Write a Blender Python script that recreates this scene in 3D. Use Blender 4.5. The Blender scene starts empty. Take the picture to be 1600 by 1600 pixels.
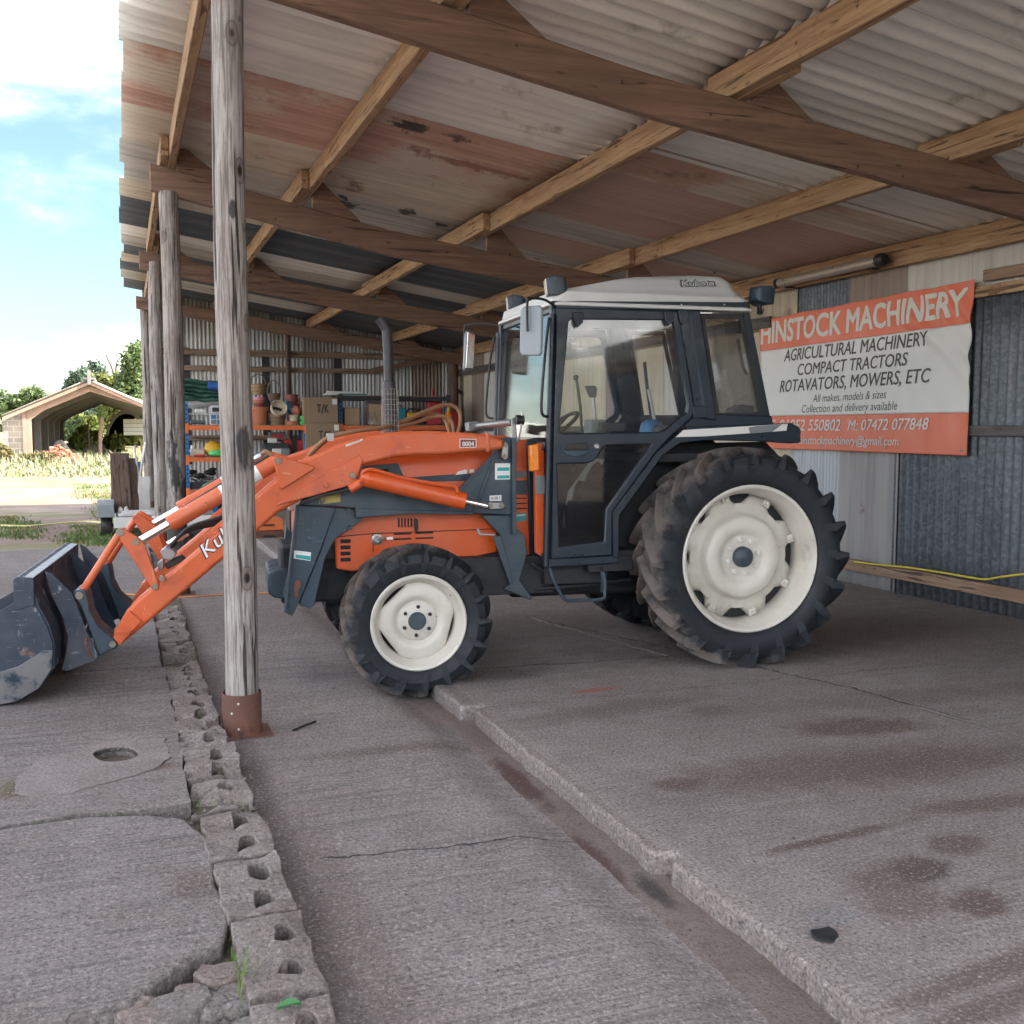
import bpy, bmesh, math, random
import numpy as np
from mathutils import Vector, Matrix, noise as mnoise
from mathutils.geometry import delaunay_2d_cdt
S = bpy.context.scene
COL = S.collection
rad = math.radians
# ---------------------------------------------------------------- camera
YAW, PITCH, FPX, CAMZ = rad(20.8), rad(4.72), 1600.0, 1.5      # photograph is 1600 px wide
cd = bpy.data.cameras.new('camera'); cam = bpy.data.objects.new('camera', cd); COL.objects.link(cam)
cam.location = (0, 0, CAMZ); cam.rotation_euler = (rad(90) - PITCH, 0, -YAW)
cd.sensor_width = 36.0; cd.lens = 36.0 * FPX / 1600.0; cd.clip_start = 0.05; cd.clip_end = 2000
S.camera = cam
# ---------------------------------------------------------------- sun and sky
SUN_EL, SUN_AZ = 38.0, 107.0          # azimuth measured from +Y towards +X
SKY_STRENGTH, SUN_STRENGTH, EXPOSURE = 0.05, 2.8, 2.97
w = bpy.data.worlds.new('World'); S.world = w; w.use_nodes = True
nt = w.node_tree; nd = nt.nodes; lk = nt.links; nd.clear()
wo = nd.new('ShaderNodeOutputWorld'); bg = nd.new('ShaderNodeBackground'); sk = nd.new('ShaderNodeTexSky')
sk.sky_type = 'NISHITA'; sk.sun_disc = False; sk.sun_elevation = rad(SUN_EL); sk.sun_rotation = rad(SUN_AZ)
sk.air_density = 1.0; sk.dust_density = 1.5; sk.ozone_density = 1.0
tc = nd.new('ShaderNodeTexCoord'); mp = nd.new('ShaderNodeMapping'); mp.inputs['Scale'].default_value = (1.0, 1.0, 2.6)
mp.inputs['Location'].default_value = (0.35, 0.1, 0.55)
n1 = nd.new('ShaderNodeTexNoise'); n1.inputs['Scale'].default_value = 3.2; n1.inputs['Detail'].default_value = 7; n1.inputs['Roughness'].default_value = .52
rp = nd.new('ShaderNodeValToRGB'); rp.color_ramp.elements[0].position = .42; rp.color_ramp.elements[1].position = .74
mx = nd.new('ShaderNodeMixRGB'); mx.inputs[2].default_value = (86, 81, 79, 1)
lk.new(tc.outputs['Generated'], mp.inputs['Vector']); lk.new(mp.outputs[0], n1.inputs['Vector']); lk.new(n1.outputs['Fac'], rp.inputs[0])
pw = nd.new('ShaderNodeMath'); pw.operation = 'POWER'; pw.inputs[1].default_value = 2.9; lk.new(rp.outputs[0], pw.inputs[0]); lk.new(pw.outputs[0], mx.inputs[0]); tn = nd.new('ShaderNodeMixRGB'); tn.blend_type = 'MULTIPLY'; tn.inputs[0].default_value = 1; tn.inputs[2].default_value = (.68, .76, .78, 1)
lk.new(sk.outputs[0], tn.inputs[1]); lk.new(tn.outputs[0], mx.inputs[1]); lk.new(mx.outputs[0], bg.inputs['Color'])
bg.inputs['Strength'].default_value = SKY_STRENGTH; lk.new(bg.outputs[0], wo.inputs[0])
sl = bpy.data.lights.new('sun', 'SUN'); so = bpy.data.objects.new('sun', sl); COL.objects.link(so)
sl.energy = SUN_STRENGTH; sl.angle = rad(.5); sl.color = (1, .94, .84)
sd = Vector((math.sin(rad(SUN_AZ)) * math.cos(rad(SUN_EL)), math.cos(rad(SUN_AZ)) * math.cos(rad(SUN_EL)), math.sin(rad(SUN_EL))))
so.rotation_euler = (-sd).to_track_quat('-Z', 'Y').to_euler(); so.location = (20, -20, 30)
S.view_settings.view_transform = 'Standard'; S.view_settings.look = 'None'; S.view_settings.exposure = EXPOSURE; S.view_settings.gamma = 1
S.render.engine = 'CYCLES'; S.cycles.max_bounces = 8; S.cycles.diffuse_bounces = 5; S.cycles.transparent_max_bounces = 16
S.cycles.caustics_reflective = False; S.cycles.caustics_refractive = False
try: S.cycles.use_denoising = True
except Exception: pass
# ---------------------------------------------------------------- photograph pixel -> place (surveying only)
_R = Vector((math.cos(YAW), -math.sin(YAW), 0)); _F = Vector((math.sin(YAW) * math.cos(PITCH), math.cos(YAW) * math.cos(PITCH), -math.sin(PITCH)))
_U = _R.cross(_F); _C = Vector((0, 0, CAMZ))
def hit(u, v, n, k):
    d = _F + _R * ((u - 800) / FPX) - _U * ((v - 800) / FPX); n = Vector(n)
    return _C + d * ((k - n.dot(_C)) / n.dot(d))
def onZ(u, v, z=0): return hit(u, v, (0, 0, 1), z)
def onX(u, v, x): return hit(u, v, (1, 0, 0), x)
def onY(u, v, y): return hit(u, v, (0, 1, 0), y)
# ---------------------------------------------------------------- mesh helpers
def catmull(p, k=6, closed=False):
    p = [Vector(q) for q in p]; out = []; n = len(p)
    for i in range(n if closed else n - 1):
        if closed: a, b, c, d = p[i - 1], p[i], p[(i + 1) % n], p[(i + 2) % n]
        else: a, b, c, d = p[max(i - 1, 0)], p[i], p[i + 1], p[min(i + 2, n - 1)]
        for j in range(k):
            t = j / k
            out.append(.5 * ((2 * b) + (c - a) * t + (2 * a - 5 * b + 4 * c - d) * t * t + (3 * b - a - 3 * c + d) * t ** 3))
    if not closed: out.append(p[-1])
    return out
def finish(me, smooth):
    if smooth:
        for p in me.polygons: p.use_smooth = True
        me.set_sharp_from_angle(angle=rad(smooth))
def link(name, me, mat, parent=None, origin=None):
    o = bpy.data.objects.new(name, me); COL.objects.link(o)
    if mat: me.materials.append(mat)
    if parent: o.parent = parent
    if origin is not None: o.location = origin
    return o
class MB:
    def __init__(s): s.bm = bmesh.new()
    def V(s, *c): return s.bm.verts.new(c)
    def face(s, vs):
        try: return s.bm.faces.new(vs)
        except ValueError: return None
    def box(s, x0, x1, y0, y1, z0, z1, rot=None):
        m = Matrix.Diagonal((abs(x1 - x0), abs(y1 - y0), abs(z1 - z0), 1)); c = Vector(((x0 + x1) / 2, (y0 + y1) / 2, (z0 + z1) / 2))
        t = Matrix.Translation(c) @ (rot.to_4x4() if rot else Matrix()) @ m
        bmesh.ops.create_cube(s.bm, size=1, matrix=t); return s
    def prism(s, pts, axis, a, b, holes=()):
        loops = [list(pts)] + [list(h) for h in holes]; flat = [q for l in loops for q in l]
        def mk(q, t): return (q[0], t, q[1]) if axis == 'y' else (t, q[0], q[1]) if axis == 'x' else (q[0], q[1], t)
        A = [s.V(*mk(q, a)) for q in flat]; B = [s.V(*mk(q, b)) for q in flat]
        if holes:
            ed = []; k0 = 0
            for l in loops: ed += [(k0 + i, k0 + (i + 1) % len(l)) for i in range(len(l))]; k0 += len(l)
            _v, _e, tris, ov, _oe, _of = delaunay_2d_cdt([Vector(q) for q in flat], ed, [], 0, 1e-6)
            def inside(x, y, l):
                c = False
                for i in range(len(l)):
                    (x0, y0), (x1, y1) = l[i - 1][:2], l[i][:2]
                    if (y0 > y) != (y1 > y) and x < (x1 - x0) * (y - y0) / (y1 - y0) + x0: c = not c
                return c
            for t in tris:
                ids = [ov[i][0] for i in t if ov[i]]; mx_ = sum(flat[i][0] for i in ids) / 3; my_ = sum(flat[i][1] for i in ids) / 3
                if len(ids) == 3 and inside(mx_, my_, loops[0]) and not any(inside(mx_, my_, l) for l in loops[1:]): s.face([A[i] for i in ids]); s.face([B[i] for i in reversed(ids)])
        else: s.face(A); s.face(B[::-1])
        k = 0
        for l in loops:
            n = len(l)
            for i in range(n): j = (i + 1) % n; s.face([A[k + i], B[k + i], B[k + j], A[k + j]])
            k += n
        return s
    def ring(s, c, ax, r, n, ph=0):
        ax = Vector(ax).normalized(); e = ax.orthogonal().normalized(); f = ax.cross(e)
        return [s.V(*(Vector(c) + e * (r * math.cos(ph + 2 * math.pi * i / n)) + f * (r * math.sin(ph + 2 * math.pi * i / n)))) for i in range(n)]
    def cyl(s, p, q, r, r2=None, n=16, cap=True):
        p, q = Vector(p), Vector(q); A = s.ring(p, q - p, r, n); B = s.ring(q, q - p, r if r2 is None else r2, n)
        for i in range(n): s.face([A[i], A[(i + 1) % n], B[(i + 1) % n], B[i]])
        if cap: s.face(A[::-1]); s.face(B)
        return s
    def tube(s, path, r, n=8, k=6, smooth=True, cap=True):
        P = catmull(path, k) if smooth and len(path) > 2 else [Vector(q) for q in path]
        rs = r if isinstance(r, (list, tuple)) else None
        t0 = (P[1] - P[0]).normalized(); e = t0.orthogonal().normalized(); prev = None; first = None
        for i, c in enumerate(P):
            t = (P[min(i + 1, len(P) - 1)] - P[max(i - 1, 0)]).normalized()
            e = (e - t * e.dot(t)).normalized(); f = t.cross(e)
            rr = r if rs is None else rs[0] + (rs[1] - rs[0]) * i / (len(P) - 1)
            R = [s.V(*(c + e * (rr * math.cos(2 * math.pi * j / n)) + f * (rr * math.sin(2 * math.pi * j / n)))) for j in range(n)]
            if prev:
                for j in range(n): s.face([prev[j], prev[(j + 1) % n], R[(j + 1) % n], R[j]])
            else: first = R
            prev = R
        if cap: s.face(first[::-1]); s.face(prev)
        return s
    def lathe(s, prof, c=(0, 0, 0), ax=(0, 0, 1), n=32, rfn=None):
        c = Vector(c); ax = Vector(ax).normalized(); e = ax.orthogonal().normalized(); f = ax.cross(e); prev = None
        for (r, h) in prof:
            if r < 1e-5: R = [s.V(*(c + ax * h))]
            else:
                R = []
                for i in range(n):
                    a = 2 * math.pi * i / n; rr = rfn(r, h, a) if rfn else r
                    R.append(s.V(*(c + ax * h + e * (rr * math.cos(a)) + f * (rr * math.sin(a)))))
            if prev:
                if len(prev) == 1 and len(R) > 1:
                    for i in range(n): s.face([prev[0], R[i], R[(i + 1) % n]])
                elif len(R) == 1 and len(prev) > 1:
                    for i in range(n): s.face([prev[i], prev[(i + 1) % n], R[0]])
                elif len(R) > 1:
                    for i in range(n): s.face([prev[i], prev[(i + 1) % n], R[(i + 1) % n], R[i]])
            prev = R
        return s
    def ball(s, c, r, sc=(1, 1, 1), n=12):
        bmesh.ops.create_uvsphere(s.bm, u_segments=n, v_segments=max(6, n // 2), radius=r, matrix=Matrix.Translation(c) @ Matrix.Diagonal((*sc, 1))); return s
    def loft(s, rings, cap=True):
        prev = None; first = None
        for rg in rings:
            R = [s.V(*q) for q in rg]; n = len(R)
            if prev:
                for i in range(n): s.face([prev[i], prev[(i + 1) % n], R[(i + 1) % n], R[i]])
            else: first = R
            prev = R
        if cap: s.face(first[::-1]); s.face(prev)
        return s
    def grid(s, fn, nu, nv):
        P = [[s.V(*fn(i / nu, j / nv)) for j in range(nv + 1)] for i in range(nu + 1)]
        for i in range(nu):
            for j in range(nv): s.face([P[i][j], P[i + 1][j], P[i + 1][j + 1], P[i][j + 1]])
        return s
    def jitter(s, amp, sc=8, seed=0):
        for v in s.bm.verts:
            d = mnoise.noise_vector(v.co * sc + Vector((seed, seed * 1.7, 3))); v.co += d * amp
        return s
    def subdiv(s, n):
        bmesh.ops.subdivide_edges(s.bm, edges=s.bm.edges[:], cuts=n, use_grid_fill=True); return s
    def build(s, name, mat, parent=None, bevel=0, smooth=38, origin=None, seg=2, mods=()):
        bmesh.ops.recalc_face_normals(s.bm, faces=s.bm.faces[:])
        if origin is not None: bmesh.ops.translate(s.bm, verts=s.bm.verts[:], vec=-Vector(origin))
        me = bpy.data.meshes.new(name); s.bm.to_mesh(me); s.bm.free(); finish(me, smooth)
        o = link(name, me, mat, parent, origin)
        if bevel:
            m = o.modifiers.new('bevel', 'BEVEL'); m.width = bevel; m.segments = seg; m.limit_method = 'ANGLE'; m.angle_limit = rad(38); m.harden_normals = False
        return o
def raw(name, V, Fc, mat, parent=None, smooth=0, origin=None):
    if origin is not None: V = [(v[0] - origin[0], v[1] - origin[1], v[2] - origin[2]) for v in V]
    me = bpy.data.meshes.new(name); me.from_pydata([tuple(v) for v in V], [], Fc); me.update(); finish(me, smooth)
    return link(name, me, mat, parent, origin)
def tag(o, label=None, cat=None, group=None, kind=None):
    if label: o['label'] = label
    if cat: o['category'] = cat
    if group: o['group'] = group
    if kind: o['kind'] = kind
    return o
def thing(name, label, cat, loc=(0, 0, 0), rotz=0, group=None):
    o = bpy.data.objects.new(name, None); COL.objects.link(o); o.location = loc; o.rotation_euler = (0, 0, rotz); o.empty_display_size = .1
    return tag(o, label, cat, group)
def copy_tree(o, parent=None):
    c = o.copy(); COL.objects.link(c)
    if parent: c.parent = parent
    for ch in [k for k in o.children]: copy_tree(ch, c)
    return c
def corr(name, mat, p0, L, W, pitch, amp, parent=None, ph=0, nl=1, th=.004, wob=0, seed=0):
    """corrugated sheet: p0 corner, L along the ribs, W across them"""
    p0, L, W = Vector(p0), Vector(L), Vector(W); N = L.cross(W).normalized(); wl = W.length; n = max(4, int(wl / pitch * 8)); V = []; Fc = []
    for j in range(nl + 1):
        for i in range(n + 1):
            t = wl * i / n; z = amp * math.cos(2 * math.pi * (t / pitch + ph))
            if wob: z += wob * mnoise.noise(Vector((t * 1.3 + seed * 7.1, j / nl * L.length * .9, seed)))
            V.append(p0 + L * (j / nl) + W * (i / n) + N * z)
    for j in range(nl):
        for i in range(n):
            a = j * (n + 1) + i; Fc.append((a, a + 1, a + n + 2, a + n + 1))
    o = raw(name, V, Fc, mat, parent, smooth=180)
    m = o.modifiers.new('thick', 'SOLIDIFY'); m.thickness = th; m.offset = 0
    return o
def textmesh(body, bold=0.0, shear=0.0, space=1.0, extrude=0.0):
    cu = bpy.data.curves.new('lettering', 'FONT'); cu.body = body; cu.size = 1; cu.offset = bold; cu.shear = shear; cu.space_character = space
    cu.resolution_u = 3; cu.extrude = extrude
    o = bpy.data.objects.new('lettering', cu); COL.objects.link(o); bpy.context.view_layer.update()
    me = bpy.data.meshes.new_from_object(o.evaluated_get(bpy.context.evaluated_depsgraph_get()))
    bpy.data.objects.remove(o); bpy.data.curves.remove(cu); me.name = 'lettering'
    return me
def place_text(body, A, B, up, h, mat, parent, name='lettering', bold=0, shear=0, fn=None, space=1.0, out=None):
    """lettering from A to B (baseline ends), cap height h along up"""
    me = textmesh(body, 0, shear, space); A, B, up = Vector(A), Vector(B), Vector(up).normalized()
    if fn:                                                     # fine enough to follow creased cloth
        bm = bmesh.new(); bm.from_mesh(me); bmesh.ops.triangulate(bm, faces=bm.faces[:])
        for _ in range(4):
            ee = [e for e in bm.edges if e.calc_length() > .13]
            if not ee: break
            bmesh.ops.subdivide_edges(bm, edges=ee, cuts=1); bmesh.ops.triangulate(bm, faces=[f for f in bm.faces if len(f.verts) > 3])
        bm.to_mesh(me); bm.free()
    P = [v.co.copy() for v in me.vertices]; F_ = [tuple(p.vertices) for p in me.polygons]; bpy.data.meshes.remove(me)
    x0, x1 = min(q.x for q in P), max(q.x for q in P); cap = .69; d = (B - A); out = Vector(out) if out else Vector((0, -1, 0)); V = []; Fc = []
    # heavier strokes: the same letters laid again, shifted a stroke's edge and 0.2 mm apart
    sh = [(0, 0)] if bold <= 0 else [(0, 0), (bold, 0), (-bold, 0), (0, bold * .7), (0, -bold * .7), (bold * .7, bold * .5), (-bold * .7, -bold * .5), (bold * .7, -bold * .5), (-bold * .7, bold * .5)]
    for k, (sx, sy) in enumerate(sh):
        b = len(V)
        for c in P:
            q = A + d * ((c.x + sx - x0) / (x1 - x0)) + up * ((c.y + sy) / cap * h); V.append((fn(q) if fn else q) + out * (.0002 * k))
        Fc += [tuple(i + b for i in f) for f in F_]
    return raw(name, V, Fc, mat, parent)
# ---------------------------------------------------------------- materials
class NT:
    def __init__(s, name):
        s.m = bpy.data.materials.new(name); s.m.use_nodes = True; s.t = s.m.node_tree; s.n = s.t.nodes; s.l = s.t.links
        s.b = s.n['Principled BSDF']; s.o = s.n['Material Output']; s.tc = s.n.new('ShaderNodeTexCoord')
    def co(s, scale=(1, 1, 1), kind='Object', loc=(0, 0, 0), rot=(0, 0, 0)):
        m = s.n.new('ShaderNodeMapping'); m.inputs['Scale'].default_value = scale; m.inputs['Location'].default_value = loc; m.inputs['Rotation'].default_value = rot
        if kind == 'World':
            g = s.n.new('ShaderNodeNewGeometry'); s.l.new(g.outputs['Position'], m.inputs[0])
        else: s.l.new(s.tc.outputs[kind], m.inputs[0])
        return m.outputs[0]
    def noise(s, vec, scale=5, detail=5, rough=.55, dist=0):
        n = s.n.new('ShaderNodeTexNoise'); n.inputs['Scale'].default_value = scale; n.inputs['Detail'].default_value = detail
        n.inputs['Roughness'].default_value = rough; n.inputs['Distortion'].default_value = dist; s.l.new(vec, n.inputs['Vector']); return n.outputs['Fac']
    def vor(s, vec, scale=5, feature='F1', out='Distance'):
        n = s.n.new('ShaderNodeTexVoronoi'); n.feature = feature; n.inputs['Scale'].default_value = scale; s.l.new(vec, n.inputs['Vector']); return n.outputs[out]
    def ramp(s, fac, lo, hi):
        n = s.n.new('ShaderNodeMapRange'); n.interpolation_type = 'SMOOTHSTEP'; n.inputs[1].default_value = lo; n.inputs[2].default_value = hi
        n.inputs[3].default_value = 0; n.inputs[4].default_value = 1; s.l.new(fac, n.inputs[0]); return n.outputs[0]
    def lin(s, fac, lo, hi, a, b):
        n = s.n.new('ShaderNodeMapRange'); 
        for i, q in enumerate((lo, hi, a, b)): n.inputs[i + 1].default_value = q
        s.l.new(fac, n.inputs[0]); return n.outputs[0]
    def math(s, op, a, b=None, c=None):
        n = s.n.new('ShaderNodeMath'); n.operation = op
        for i, q in enumerate((a, b, c)):
            if q is None: continue
            if isinstance(q, (int, float)): n.inputs[i].default_value = q
            else: s.l.new(q, n.inputs[i])
        return n.outputs[0]
    def mix(s, fac, a, b, mode='MIX'):
        n = s.n.new('ShaderNodeMixRGB'); n.blend_type = mode
        for i, q in enumerate((fac, a, b)):
            if isinstance(q, (int, float)): n.inputs[i].default_value = q
            elif isinstance(q, tuple): n.inputs[i].default_value = (*q, 1)
            else: s.l.new(q, n.inputs[i])
        return n.outputs[0]
    def bump(s, h, strength=.3, dist=.01, prev=None):
        n = s.n.new('ShaderNodeBump'); n.inputs['Strength'].default_value = strength; n.inputs['Distance'].default_value = dist
        s.l.new(h, n.inputs['Height'])
        if prev is not None: s.l.new(prev, n.inputs['Normal'])
        return n.outputs[0]
    def xyz(s, vec):
        n = s.n.new('ShaderNodeSeparateXYZ'); s.l.new(vec, n.inputs[0]); return n.outputs
    def done(s, col=None, rough=.6, metal=0, normal=None, coat=0, spec=None):
        for k, q in (('Base Color', col), ('Roughness', rough), ('Metallic', metal), ('Coat Weight', coat), ('Normal', normal), ('Specular IOR Level', spec)):
            if q is None: continue
            if isinstance(q, (int, float)): s.b.inputs[k].default_value = q
            elif isinstance(q, tuple): s.b.inputs[k].default_value = (*q, 1)
            else: s.l.new(q, s.b.inputs[k])
        return s.m
def mul(c, k): return tuple(min(1, x * k) for x in c)
def paint(name, c, rough=.45, var=.25, scale=6, spots=(), bump=.05, bscale=90, metal=0, coat=0, dust=0.0, dustc=(.30, .25, .21), scr=None):
    """painted or plain solid with tone drift, fine grain, optional spots ((colour, scale, lo, hi), ...) and dust"""
    s = NT(name); v = s.co(); col = s.mix(s.noise(v, scale, 4), mul(c, 1 - var), mul(c, 1 + var))
    for (sc_c, sc, lo, hi) in spots: col = s.mix(s.ramp(s.noise(v, sc, 7, .65), lo, hi), col, sc_c)
    if dust: col = s.mix(s.math('MULTIPLY', s.ramp(s.noise(v, 3.5, 7, .65), .38, .75), dust), col, dustc)
    if scr:
        k = None
        for (st, rt) in (((1.2, 9, 13), .5), ((11, 9, 1.6), -.3), ((2, 8, 9), 1.1)):
            q = s.ramp(s.noise(s.co(st, rot=(0, rt, 0)), 5, 4, .6), .665, .69); k = q if k is None else s.math('MAXIMUM', k, q)
        col = s.mix(s.math('MULTIPLY', k, scr[1]), col, scr[0])
    nb = s.bump(s.noise(v, bscale, 3), bump, .004) if bump else None
    r = s.lin(s.noise(v, scale * 2.3, 5), .3, .7, max(.05, rough - .1), min(1, rough + .14))
    return s.done(col, r, metal, nb, coat)
def timber(name, c1, c2, axis='y', dark=(.03, .022, .018), grain=38, knots=True, rough=.85, crack=.58, patch=None, grey=0):
    s = NT(name); L = {'x': (.05, 1, 1), 'y': (1, .05, 1), 'z': (1, 1, .05)}[axis]; oi = s.n.new('ShaderNodeObjectInfo')
    base = s.co(); add = s.n.new('ShaderNodeVectorMath'); add.operation = 'ADD'; s.l.new(base, add.inputs[0])
    sc = s.n.new('ShaderNodeVectorMath'); sc.operation = 'SCALE'; sc.inputs[0].default_value = (13, 7, 5); s.l.new(oi.outputs['Random'], sc.inputs['Scale']); s.l.new(sc.outputs[0], add.inputs[1])
    m = s.n.new('ShaderNodeMapping'); m.inputs['Scale'].default_value = L; s.l.new(add.outputs[0], m.inputs[0]); g = m.outputs[0]
    gr = s.noise(g, grain, 8, .62, .45); big = s.noise(add.outputs[0], 1.6, 4, .6)
    col = s.mix(s.ramp(gr, .3, .72), c1, c2); col = s.mix(s.math('MULTIPLY', s.ramp(big, .42, .66), .55), col, mul(c1, .62))
    fine = s.noise(g, grain * 3.2, 4, .6); col = s.mix(s.math('MULTIPLY', s.ramp(fine, .5, .68), .35), col, mul(c1, .45))
    cr = s.ramp(s.noise(g, grain * 1.15, 3, .5, .6), crack, crack + .07); col = s.mix(s.math('MULTIPLY', cr, .8), col, dark)
    if knots:
        k = s.ramp(s.vor(add.outputs[0], 2.6), .055, .02); col = s.mix(k, col, mul(dark, 1.4))
        k2 = s.ramp(s.vor(add.outputs[0], 6.3), .10, .03); col = s.mix(s.math('MULTIPLY', k2, .75), col, dark); k3 = s.ramp(s.vor(s.co(tuple(.35 if q < 1 else 1 for q in L)), 9.0), .13, .04); col = s.mix(s.math('MULTIPLY', k3, .6), col, dark)
    if patch: col = s.mix(s.ramp(s.noise(add.outputs[0], patch[1], 6, .65), patch[2], patch[2] + .1), col, patch[0])
    h = s.math('SUBTRACT', gr, s.math('MULTIPLY', cr, .9))
    return s.done(col, rough, 0, s.bump(h, .55, .012))
M = {}
def pole_mat(name, blots=(), soot=0):
    """old weathered pole: silver grey over brown, long drying cracks, knots, dark scars"""
    s = NT(name); v = s.co(); g = s.co((1, 1, .045)); oi = s.n.new('ShaderNodeObjectInfo')
    big = s.noise(v, 2.2, 5, .65); gr = s.noise(g, 55, 8, .68, .5); gr2 = s.noise(g, 130, 5, .65)
    col = s.mix(s.ramp(big, .35, .68), (.39, .365, .34), (.29, .25, .22)); col = s.mix(s.math('MULTIPLY', s.ramp(gr, .42, .62), .75), col, (.105, .088, .078))
    col = s.mix(s.math('MULTIPLY', s.ramp(gr2, .56, .68), .6), col, (.045, .038, .035)); col = s.mix(s.math('MULTIPLY', s.ramp(gr2, .42, .30), .5), col, (.46, .43, .39))
    cr = s.ramp(s.noise(s.co((1, 1, .03)), 30, 3, .5, .4), .615, .64); col = s.mix(s.math('MULTIPLY', cr, .9), col, (.022, .018, .017))
    kv = s.co((1, 1, .55)); kd = s.vor(kv, 5.2); col = s.mix(s.math('MULTIPLY', s.ramp(kd, .26, .12), .55), col, (.14, .105, .085)); col = s.mix(s.ramp(kd, .10, .05), col, (.03, .024, .022)); col = s.mix(s.math('MULTIPLY', s.ramp(s.math('ABSOLUTE', s.math('SUBTRACT', kd, .17)), .02, .005), .5), col, (.06, .048, .042))
    col = s.mix(s.math('MULTIPLY', s.ramp(s.noise(v, 3.4, 7, .7), .60, .70), .7), col, (.07, .062, .058)); p = s.xyz(v); wob = s.math('MULTIPLY', s.math('SUBTRACT', s.noise(s.co((1, 1, .3)), 24, 6, .7), .5), 1.6)
    for (bx, bz, rx, rz) in blots:
        a = s.math('DIVIDE', s.math('SUBTRACT', p[0], bx), rx); b = s.math('DIVIDE', s.math('SUBTRACT', p[2], bz), rz)
        d = s.math('ADD', s.math('SQRT', s.math('ADD', s.math('MULTIPLY', a, a), s.math('MULTIPLY', b, b))), wob); col = s.mix(s.math('MULTIPLY', s.ramp(d, 1.1, .7), .85), col, (.035, .032, .033))
    if soot: col = s.mix(s.math('MULTIPLY', s.ramp(s.math('SUBTRACT', s.noise(s.co((1, 1, .35)), 7, 7, .7), s.math('MULTIPLY', p[2], .13)), .27, .38), .88), col, (.03, .028, .028))
    h = s.math('SUBTRACT', s.math('SUBTRACT', s.math('MULTIPLY', gr, -.6), s.math('MULTIPLY', cr, 1.2)), s.math('MULTIPLY', s.ramp(kd, .12, .05), .6))
    return s.done(col, .9, 0, s.bump(h, .9, .014), spec=.25)
def concrete(name, c, ridge_rot, stains=(), cracks=(), ridge=.8, patchy=.5, grit=.8):
    """tamped concrete: ridges, exposed grit, brown stains of a shape of their own, cracks"""
    s = NT(name); v = s.co(kind='World'); r = s.co((1.1, 17, 1), 'World', rot=(0, 0, ridge_rot)); r2 = s.co((2.6, 55, 1), 'World', rot=(0, 0, ridge_rot))
    rid = s.noise(r, 1.3, 5, .62, .4); rid2 = s.noise(r2, 1.5, 4, .6, .3); big = s.noise(v, .8, 6, .62); med = s.noise(v, 5, 7, .65); fin = s.noise(v, 75, 3, .7)
    peb = s.vor(v, 75); rmask = s.lin(s.noise(v, 1.3, 4, .6), .35, .65, .25, 1.15)
    col = s.mix(s.ramp(big, .3, .7), mul(c, .84), mul(c, 1.12)); col = s.mix(s.math('MULTIPLY', s.ramp(med, .35, .7), patchy), col, mul((c[0] * 1.02, c[1] * .93, c[2] * .88), .70))
    p = s.xyz(v); wob = s.noise(v, 8, 9, .78)
    for (cx, cy, rx, ry, ang, cc, amt, soft) in stains:
        ca, sa = math.cos(ang), math.sin(ang)
        dx = s.math('SUBTRACT', p[0], cx); dy = s.math('SUBTRACT', p[1], cy)
        a = s.math('DIVIDE', s.math('ADD', s.math('MULTIPLY', dx, ca), s.math('MULTIPLY', dy, sa)), rx)
        b = s.math('DIVIDE', s.math('SUBTRACT', s.math('MULTIPLY', dy, ca), s.math('MULTIPLY', dx, sa)), ry)
        d = s.math('SQRT', s.math('ADD', s.math('MULTIPLY', a, a), s.math('MULTIPLY', b, b)))
        d = s.math('ADD', d, s.math('MULTIPLY', s.math('SUBTRACT', wob, .5), 2.0))
        col = s.mix(s.math('MULTIPLY', s.ramp(d, 1.0 + soft, 1.0 - soft), min(1, amt * 1.3)), col, cc)
    col = s.mix(s.math('MULTIPLY', s.math('MULTIPLY', s.ramp(rid, .49, .64), .75 * ridge), rmask), col, mul(c, .50))
    col = s.mix(s.math('MULTIPLY', s.math('MULTIPLY', s.ramp(rid2, .50, .62), .65 * ridge), rmask), col, mul(c, .46))
    col = s.mix(s.math('MULTIPLY', s.ramp(fin, .51, .66), .8 * grit), col, mul(c, .34)); col = s.mix(s.math('MULTIPLY', s.ramp(fin, .46, .28), .7 * grit), col, mul(c, 1.8))
    fin2 = s.noise(v, 38, 4, .75); col = s.mix(s.math('MULTIPLY', s.ramp(fin2, .54, .70), .55 * grit), col, mul(c, .45)); col = s.mix(s.math('MULTIPLY', s.ramp(fin2, .44, .30), .45 * grit), col, mul(c, 1.5))
    col = s.mix(s.math('MULTIPLY', s.ramp(peb, .20, .06), .36 * grit), col, mul(c, 1.75))
    crk = None; wv = s.math('MULTIPLY', s.math('SUBTRACT', s.noise(v, 3.5, 8, .7), .5), .16)
    for (x0, y0, x1, y1, wd, cc) in cracks:
        L = math.hypot(x1 - x0, y1 - y0); ca, sa = (x1 - x0) / L, (y1 - y0) / L
        dx = s.math('SUBTRACT', p[0], (x0 + x1) / 2); dy = s.math('SUBTRACT', p[1], (y0 + y1) / 2)
        a = s.math('ABSOLUTE', s.math('ADD', s.math('MULTIPLY', dx, ca), s.math('MULTIPLY', dy, sa)))
        b = s.math('ABSOLUTE', s.math('ADD', s.math('SUBTRACT', s.math('MULTIPLY', dy, ca), s.math('MULTIPLY', dx, sa)), wv))
        b = s.math('ADD', b, s.math('MULTIPLY', s.math('GREATER_THAN', a, L / 2), 9))
        k = s.ramp(b, wd, wd * .35); col = s.mix(k, col, cc); crk = k if crk is None else s.math('MAXIMUM', crk, k)
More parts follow.
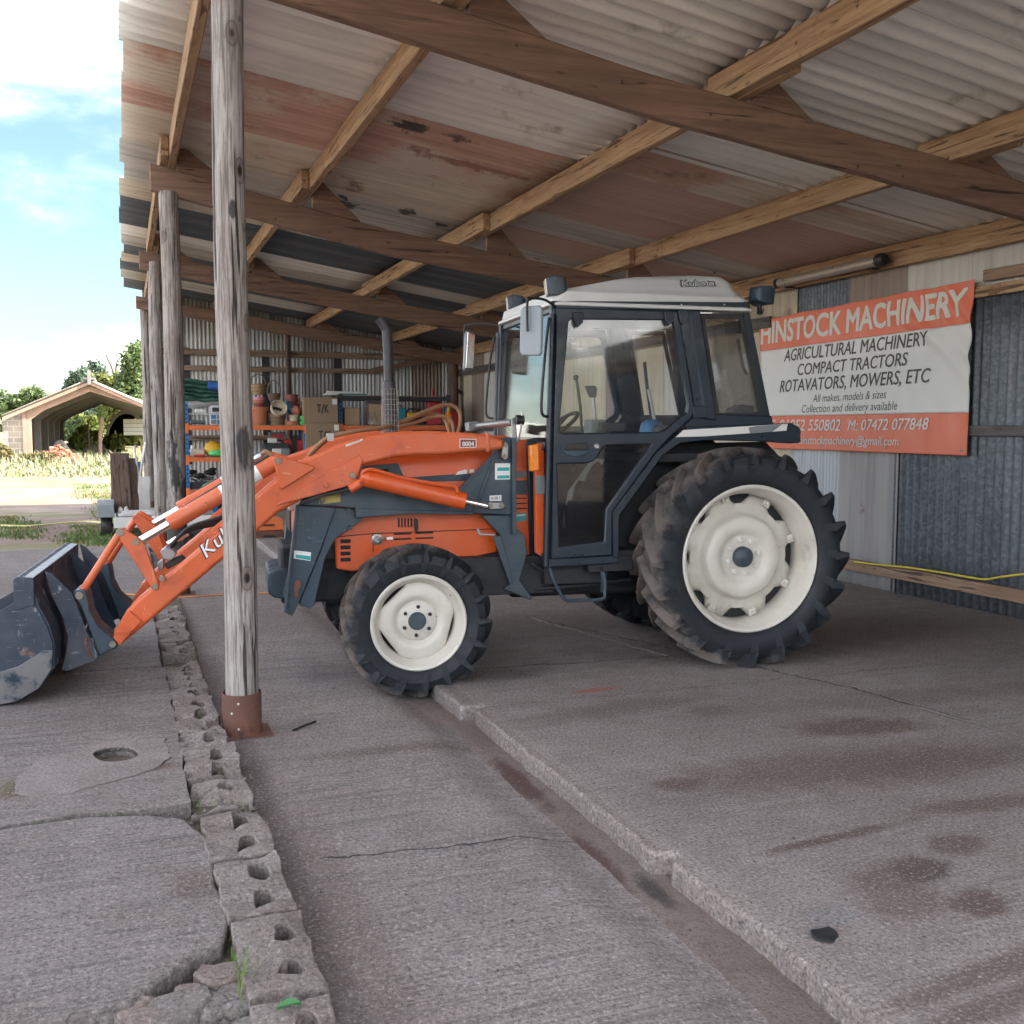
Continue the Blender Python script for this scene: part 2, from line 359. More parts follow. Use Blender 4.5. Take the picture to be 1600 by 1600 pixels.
    h = s.math('ADD', s.math('MULTIPLY', s.math('MULTIPLY', rid, -1.1 * ridge), rmask), s.math('ADD', s.math('MULTIPLY', rid2, -.5 * ridge), s.math('ADD', s.math('MULTIPLY', fin, .35), s.math('MULTIPLY', fin2, -.45))))
    if crk is not None: h = s.math('SUBTRACT', h, crk)
    return s.done(col, s.lin(med, .3, .7, .78, .95), 0, s.bump(h, 1.0, .017), spec=.3)
def sheet_mat(name, c, metal=0, rough=.75, streak=None, streak_amt=.5, axis='x', spots=(), spangle=0, spec=None, blots=(), rust=0):
    """roofing or cladding sheet; streaks run along the ribs"""
    s = NT(name); L = {'x': (.12, 3, 1), 'z': (3, 3, .12)}[axis]; v = s.co(kind='World'); g = s.co(L, 'World')
    col = s.mix(s.noise(v, 1.3, 5, .6), mul(c, .82), mul(c, 1.15)); col = s.mix(s.math('MULTIPLY', s.ramp(s.noise(g, 4, 6, .6), .45, .75), .45), col, mul(c, .6))
    if streak: col = s.mix(s.math('MULTIPLY', s.ramp(s.noise(g, 1.6, 7, .65, .5), .42, .64), streak_amt), col, streak)
    for (cc, sc, lo, hi) in spots: col = s.mix(s.ramp(s.noise(v, sc, 7, .6), lo, hi), col, cc)
    if rust: col = s.mix(s.math('MULTIPLY', s.ramp(s.noise(g, 2.2, 8, .7, 1.0), .60, .72), rust), col, (.17, .075, .035))
    if blots:
        p = s.xyz(v); wob = s.math('MULTIPLY', s.math('SUBTRACT', s.noise(v, 11, 6, .7), .5), 2.2)
        for (bx, by, rx, ry, cc) in blots:
            a = s.math('DIVIDE', s.math('SUBTRACT', p[0], bx), rx); b = s.math('DIVIDE', s.math('SUBTRACT', p[1], by), ry)
            d = s.math('ADD', s.math('SQRT', s.math('ADD', s.math('MULTIPLY', a, a), s.math('MULTIPLY', b, b))), wob); col = s.mix(s.math('MULTIPLY', s.ramp(d, 1.1, .7), .9), col, cc)
    r = s.lin(s.noise(g, 3, 5), .3, .7, max(.1, rough - .12), min(1, rough + .12))
    if spangle:
        vo = s.vor(v, 38, out='Color'); bw = s.n.new('ShaderNodeRGBToBW'); s.l.new(vo, bw.inputs[0])
        col = s.mix(s.math('MULTIPLY', s.ramp(bw.outputs[0], .2, .9), spangle), col, mul(c, 2.3))
        col = s.mix(s.math('MULTIPLY', s.ramp(s.noise(v, 24, 5, .7), .58, .7), spangle), col, mul(c, 2.6))
    return s.done(col, r, metal, s.bump(s.noise(v, 40, 4), .12, .004), spec=spec)
# timber
M['post_scar'] = pole_mat('scarred pole', ((.055, 1.45, .035, .12), (.03, 2.6, .02, .05))); M['post_soot'] = pole_mat('sooty pole', soot=1); M['post_plain'] = pole_mat('grey pole')
M['post'] = timber('weathered pole', (.30, .28, .26), (.115, .103, .095), 'z', dark=(.035, .03, .028), grain=46, crack=.58, patch=((.05, .045, .042), 2.6, .64))
M['purlin'] = timber('sawn purlin timber', (.47, .315, .18), (.27, .15, .078), 'y', dark=(.05, .027, .016), grain=34, crack=.59, patch=((.20, .105, .055), 2.4, .60))
M['rafter'] = timber('dark rafter timber', (.25, .155, .105), (.13, .078, .056), 'x', dark=(.018, .012, .01), grain=26, crack=.635)
M['rail'] = timber('wall rail timber', (.34, .225, .15), (.21, .13, .085), 'y', grain=30)
M['railx'] = timber('end wall rail timber', (.30, .21, .15), (.19, .125, .085), 'x', grain=30)
M['greyrail'] = timber('grey rail timber', (.12, .11, .105), (.06, .055, .05), 'y', grain=30)
M['plank'] = timber('old plank', (.16, .105, .08), (.09, .06, .048), 'z', grain=24)
# roof sheets
M['roof_white'] = sheet_mat('pale fibre cement', (.77, .76, .71), streak=(.47, .465, .43), streak_amt=.6, spots=(((.34, .33, .25), 2.2, .60, .74),))
M['roof_pink'] = sheet_mat('pink primer sheet', (.56, .37, .29), streak=(.36, .215, .17), streak_amt=.7, spots=(((.55, .48, .40), 1.1, .47, .60), ((.30, .17, .13), 2.6, .60, .70), ((.035, .032, .034), 1.15, .70, .715)), blots=((2.12, 7.80, .14, .15, (.04, .036, .038)), (2.50, 7.78, .16, .06, (.10, .075, .065)), (2.85, 8.35, .5, .10, (.30, .165, .13))))
M['roof_buff'] = sheet_mat('buff sheet', (.60, .54, .44), streak=(.40, .35, .28), streak_amt=.6, spots=(((.46, .30, .225), .9, .50, .64), ((.25, .20, .15), 2.0, .60, .72)))
M['roof_grey'] = sheet_mat('grey weathered sheet', (.50, .48, .435), streak=(.26, .24, .22), streak_amt=.7, spots=(((.05, .05, .052), 1.6, .66, .70),), blots=((2.10, 10.65, .24, .22, (.05, .05, .052)), (2.78, 10.35, .10, .13, (.06, .06, .06)), (3.20, 10.55, .08, .10, (.05, .05, .05)), (1.0, 10.8, .2, .2, (.07, .07, .07))), rust=.5)
M['roof_dark'] = sheet_mat('dark blue sheet', (.075, .092, .108), streak=(.15, .155, .155), streak_amt=.6)
M['roof_mauve'] = sheet_mat('mauve sheet', (.46, .33, .285), streak=(.50, .37, .29), streak_amt=.6)
# wall sheets
M['galv'] = sheet_mat('dark galvanised', (.088, .103, .118), metal=.3, rough=.55, axis='z', streak=(.045, .053, .062), spangle=.38, rust=.35)
M['galvl'] = sheet_mat('light galvanised', (.40, .43, .46), metal=.2, rough=.5, axis='z', streak=(.25, .25, .26), rust=.3)
M['fibre'] = sheet_mat('fibre cement wall', (.35, .335, .33), axis='z', streak=(.22, .20, .19), spots=(((.2, .1, .07), 2, .70, .74),))
M['fibrew'] = sheet_mat('white fibre wall', (.52, .505, .47), axis='z', streak=(.33, .31, .29))
M['brownw'] = sheet_mat('brown stained wall', (.27, .22, .19), axis='z', streak=(.15, .12, .10))
M['cream'] = sheet_mat('cream wall', (.52, .455, .345), axis='z', streak=(.36, .30, .22), spots=(((.2, .165, .13), 1.4, .62, .72),))
M['bluish'] = sheet_mat('pale blue end wall', (.60, .63, .645), axis='z', rough=.6, streak=(.25, .225, .20), streak_amt=.75, rust=.6)
M['darkgap'] = paint('dark end wall sheet', (.03, .033, .038), .7)
M['rust'] = paint('rusty steel sleeve', (.125, .06, .045), .8, .3, 5, (((.20, .085, .05), 7, .5, .66), ((.055, .035, .032), 4, .56, .68)), bump=.3)
M['bolt'] = paint('zinc bolt', (.55, .54, .5), .4, .1, metal=.6)
# tractor
M['orange'] = paint('tractor orange', (.60, .085, .010), .36, .10, 3, (((.36, .06, .025), 9, .64, .72), ((.07, .03, .02), 31, .70, .73)), bump=.02, coat=.1, dust=.18)
M['loader'] = paint('faded loader orange', (.55, .102, .026), .42, .10, 4, (((.42, .068, .028), 5, .5, .7), ((.09, .04, .03), 19, .665, .69), ((.60, .28, .18), 27, .69, .72)), bump=.03, dust=.16, scr=((.62, .30, .20), .6))
M['mast'] = paint('slate blue paint', (.020, .044, .066), .45, .2, 5, (((.09, .12, .13), 12, .68, .74),), bump=.03, dust=.10, scr=((.09, .12, .14), .5))
M['navy'] = paint('navy cab paint', (.004, .014, .026), .36, .12, 5, bump=.015, coat=0, dust=.03)
M['bucket'] = paint('worn navy bucket paint', (.011, .024, .046), .5, .3, 4, (((.20, .25, .28), 11, .61, .66), ((.13, .08, .055), 5, .62, .68)), bump=.12, dust=.14, scr=((.20, .25, .28), .4))
M['bucketin'] = paint('scraped bucket steel', (.15, .15, .155), .42, .25, 5, (((.26, .27, .28), 6, .5, .7), ((.02, .038, .06), 3, .52, .6)), bump=.12, metal=.4)
M['roofcap'] = paint('white cab roof', (.60, .61, .59), .38, .05, 3, bump=.01, dust=.15)
M['white'] = paint('white paint', (.66, .66, .63), .4, .06, dust=.1)
M['rim'] = paint('cream rim paint', (.62, .60, .54), .42, .06, 5, (((.26, .18, .12), 11, .66, .72), ((.33, .30, .25), 3.2, .60, .78)), bump=.02, dust=.38, dustc=(.36, .30, .24))
M['black'] = paint('black plastic', (.010, .011, .013), .5, .2, dust=.07)
M['chassis'] = paint('grimy chassis', (.011, .014, .018), .6, .3, 9, (((.05, .042, .036), 5, .58, .72),), bump=.3, bscale=40)
M['chrome'] = paint('chrome rod', (.75, .75, .74), .18, .03, metal=1, bump=0)
M['steel'] = paint('steel', (.32, .32, .32), .38, .15, metal=.7)
M['brass'] = paint('plated pin', (.24, .21, .17), .45, .2, 30, metal=.6, dust=.2)
M['exhaust'] = paint('sooty exhaust steel', (.045, .046, .05), .55, .25, metal=.4, bump=.1)
M['mesh'] = paint('guard wire', (.34, .33, .31), .5, .1, metal=.5)
M['hose'] = paint('tan hose', (.26, .145, .075), .6, .2)
M['rubber'] = paint('black hose rubber', (.018, .019, .021), .5, .2, dust=.2)
M['lens'] = paint('lamp lens', (.74, .66, .58), .2, .05, bump=.1, bscale=30)
M['amber'] = paint('amber lens', (.72, .20, .015), .25, .1)
M['decal'] = paint('white decal', (.72, .72, .70), .5, .05)
M['teal'] = paint('teal decal', (.02, .33, .34), .5, .05)
M['ink'] = paint('dark ink', (.02, .02, .022), .5, .05)
M['seat'] = paint('seat vinyl', (.018, .02, .023), .6, .2, dust=.06)
M['interior'] = paint('cab interior', (.012, .014, .017), .7, .2, dust=.04)
M['yellow'] = paint('yellow plastic', (.42, .30, .035), .5, .1, dust=.3)
M['yellowdecal'] = paint('worn yellow sticker', (.40, .33, .10), .6, .2, 30, (((.05, .06, .06), 18, .55, .62),))
M['mirror'] = paint('mirror back', (.24, .27, .29), .4, .1)
def rubber_mat(name, r):
    s = NT(name); v = s.co(); p = s.xyz(v); rr = s.math('SQRT', s.math('ADD', s.math('MULTIPLY', p[0], p[0]), s.math('MULTIPLY', p[2], p[2])))
    n = s.noise(v, 5, 8, .68); n2 = s.noise(v, 22, 5, .7)
    tread = s.ramp(rr, r * .84, r * .99); f = s.math('ADD', s.math('ADD', n, s.math('MULTIPLY', tread, .20)), s.math('MULTIPLY', p[0], -.20))
    col = s.mix(s.noise(v, 9, 4), (.006, .0095, .014), (.014, .019, .026))
    col = s.mix(s.math('MULTIPLY', s.ramp(f, .60, .86), .60), col, (.19, .155, .132))
    col = s.mix(s.math('MULTIPLY', s.ramp(n2, .62, .75), .14), col, (.16, .145, .13))
    return s.done(col, s.lin(f, .4, .8, .55, .95), 0, s.bump(n2, .25, .006))
M['tyre_r'] = rubber_mat('rear tyre rubber', .69); M['tyre_f'] = rubber_mat('front tyre rubber', .445)
def glass_mat(name, tint=(.965, .98, .98), refl=1.0):
    s = NT(name); t = s.n.new('ShaderNodeBsdfTransparent'); t.inputs[0].default_value = (*tint, 1); g = s.n.new('ShaderNodeBsdfGlossy'); g.inputs['Roughness'].default_value = .03
    d = s.n.new('ShaderNodeBsdfDiffuse'); d.inputs[0].default_value = (.35, .34, .32, 1)
    f = s.n.new('ShaderNodeFresnel'); f.inputs[0].default_value = 1.5; m = s.n.new('ShaderNodeMixShader'); m2 = s.n.new('ShaderNodeMixShader')
    k = s.math('MULTIPLY', s.ramp(s.noise(s.co(), 3, 6, .65), .4, .8), .05)
    s.l.new(k, m2.inputs[0]); s.l.new(t.outputs[0], m2.inputs[1]); s.l.new(d.outputs[0], m2.inputs[2])
    s.l.new(s.math('MULTIPLY', f.outputs[0], refl * .8), m.inputs[0]); s.l.new(m2.outputs[0], m.inputs[1]); s.l.new(g.outputs[0], m.inputs[2]); s.l.new(m.outputs[0], s.o.inputs[0]); return s.m
M['glass'] = glass_mat('cab glass'); M['glassd'] = glass_mat('tinted lower glass', (.42, .47, .52)); M['clear'] = glass_mat('clear plastic', (.86, .9, .92), .7)
# goods
M['upright'] = paint('racking blue', (.035, .16, .38), .45, .1); M['beam'] = paint('racking orange', (.72, .17, .05), .45, .1)
M['board'] = paint('chipboard', (.30, .22, .14), .8, .2); M['card'] = paint('cardboard', (.27, .195, .13), .85, .10, 3); M['cardl'] = paint('light cardboard', (.42, .30, .19), .85, .1, 3)
M['terra'] = paint('terracotta', (.42, .155, .085), .8, .15, 9); M['terrad'] = paint('dark terracotta', (.20, .055, .035), .6, .2); M['pink'] = paint('pink plastic', (.60, .22, .30), .5, .1)
M['wicker'] = paint('wicker', (.20, .14, .085), .8, .3, 40, bump=.8, bscale=110); M['wickerl'] = paint('pale wicker', (.36, .25, .13), .8, .3, 40, bump=.8, bscale=110)
M['tarp'] = paint('green netting', (.025, .085, .06), .7, .5, 22, bump=.8, bscale=30); M['bluetarp'] = paint('blue sheet', (.03, .12, .42), .5, .3, 8, bump=.3, bscale=20)
M['cloth'] = paint('grey cloth', (.40, .40, .41), .85, .15, 5, bump=.3, bscale=14); M['plasticw'] = paint('white plastic', (.62, .62, .60), .4, .06)
M['bluep'] = paint('blue plastic', (.05, .16, .34), .45, .1); M['redp'] = paint('red plastic', (.46, .025, .03), .4, .1); M['redcan'] = paint('red fuel can', (.42, .04, .055), .45, .1)
M['green'] = paint('machine green', (.02, .22, .07), .4, .1); M['leafgreen'] = paint('fallen leaf', (.05, .20, .06), .5, .2); M['greenl'] = paint('light green bag', (.10, .50, .16), .5, .1); M['gold'] = paint('yellow bag', (.62, .36, .02), .55, .2, bump=.3, bscale=18)
M['greyp'] = paint('grey plastic', (.17, .19, .20), .5, .1); M['slate'] = paint('dark plastic crate', (.03, .035, .04), .6, .2); M['lilac'] = paint('lilac carton', (.42, .36, .44), .7, .08)
M['tealp'] = paint('teal tool case', (.02, .20, .26), .45, .1); M['photo'] = paint('printed carton', (.58, .60, .62), .6, .1, 12); M['creamp'] = paint('cream enamel', (.58, .50, .38), .5, .1, 8)
M['yrope'] = paint('yellow rope', (.60, .50, .06), .7, .15); M['orope'] = paint('orange cable', (.60, .22, .06), .6, .15); M['ycable'] = paint('pale yellow hose', (.66, .60, .28), .6, .1)
M['banner_o'] = paint('banner orange', (.62, .145, .075), .5, .06, 3, bump=.02); M['banner_w'] = paint('banner white', (.60, .60, .575), .5, .05, 3, bump=.02)
M['banner_ink'] = paint('banner grey ink', (.055, .05, .048), .55, .1); M['banner_let'] = paint('banner pale lettering', (.56, .545, .50), .55, .07)
M['tubem'] = paint('tube metal', (.40, .355, .30), .35, .12, metal=.5)
# outdoors
M['block'] = concrete('weathered block concrete', (.215, .188, .174), 0, (), (), ridge=.15, patchy=.9, grit=1.0)
M['stone'] = concrete('broken stone', (.20, .182, .172), 0, (), (), ridge=.1, patchy=.7, grit=.9)
M['stonep'] = concrete('pinkish stone', (.225, .185, .168), 0, (), (), ridge=.1, patchy=.7, grit=.9)
M['soil'] = paint('damp soil', (.085, .065, .05), .95, .35, 14, (((.20, .17, .15), 40, .6, .68),), bump=1, bscale=60)
M['grime'] = paint('gritty grime', (.06, .05, .047), .9, .3, 20, (((.16, .13, .12), 50, .58, .66),), bump=1, bscale=90)
M['grass'] = paint('grass', (.085, .15, .03), .7, .45, 2.5, (((.22, .19, .07), 1.3, .5, .62),), bump=0)
M['drygrass'] = paint('dry grass', (.28, .26, .16), .75, .3, 2, (((.13, .17, .06), .9, .48, .6),), bump=0)
def leaf_mat(name, a, b):
    s = NT(name); v = s.co(); col = s.mix(s.ramp(s.noise(v, .9, 5, .6), .32, .68), a, b); col = s.mix(s.math('MULTIPLY', s.noise(v, 14, 2), .5), col, mul(a, .55))
    tr = s.n.new('ShaderNodeBsdfTranslucent'); s.l.new(col, tr.inputs[0]); m = s.n.new('ShaderNodeMixShader'); m.inputs[0].default_value = .28
    s.done(col, .6, spec=.25); s.l.new(s.b.outputs[0], m.inputs[1]); s.l.new(tr.outputs[0], m.inputs[2]); s.l.new(m.outputs[0], s.o.inputs[0]); return s.m
M['leaf'] = leaf_mat('green foliage', (.095, .145, .055), (.17, .215, .09)); M['leafb'] = leaf_mat('bluish foliage', (.09, .14, .10), (.14, .19, .12)); M['leafy'] = leaf_mat('yellow green foliage', (.12, .165, .035), (.22, .22, .07))
M['leafd'] = leaf_mat('dry weed foliage', (.17, .15, .06), (.26, .21, .09)); M['bark'] = timber('bark', (.12, .095, .075), (.07, .055, .045), 'z', knots=False)
M['brick'] = paint('pile of red brick', (.33, .13, .08), .9, .25, 4, bump=.5, bscale=20); M['asbestos'] = sheet_mat('barn roof sheet', (.33, .31, .275), axis='z', streak=(.20, .185, .16))
M['asbin'] = sheet_mat('barn underside', (.12, .115, .115), axis='z'); M['portal'] = paint('barn concrete frame', (.27, .25, .24), .85, .2, 2); M['fascia'] = paint('barn rusty fascia', (.33, .215, .165), .8, .3, 2, bump=.2)
M['hutm'] = paint('hut iron', (.22, .20, .19), .8, .3, 3); M['dark'] = paint('dark lining', (.012, .013, .015), .8, .2)
# ---------------------------------------------------------------- the ground
rnd = random.Random(4)
def structure(o): o['kind'] = 'structure'; return o
FL = (.266, .236, .224); BR = (.112, .078, .066); DK = (.06, .052, .05)
stU = [(2.50, 2.66, .11, .085, .3, DK, .8, .3), (2.39, 2.66, .22, .09, .2, BR, .55, .5), (2.77, 2.78, .11, .09, .1, BR, .65, .35), (2.50, 2.40, .10, .08, .2, BR, .75, .35), (2.29, 2.48, .16, .10, .2, BR, .5, .5),
       (2.41, 2.99, .32, .03, .08, BR, .75, .5), (2.95, 3.62, .85, .22, -.05, BR, .62, .6), (3.42, 4.10, .34, .14, -.15, BR, .75, .45), (3.35, 3.50, .5, .16, .0, BR, .45, .6), (2.15, 3.69, .10, .07, .2, BR, .7, .4),
       (2.88, 4.62, .14, .10, .2, BR, .4, .5), (3.19, 3.05, .35, .07, -.1, BR, .6, .5), (2.46, 4.83, .5, .12, .1, BR, .4, .6), (2.49, 5.22, .14, .035, .1, (.34, .10, .07), .7, .4), (4.3, 6.0, 1.3, .4, .1, BR, .65, .7),
       (2.27, 2.08, .5, .05, .12, BR, .6, .5), (2.2, 1.95, .6, .05, .12, BR, .6, .5), (1.735, 4.5, .030, 9, 0, BR, .35, .5), (1.78, 2.6, .05, .9, 0, (.36, .31, .28), .25, .7), (1.75, 4.1, .05, 1.1, 0, (.36, .31, .28), .3, .7), (5.3, 6.2, 1.4, .9, 0, BR, .45, .8),  # long edge strip: brown painted in to dim the brightly lit step face
       (3.9, 5.75, .55, .22, 0, DK, .55, .6), (2.0, 2.50, .09, .05, 0, (.17, .20, .22), .22, .5), (2.08, 5.75, .3, .14, 0, DK, .5, .6), (4.7, 4.4, 1.6, .13, -.1, BR, .3, .7), (3.1, 7.2, .9, .5, 0, BR, .5, .7), (4.6, 9.2, 2.2, 1.6, 0, BR, .35, .8)]
crU = [(2.01, 5.96, 3.38, 5.82, .012, DK), (2.99, 7.43, 3.9, 4.74, .010, DK), (3.9, 4.74, 4.07, 3.70, .012, DK), (3.95, 4.3, 4.06, 3.70, .02, (.30, .27, .25)), (2.99, 7.43, 3.3, 5.85, .02, (.34, .31, .285)), (1.75, 5.10, 6.0, 5.00, .004, DK)]
stL = [(1.25, 4.72, .42, .06, -.05, BR, .5, .6), (1.55, 5.35, .2, .3, 0, BR, .4, .6), (.5, 4.6, .07, 2.6, 0, (.11, .085, .08), .6, .7), (.62, 3.0, .1, 1.0, 0, BR, .35, .7), (1.2, 8.5, .9, .8, 0, BR, .35, .8)]
crL = [(.62, 3.58, 1.62, 3.50, .007, DK), (.45, 9.4, 1.6, 9.3, .007, DK)]
stA = [(-.30, 4.46, .42, .025, .22, (.13, .085, .06), .7, .5), (-.45, 4.45, .07, .12, .2, (.11, .08, .055), .7, .5), (.10, 4.55, .07, .05, .2, (.12, .075, .055), .7, .5), (.18, 3.3, .09, .10, 0, BR, .5, .5), (-3, 10, 2.2, 1.2, 0, BR, .4, .8), (-1, 7.4, .8, .25, .1, BR, .3, .7)]
crA = [(-.9, 6.6, .22, 6.5, .008, DK), (-.6, 5.15, .2, 4.95, .005, (.15, .13, .10))]
M['slabU'] = concrete('inner tamped concrete', FL, rad(4), stU, crU, ridge=.42, patchy=.5, grit=1.1)
M['slabL'] = concrete('threshold tamped concrete', FL, rad(-5), stL, crL, ridge=.9, patchy=.4, grit=1.0)
M['slabA'] = concrete('apron tamped concrete', mul(FL, .82), rad(6), stA, crA, ridge=1.0, patchy=.5, grit=1.0)
M['patch'] = concrete('smooth concrete patch', (.225, .20, .19), 0, (), (), ridge=.2, patchy=.5, grit=.6)
M['silt'] = concrete('wet brown silt', (.185, .152, .138), rad(90), [(1.62, 4.2, .05, .35, 0, (.085, .05, .042), .8, .4), (1.58, 3.3, .05, .25, 0, (.085, .05, .042), .8, .4), (1.66, 3.0, .04, .12, 0, DK, .8, .4)], (), ridge=.2, patchy=.6, grit=.5)
def dirt_mat():
    s = NT('yard dirt'); v = s.co(kind='World'); g = s.co((.6, 2.2, 1), 'World')
    col = s.mix(s.ramp(s.noise(v, .35, 7, .62), .35, .65), (.215, .155, .130), (.33, .27, .225))
    col = s.mix(s.math('MULTIPLY', s.ramp(s.noise(g, 1.2, 7, .65), .5, .7), .6), col, (.15, .11, .095))
    p = s.xyz(v); far = s.ramp(p[1], 24, 34)
    gr = s.ramp(s.math('ADD', s.noise(g, .5, 6, .65), s.math('MULTIPLY', far, .12)), .52, .60)
    col = s.mix(s.math('MULTIPLY', gr, .8), col, s.mix(s.noise(v, 3, 5), (.13, .15, .06), (.27, .25, .13)))
    return s.done(col, .95, 0, s.bump(s.noise(v, 20, 6, .7), .6, .03), spec=.1)
M['dirt'] = dirt_mat()
# yard: one sheet, left open under the concrete
XS = [-420, -60, -14, .30, 7.0, 60, 420]; YS = [-200, -20, -9, 13.45, 20.75, 60, 160, 900]; V = []; Fc = []
for y in YS:
    for x in XS: V.append((x, y, 0 if y < 100 else 1.0 if y < 200 else 6))
for j in range(len(YS) - 1):
    for i in range(len(XS) - 1):
        xm, ym = (XS[i] + XS[i + 1]) / 2, (YS[j] + YS[j + 1]) / 2
        if (-14 < xm < 7.0 and -9 < ym < 13.45) or (.30 < xm < 7.0 and 13 < ym < 20.75): continue
        a = j * len(XS) + i; Fc.append((a, a + 1, a + len(XS) + 1, a + len(XS)))
structure(raw('yard', V, Fc, M['dirt']))
def edgeX(y):
    b = 1.745 if y < 3.02 else 1.80 if y < 3.10 else 1.715 if y < 5.10 else 1.775 if y < 5.17 else 1.66
    return b + .016 * mnoise.noise(Vector((y * 2.2, 0, 1))) + .009 * mnoise.noise(Vector((y * 9, 0, 1))) + .004 * mnoise.noise(Vector((y * 25, 3, 1)))
ys = [-8.9 + .35 * i for i in range(30)]; ys = [y for y in ys if y < 1.4] + [1.4 + .03 * i for i in range(200)] + [7.5 + .3 * i for i in range(43)]
pts = [(edgeX(y), y) for y in ys] + [(6.9, 20.4), (6.9, -8.9)]
structure(MB().prism(pts, 'z', -.22, 0).build('inner_floor', M['slabU'], bevel=.020, seg=3))
# lower slab: dished towards the drain
def lower(u, v):
    x = .22 + (1.86 - .22) * u; y = -8.9 + 29.4 * v
    e = max(0, min(1, (x - 1.36 - .05 * mnoise.noise(Vector((0, y * 1.1, 5)))) / .22)); z = -.05 - .042 * e * e * (3 - 2 * e)
    return (x, y, z + .004 * mnoise.noise(Vector((x * 2, y * 2, 0))))
structure(MB().grid(lower, 30, 260).build('threshold_floor', M['slabL'], smooth=60))
def silt(u, v):
    y = 1.0 + 12 * v; l = 1.575 + .035 * mnoise.noise(Vector((2, y * 1.4, 9))) + .02 * mnoise.noise(Vector((2, y * 6, 9)))
    if y > 5.2: l = 1.52
    x = l + (edgeX(y) + .02 - l) * u; e = max(0, min(1, (x - 1.36) / .22))
    return (x, y, -.05 - .042 * e * e * (3 - 2 * e) + .005 + .006 * u + .004 * mnoise.noise(Vector((x * 9, y * 7, 0))) - .006 * (1 - min(1, u * 5)))
structure(MB().grid(silt, 10, 260).build('drain_channel', M['silt'], smooth=80))
# apron slabs left of the kerb blocks, broken at the near edge
def jag(pts, step, amp, seed):
    out = []
    for i in range(len(pts)):
        a, b = Vector(pts[i]), Vector(pts[(i + 1) % len(pts)]); n = max(1, int((b - a).length / step)) if (b - a).length < 8 else 1
        for k in range(n):
            q = a.lerp(b, k / n); d = mnoise.noise_vector(Vector((q.x * 7, q.y * 7, seed))) + .5 * mnoise.noise_vector(Vector((q.x * 24, q.y * 24, seed)))
            out.append((q.x + d.x * amp, q.y + d.y * amp))
    return out
A1 = [(-6, 2.62), (-.34, 2.655), (-.02, 2.66), (.10, 2.80), (.215, 2.88), (.247, 3.02), (.238, 3.70), (.18, 3.90), (.05, 3.985), (-.2, 4.055), (-.5, 4.02), (-6, 4.03)]
A2 = [(-6, 4.065), (-.5, 4.055), (-.2, 4.09), (.06, 4.03), (.20, 4.05), (.21, 5.0), (.20, 6.45), (-6, 6.55)]
A3 = [(-6, 6.575), (.19, 6.475), (.20, 8.9), (.27, 9.4), (.27, 13.3), (-2.5, 13.5), (-6, 13.1)]
hp = [onZ(181 + 35 * math.cos(a) + 2 * math.sin(3 * a), 1180 + 12 * math.sin(a) - 2 * math.cos(a), .05) for a in [2 * math.pi * i / 24 for i in range(24)]]
for P_ in (A1, A2, A3):
    structure(MB().prism(jag(P_, .05, .012, len(P_)), 'z', -.12, .05, [[(q.x, q.y) for q in hp]] if P_ is A2 else ()).build('apron', M['slabA'], bevel=.010))
structure(MB().box(-14, -5.98, -8.9, 13.4, -.1, .045).build('apron', M['slabA']))
def soilf(u, v):
    x, y = -6 + 6.425 * u, -8.9 + 18.5 * v
    return (x, y, (.002 if x > .22 and y < 9 else -.012) + .016 * mnoise.noise(Vector((x * 5, y * 5, 2))) + .012 * mnoise.noise(Vector((x * 18, y * 18, 2))))
structure(MB().grid(soilf, 160, 400).build('soil', M['soil'], smooth=60))
# smooth patch with a round hole in the apron
pp = [(25, 1220), (60, 1190), (110, 1178), (150, 1160), (200, 1157), (258, 1155), (262, 1185), (235, 1205), (180, 1222), (110, 1240), (50, 1246), (18, 1240)]
hp = [onZ(181 + 35 * math.cos(a) + 2 * math.sin(3 * a), 1180 + 12 * math.sin(a) - 2 * math.cos(a), .05) for a in [2 * math.pi * i / 24 for i in range(24)]]
pc = MB().prism(jag([(onZ(*q, .05).x, onZ(*q, .05).y) for q in pp], .02, .022, 3), 'z', .03, .056, holes=[[(q.x, q.y) for q in hp]]).build('manhole_surround', M['patch'], bevel=.004)
structure(pc)
cx = sum(q.x for q in hp) / 24; cy = sum(q.y for q in hp) / 24
structure(MB().grid(lambda u, v: (cx + (u - .5) * .40, cy + (v - .5) * .40, .012 + .008 * mnoise.noise(Vector((u * 9, v * 9, 0)))), 12, 12).build('soil', M['soil'], smooth=60))
# kerb of old hollow concrete blocks
def kerb_block(y0, y1, xa, xb, top, seed, broken=0):
    r = random.Random(seed); L = y1 - y0; W = xb - xa
    out = jag([(xa, y0), (xb, y0), (xb, y1), (xa, y1)], .022, .013 + .016 * broken, seed); hs = []
    for k in range(2):
        hx0, hx1 = xa + W * (.44 + .05 * r.random()), xb - W * (.20 + .04 * r.random()); hy0 = y0 + L * (.14 + .43 * k); hy1 = hy0 + L * (.27 + .03 * r.random())
        hs.append(jag([(hx0, hy0 + .012), (hx0 + .02, hy0), (hx1 - .02, hy0), (hx1, hy0 + .015), (hx1 - .01, hy1 - .015), (hx1 - .025, hy1), (hx0 + .03, hy1), (hx0 + .01, hy1 - .02)], .02, .010 + .006 * broken, seed + k + 5))
    m = MB().prism(out, 'z', -.12, top, holes=hs)
    for v in m.bm.verts:
        if v.co.z > 0: v.co.z += .022 * mnoise.noise(Vector((v.co.x * 7, v.co.y * 7, seed))) + .010 * mnoise.noise(Vector((v.co.x * 25, v.co.y * 25, seed))) - (.05 * broken if mnoise.noise(Vector((v.co.x * 6, v.co.y * 6, seed + 3))) > .15 else 0)
    return m.build('kerb_block', M['block'], bevel=.012, origin=((xa + xb) / 2, (y0 + y1) / 2, -.05))
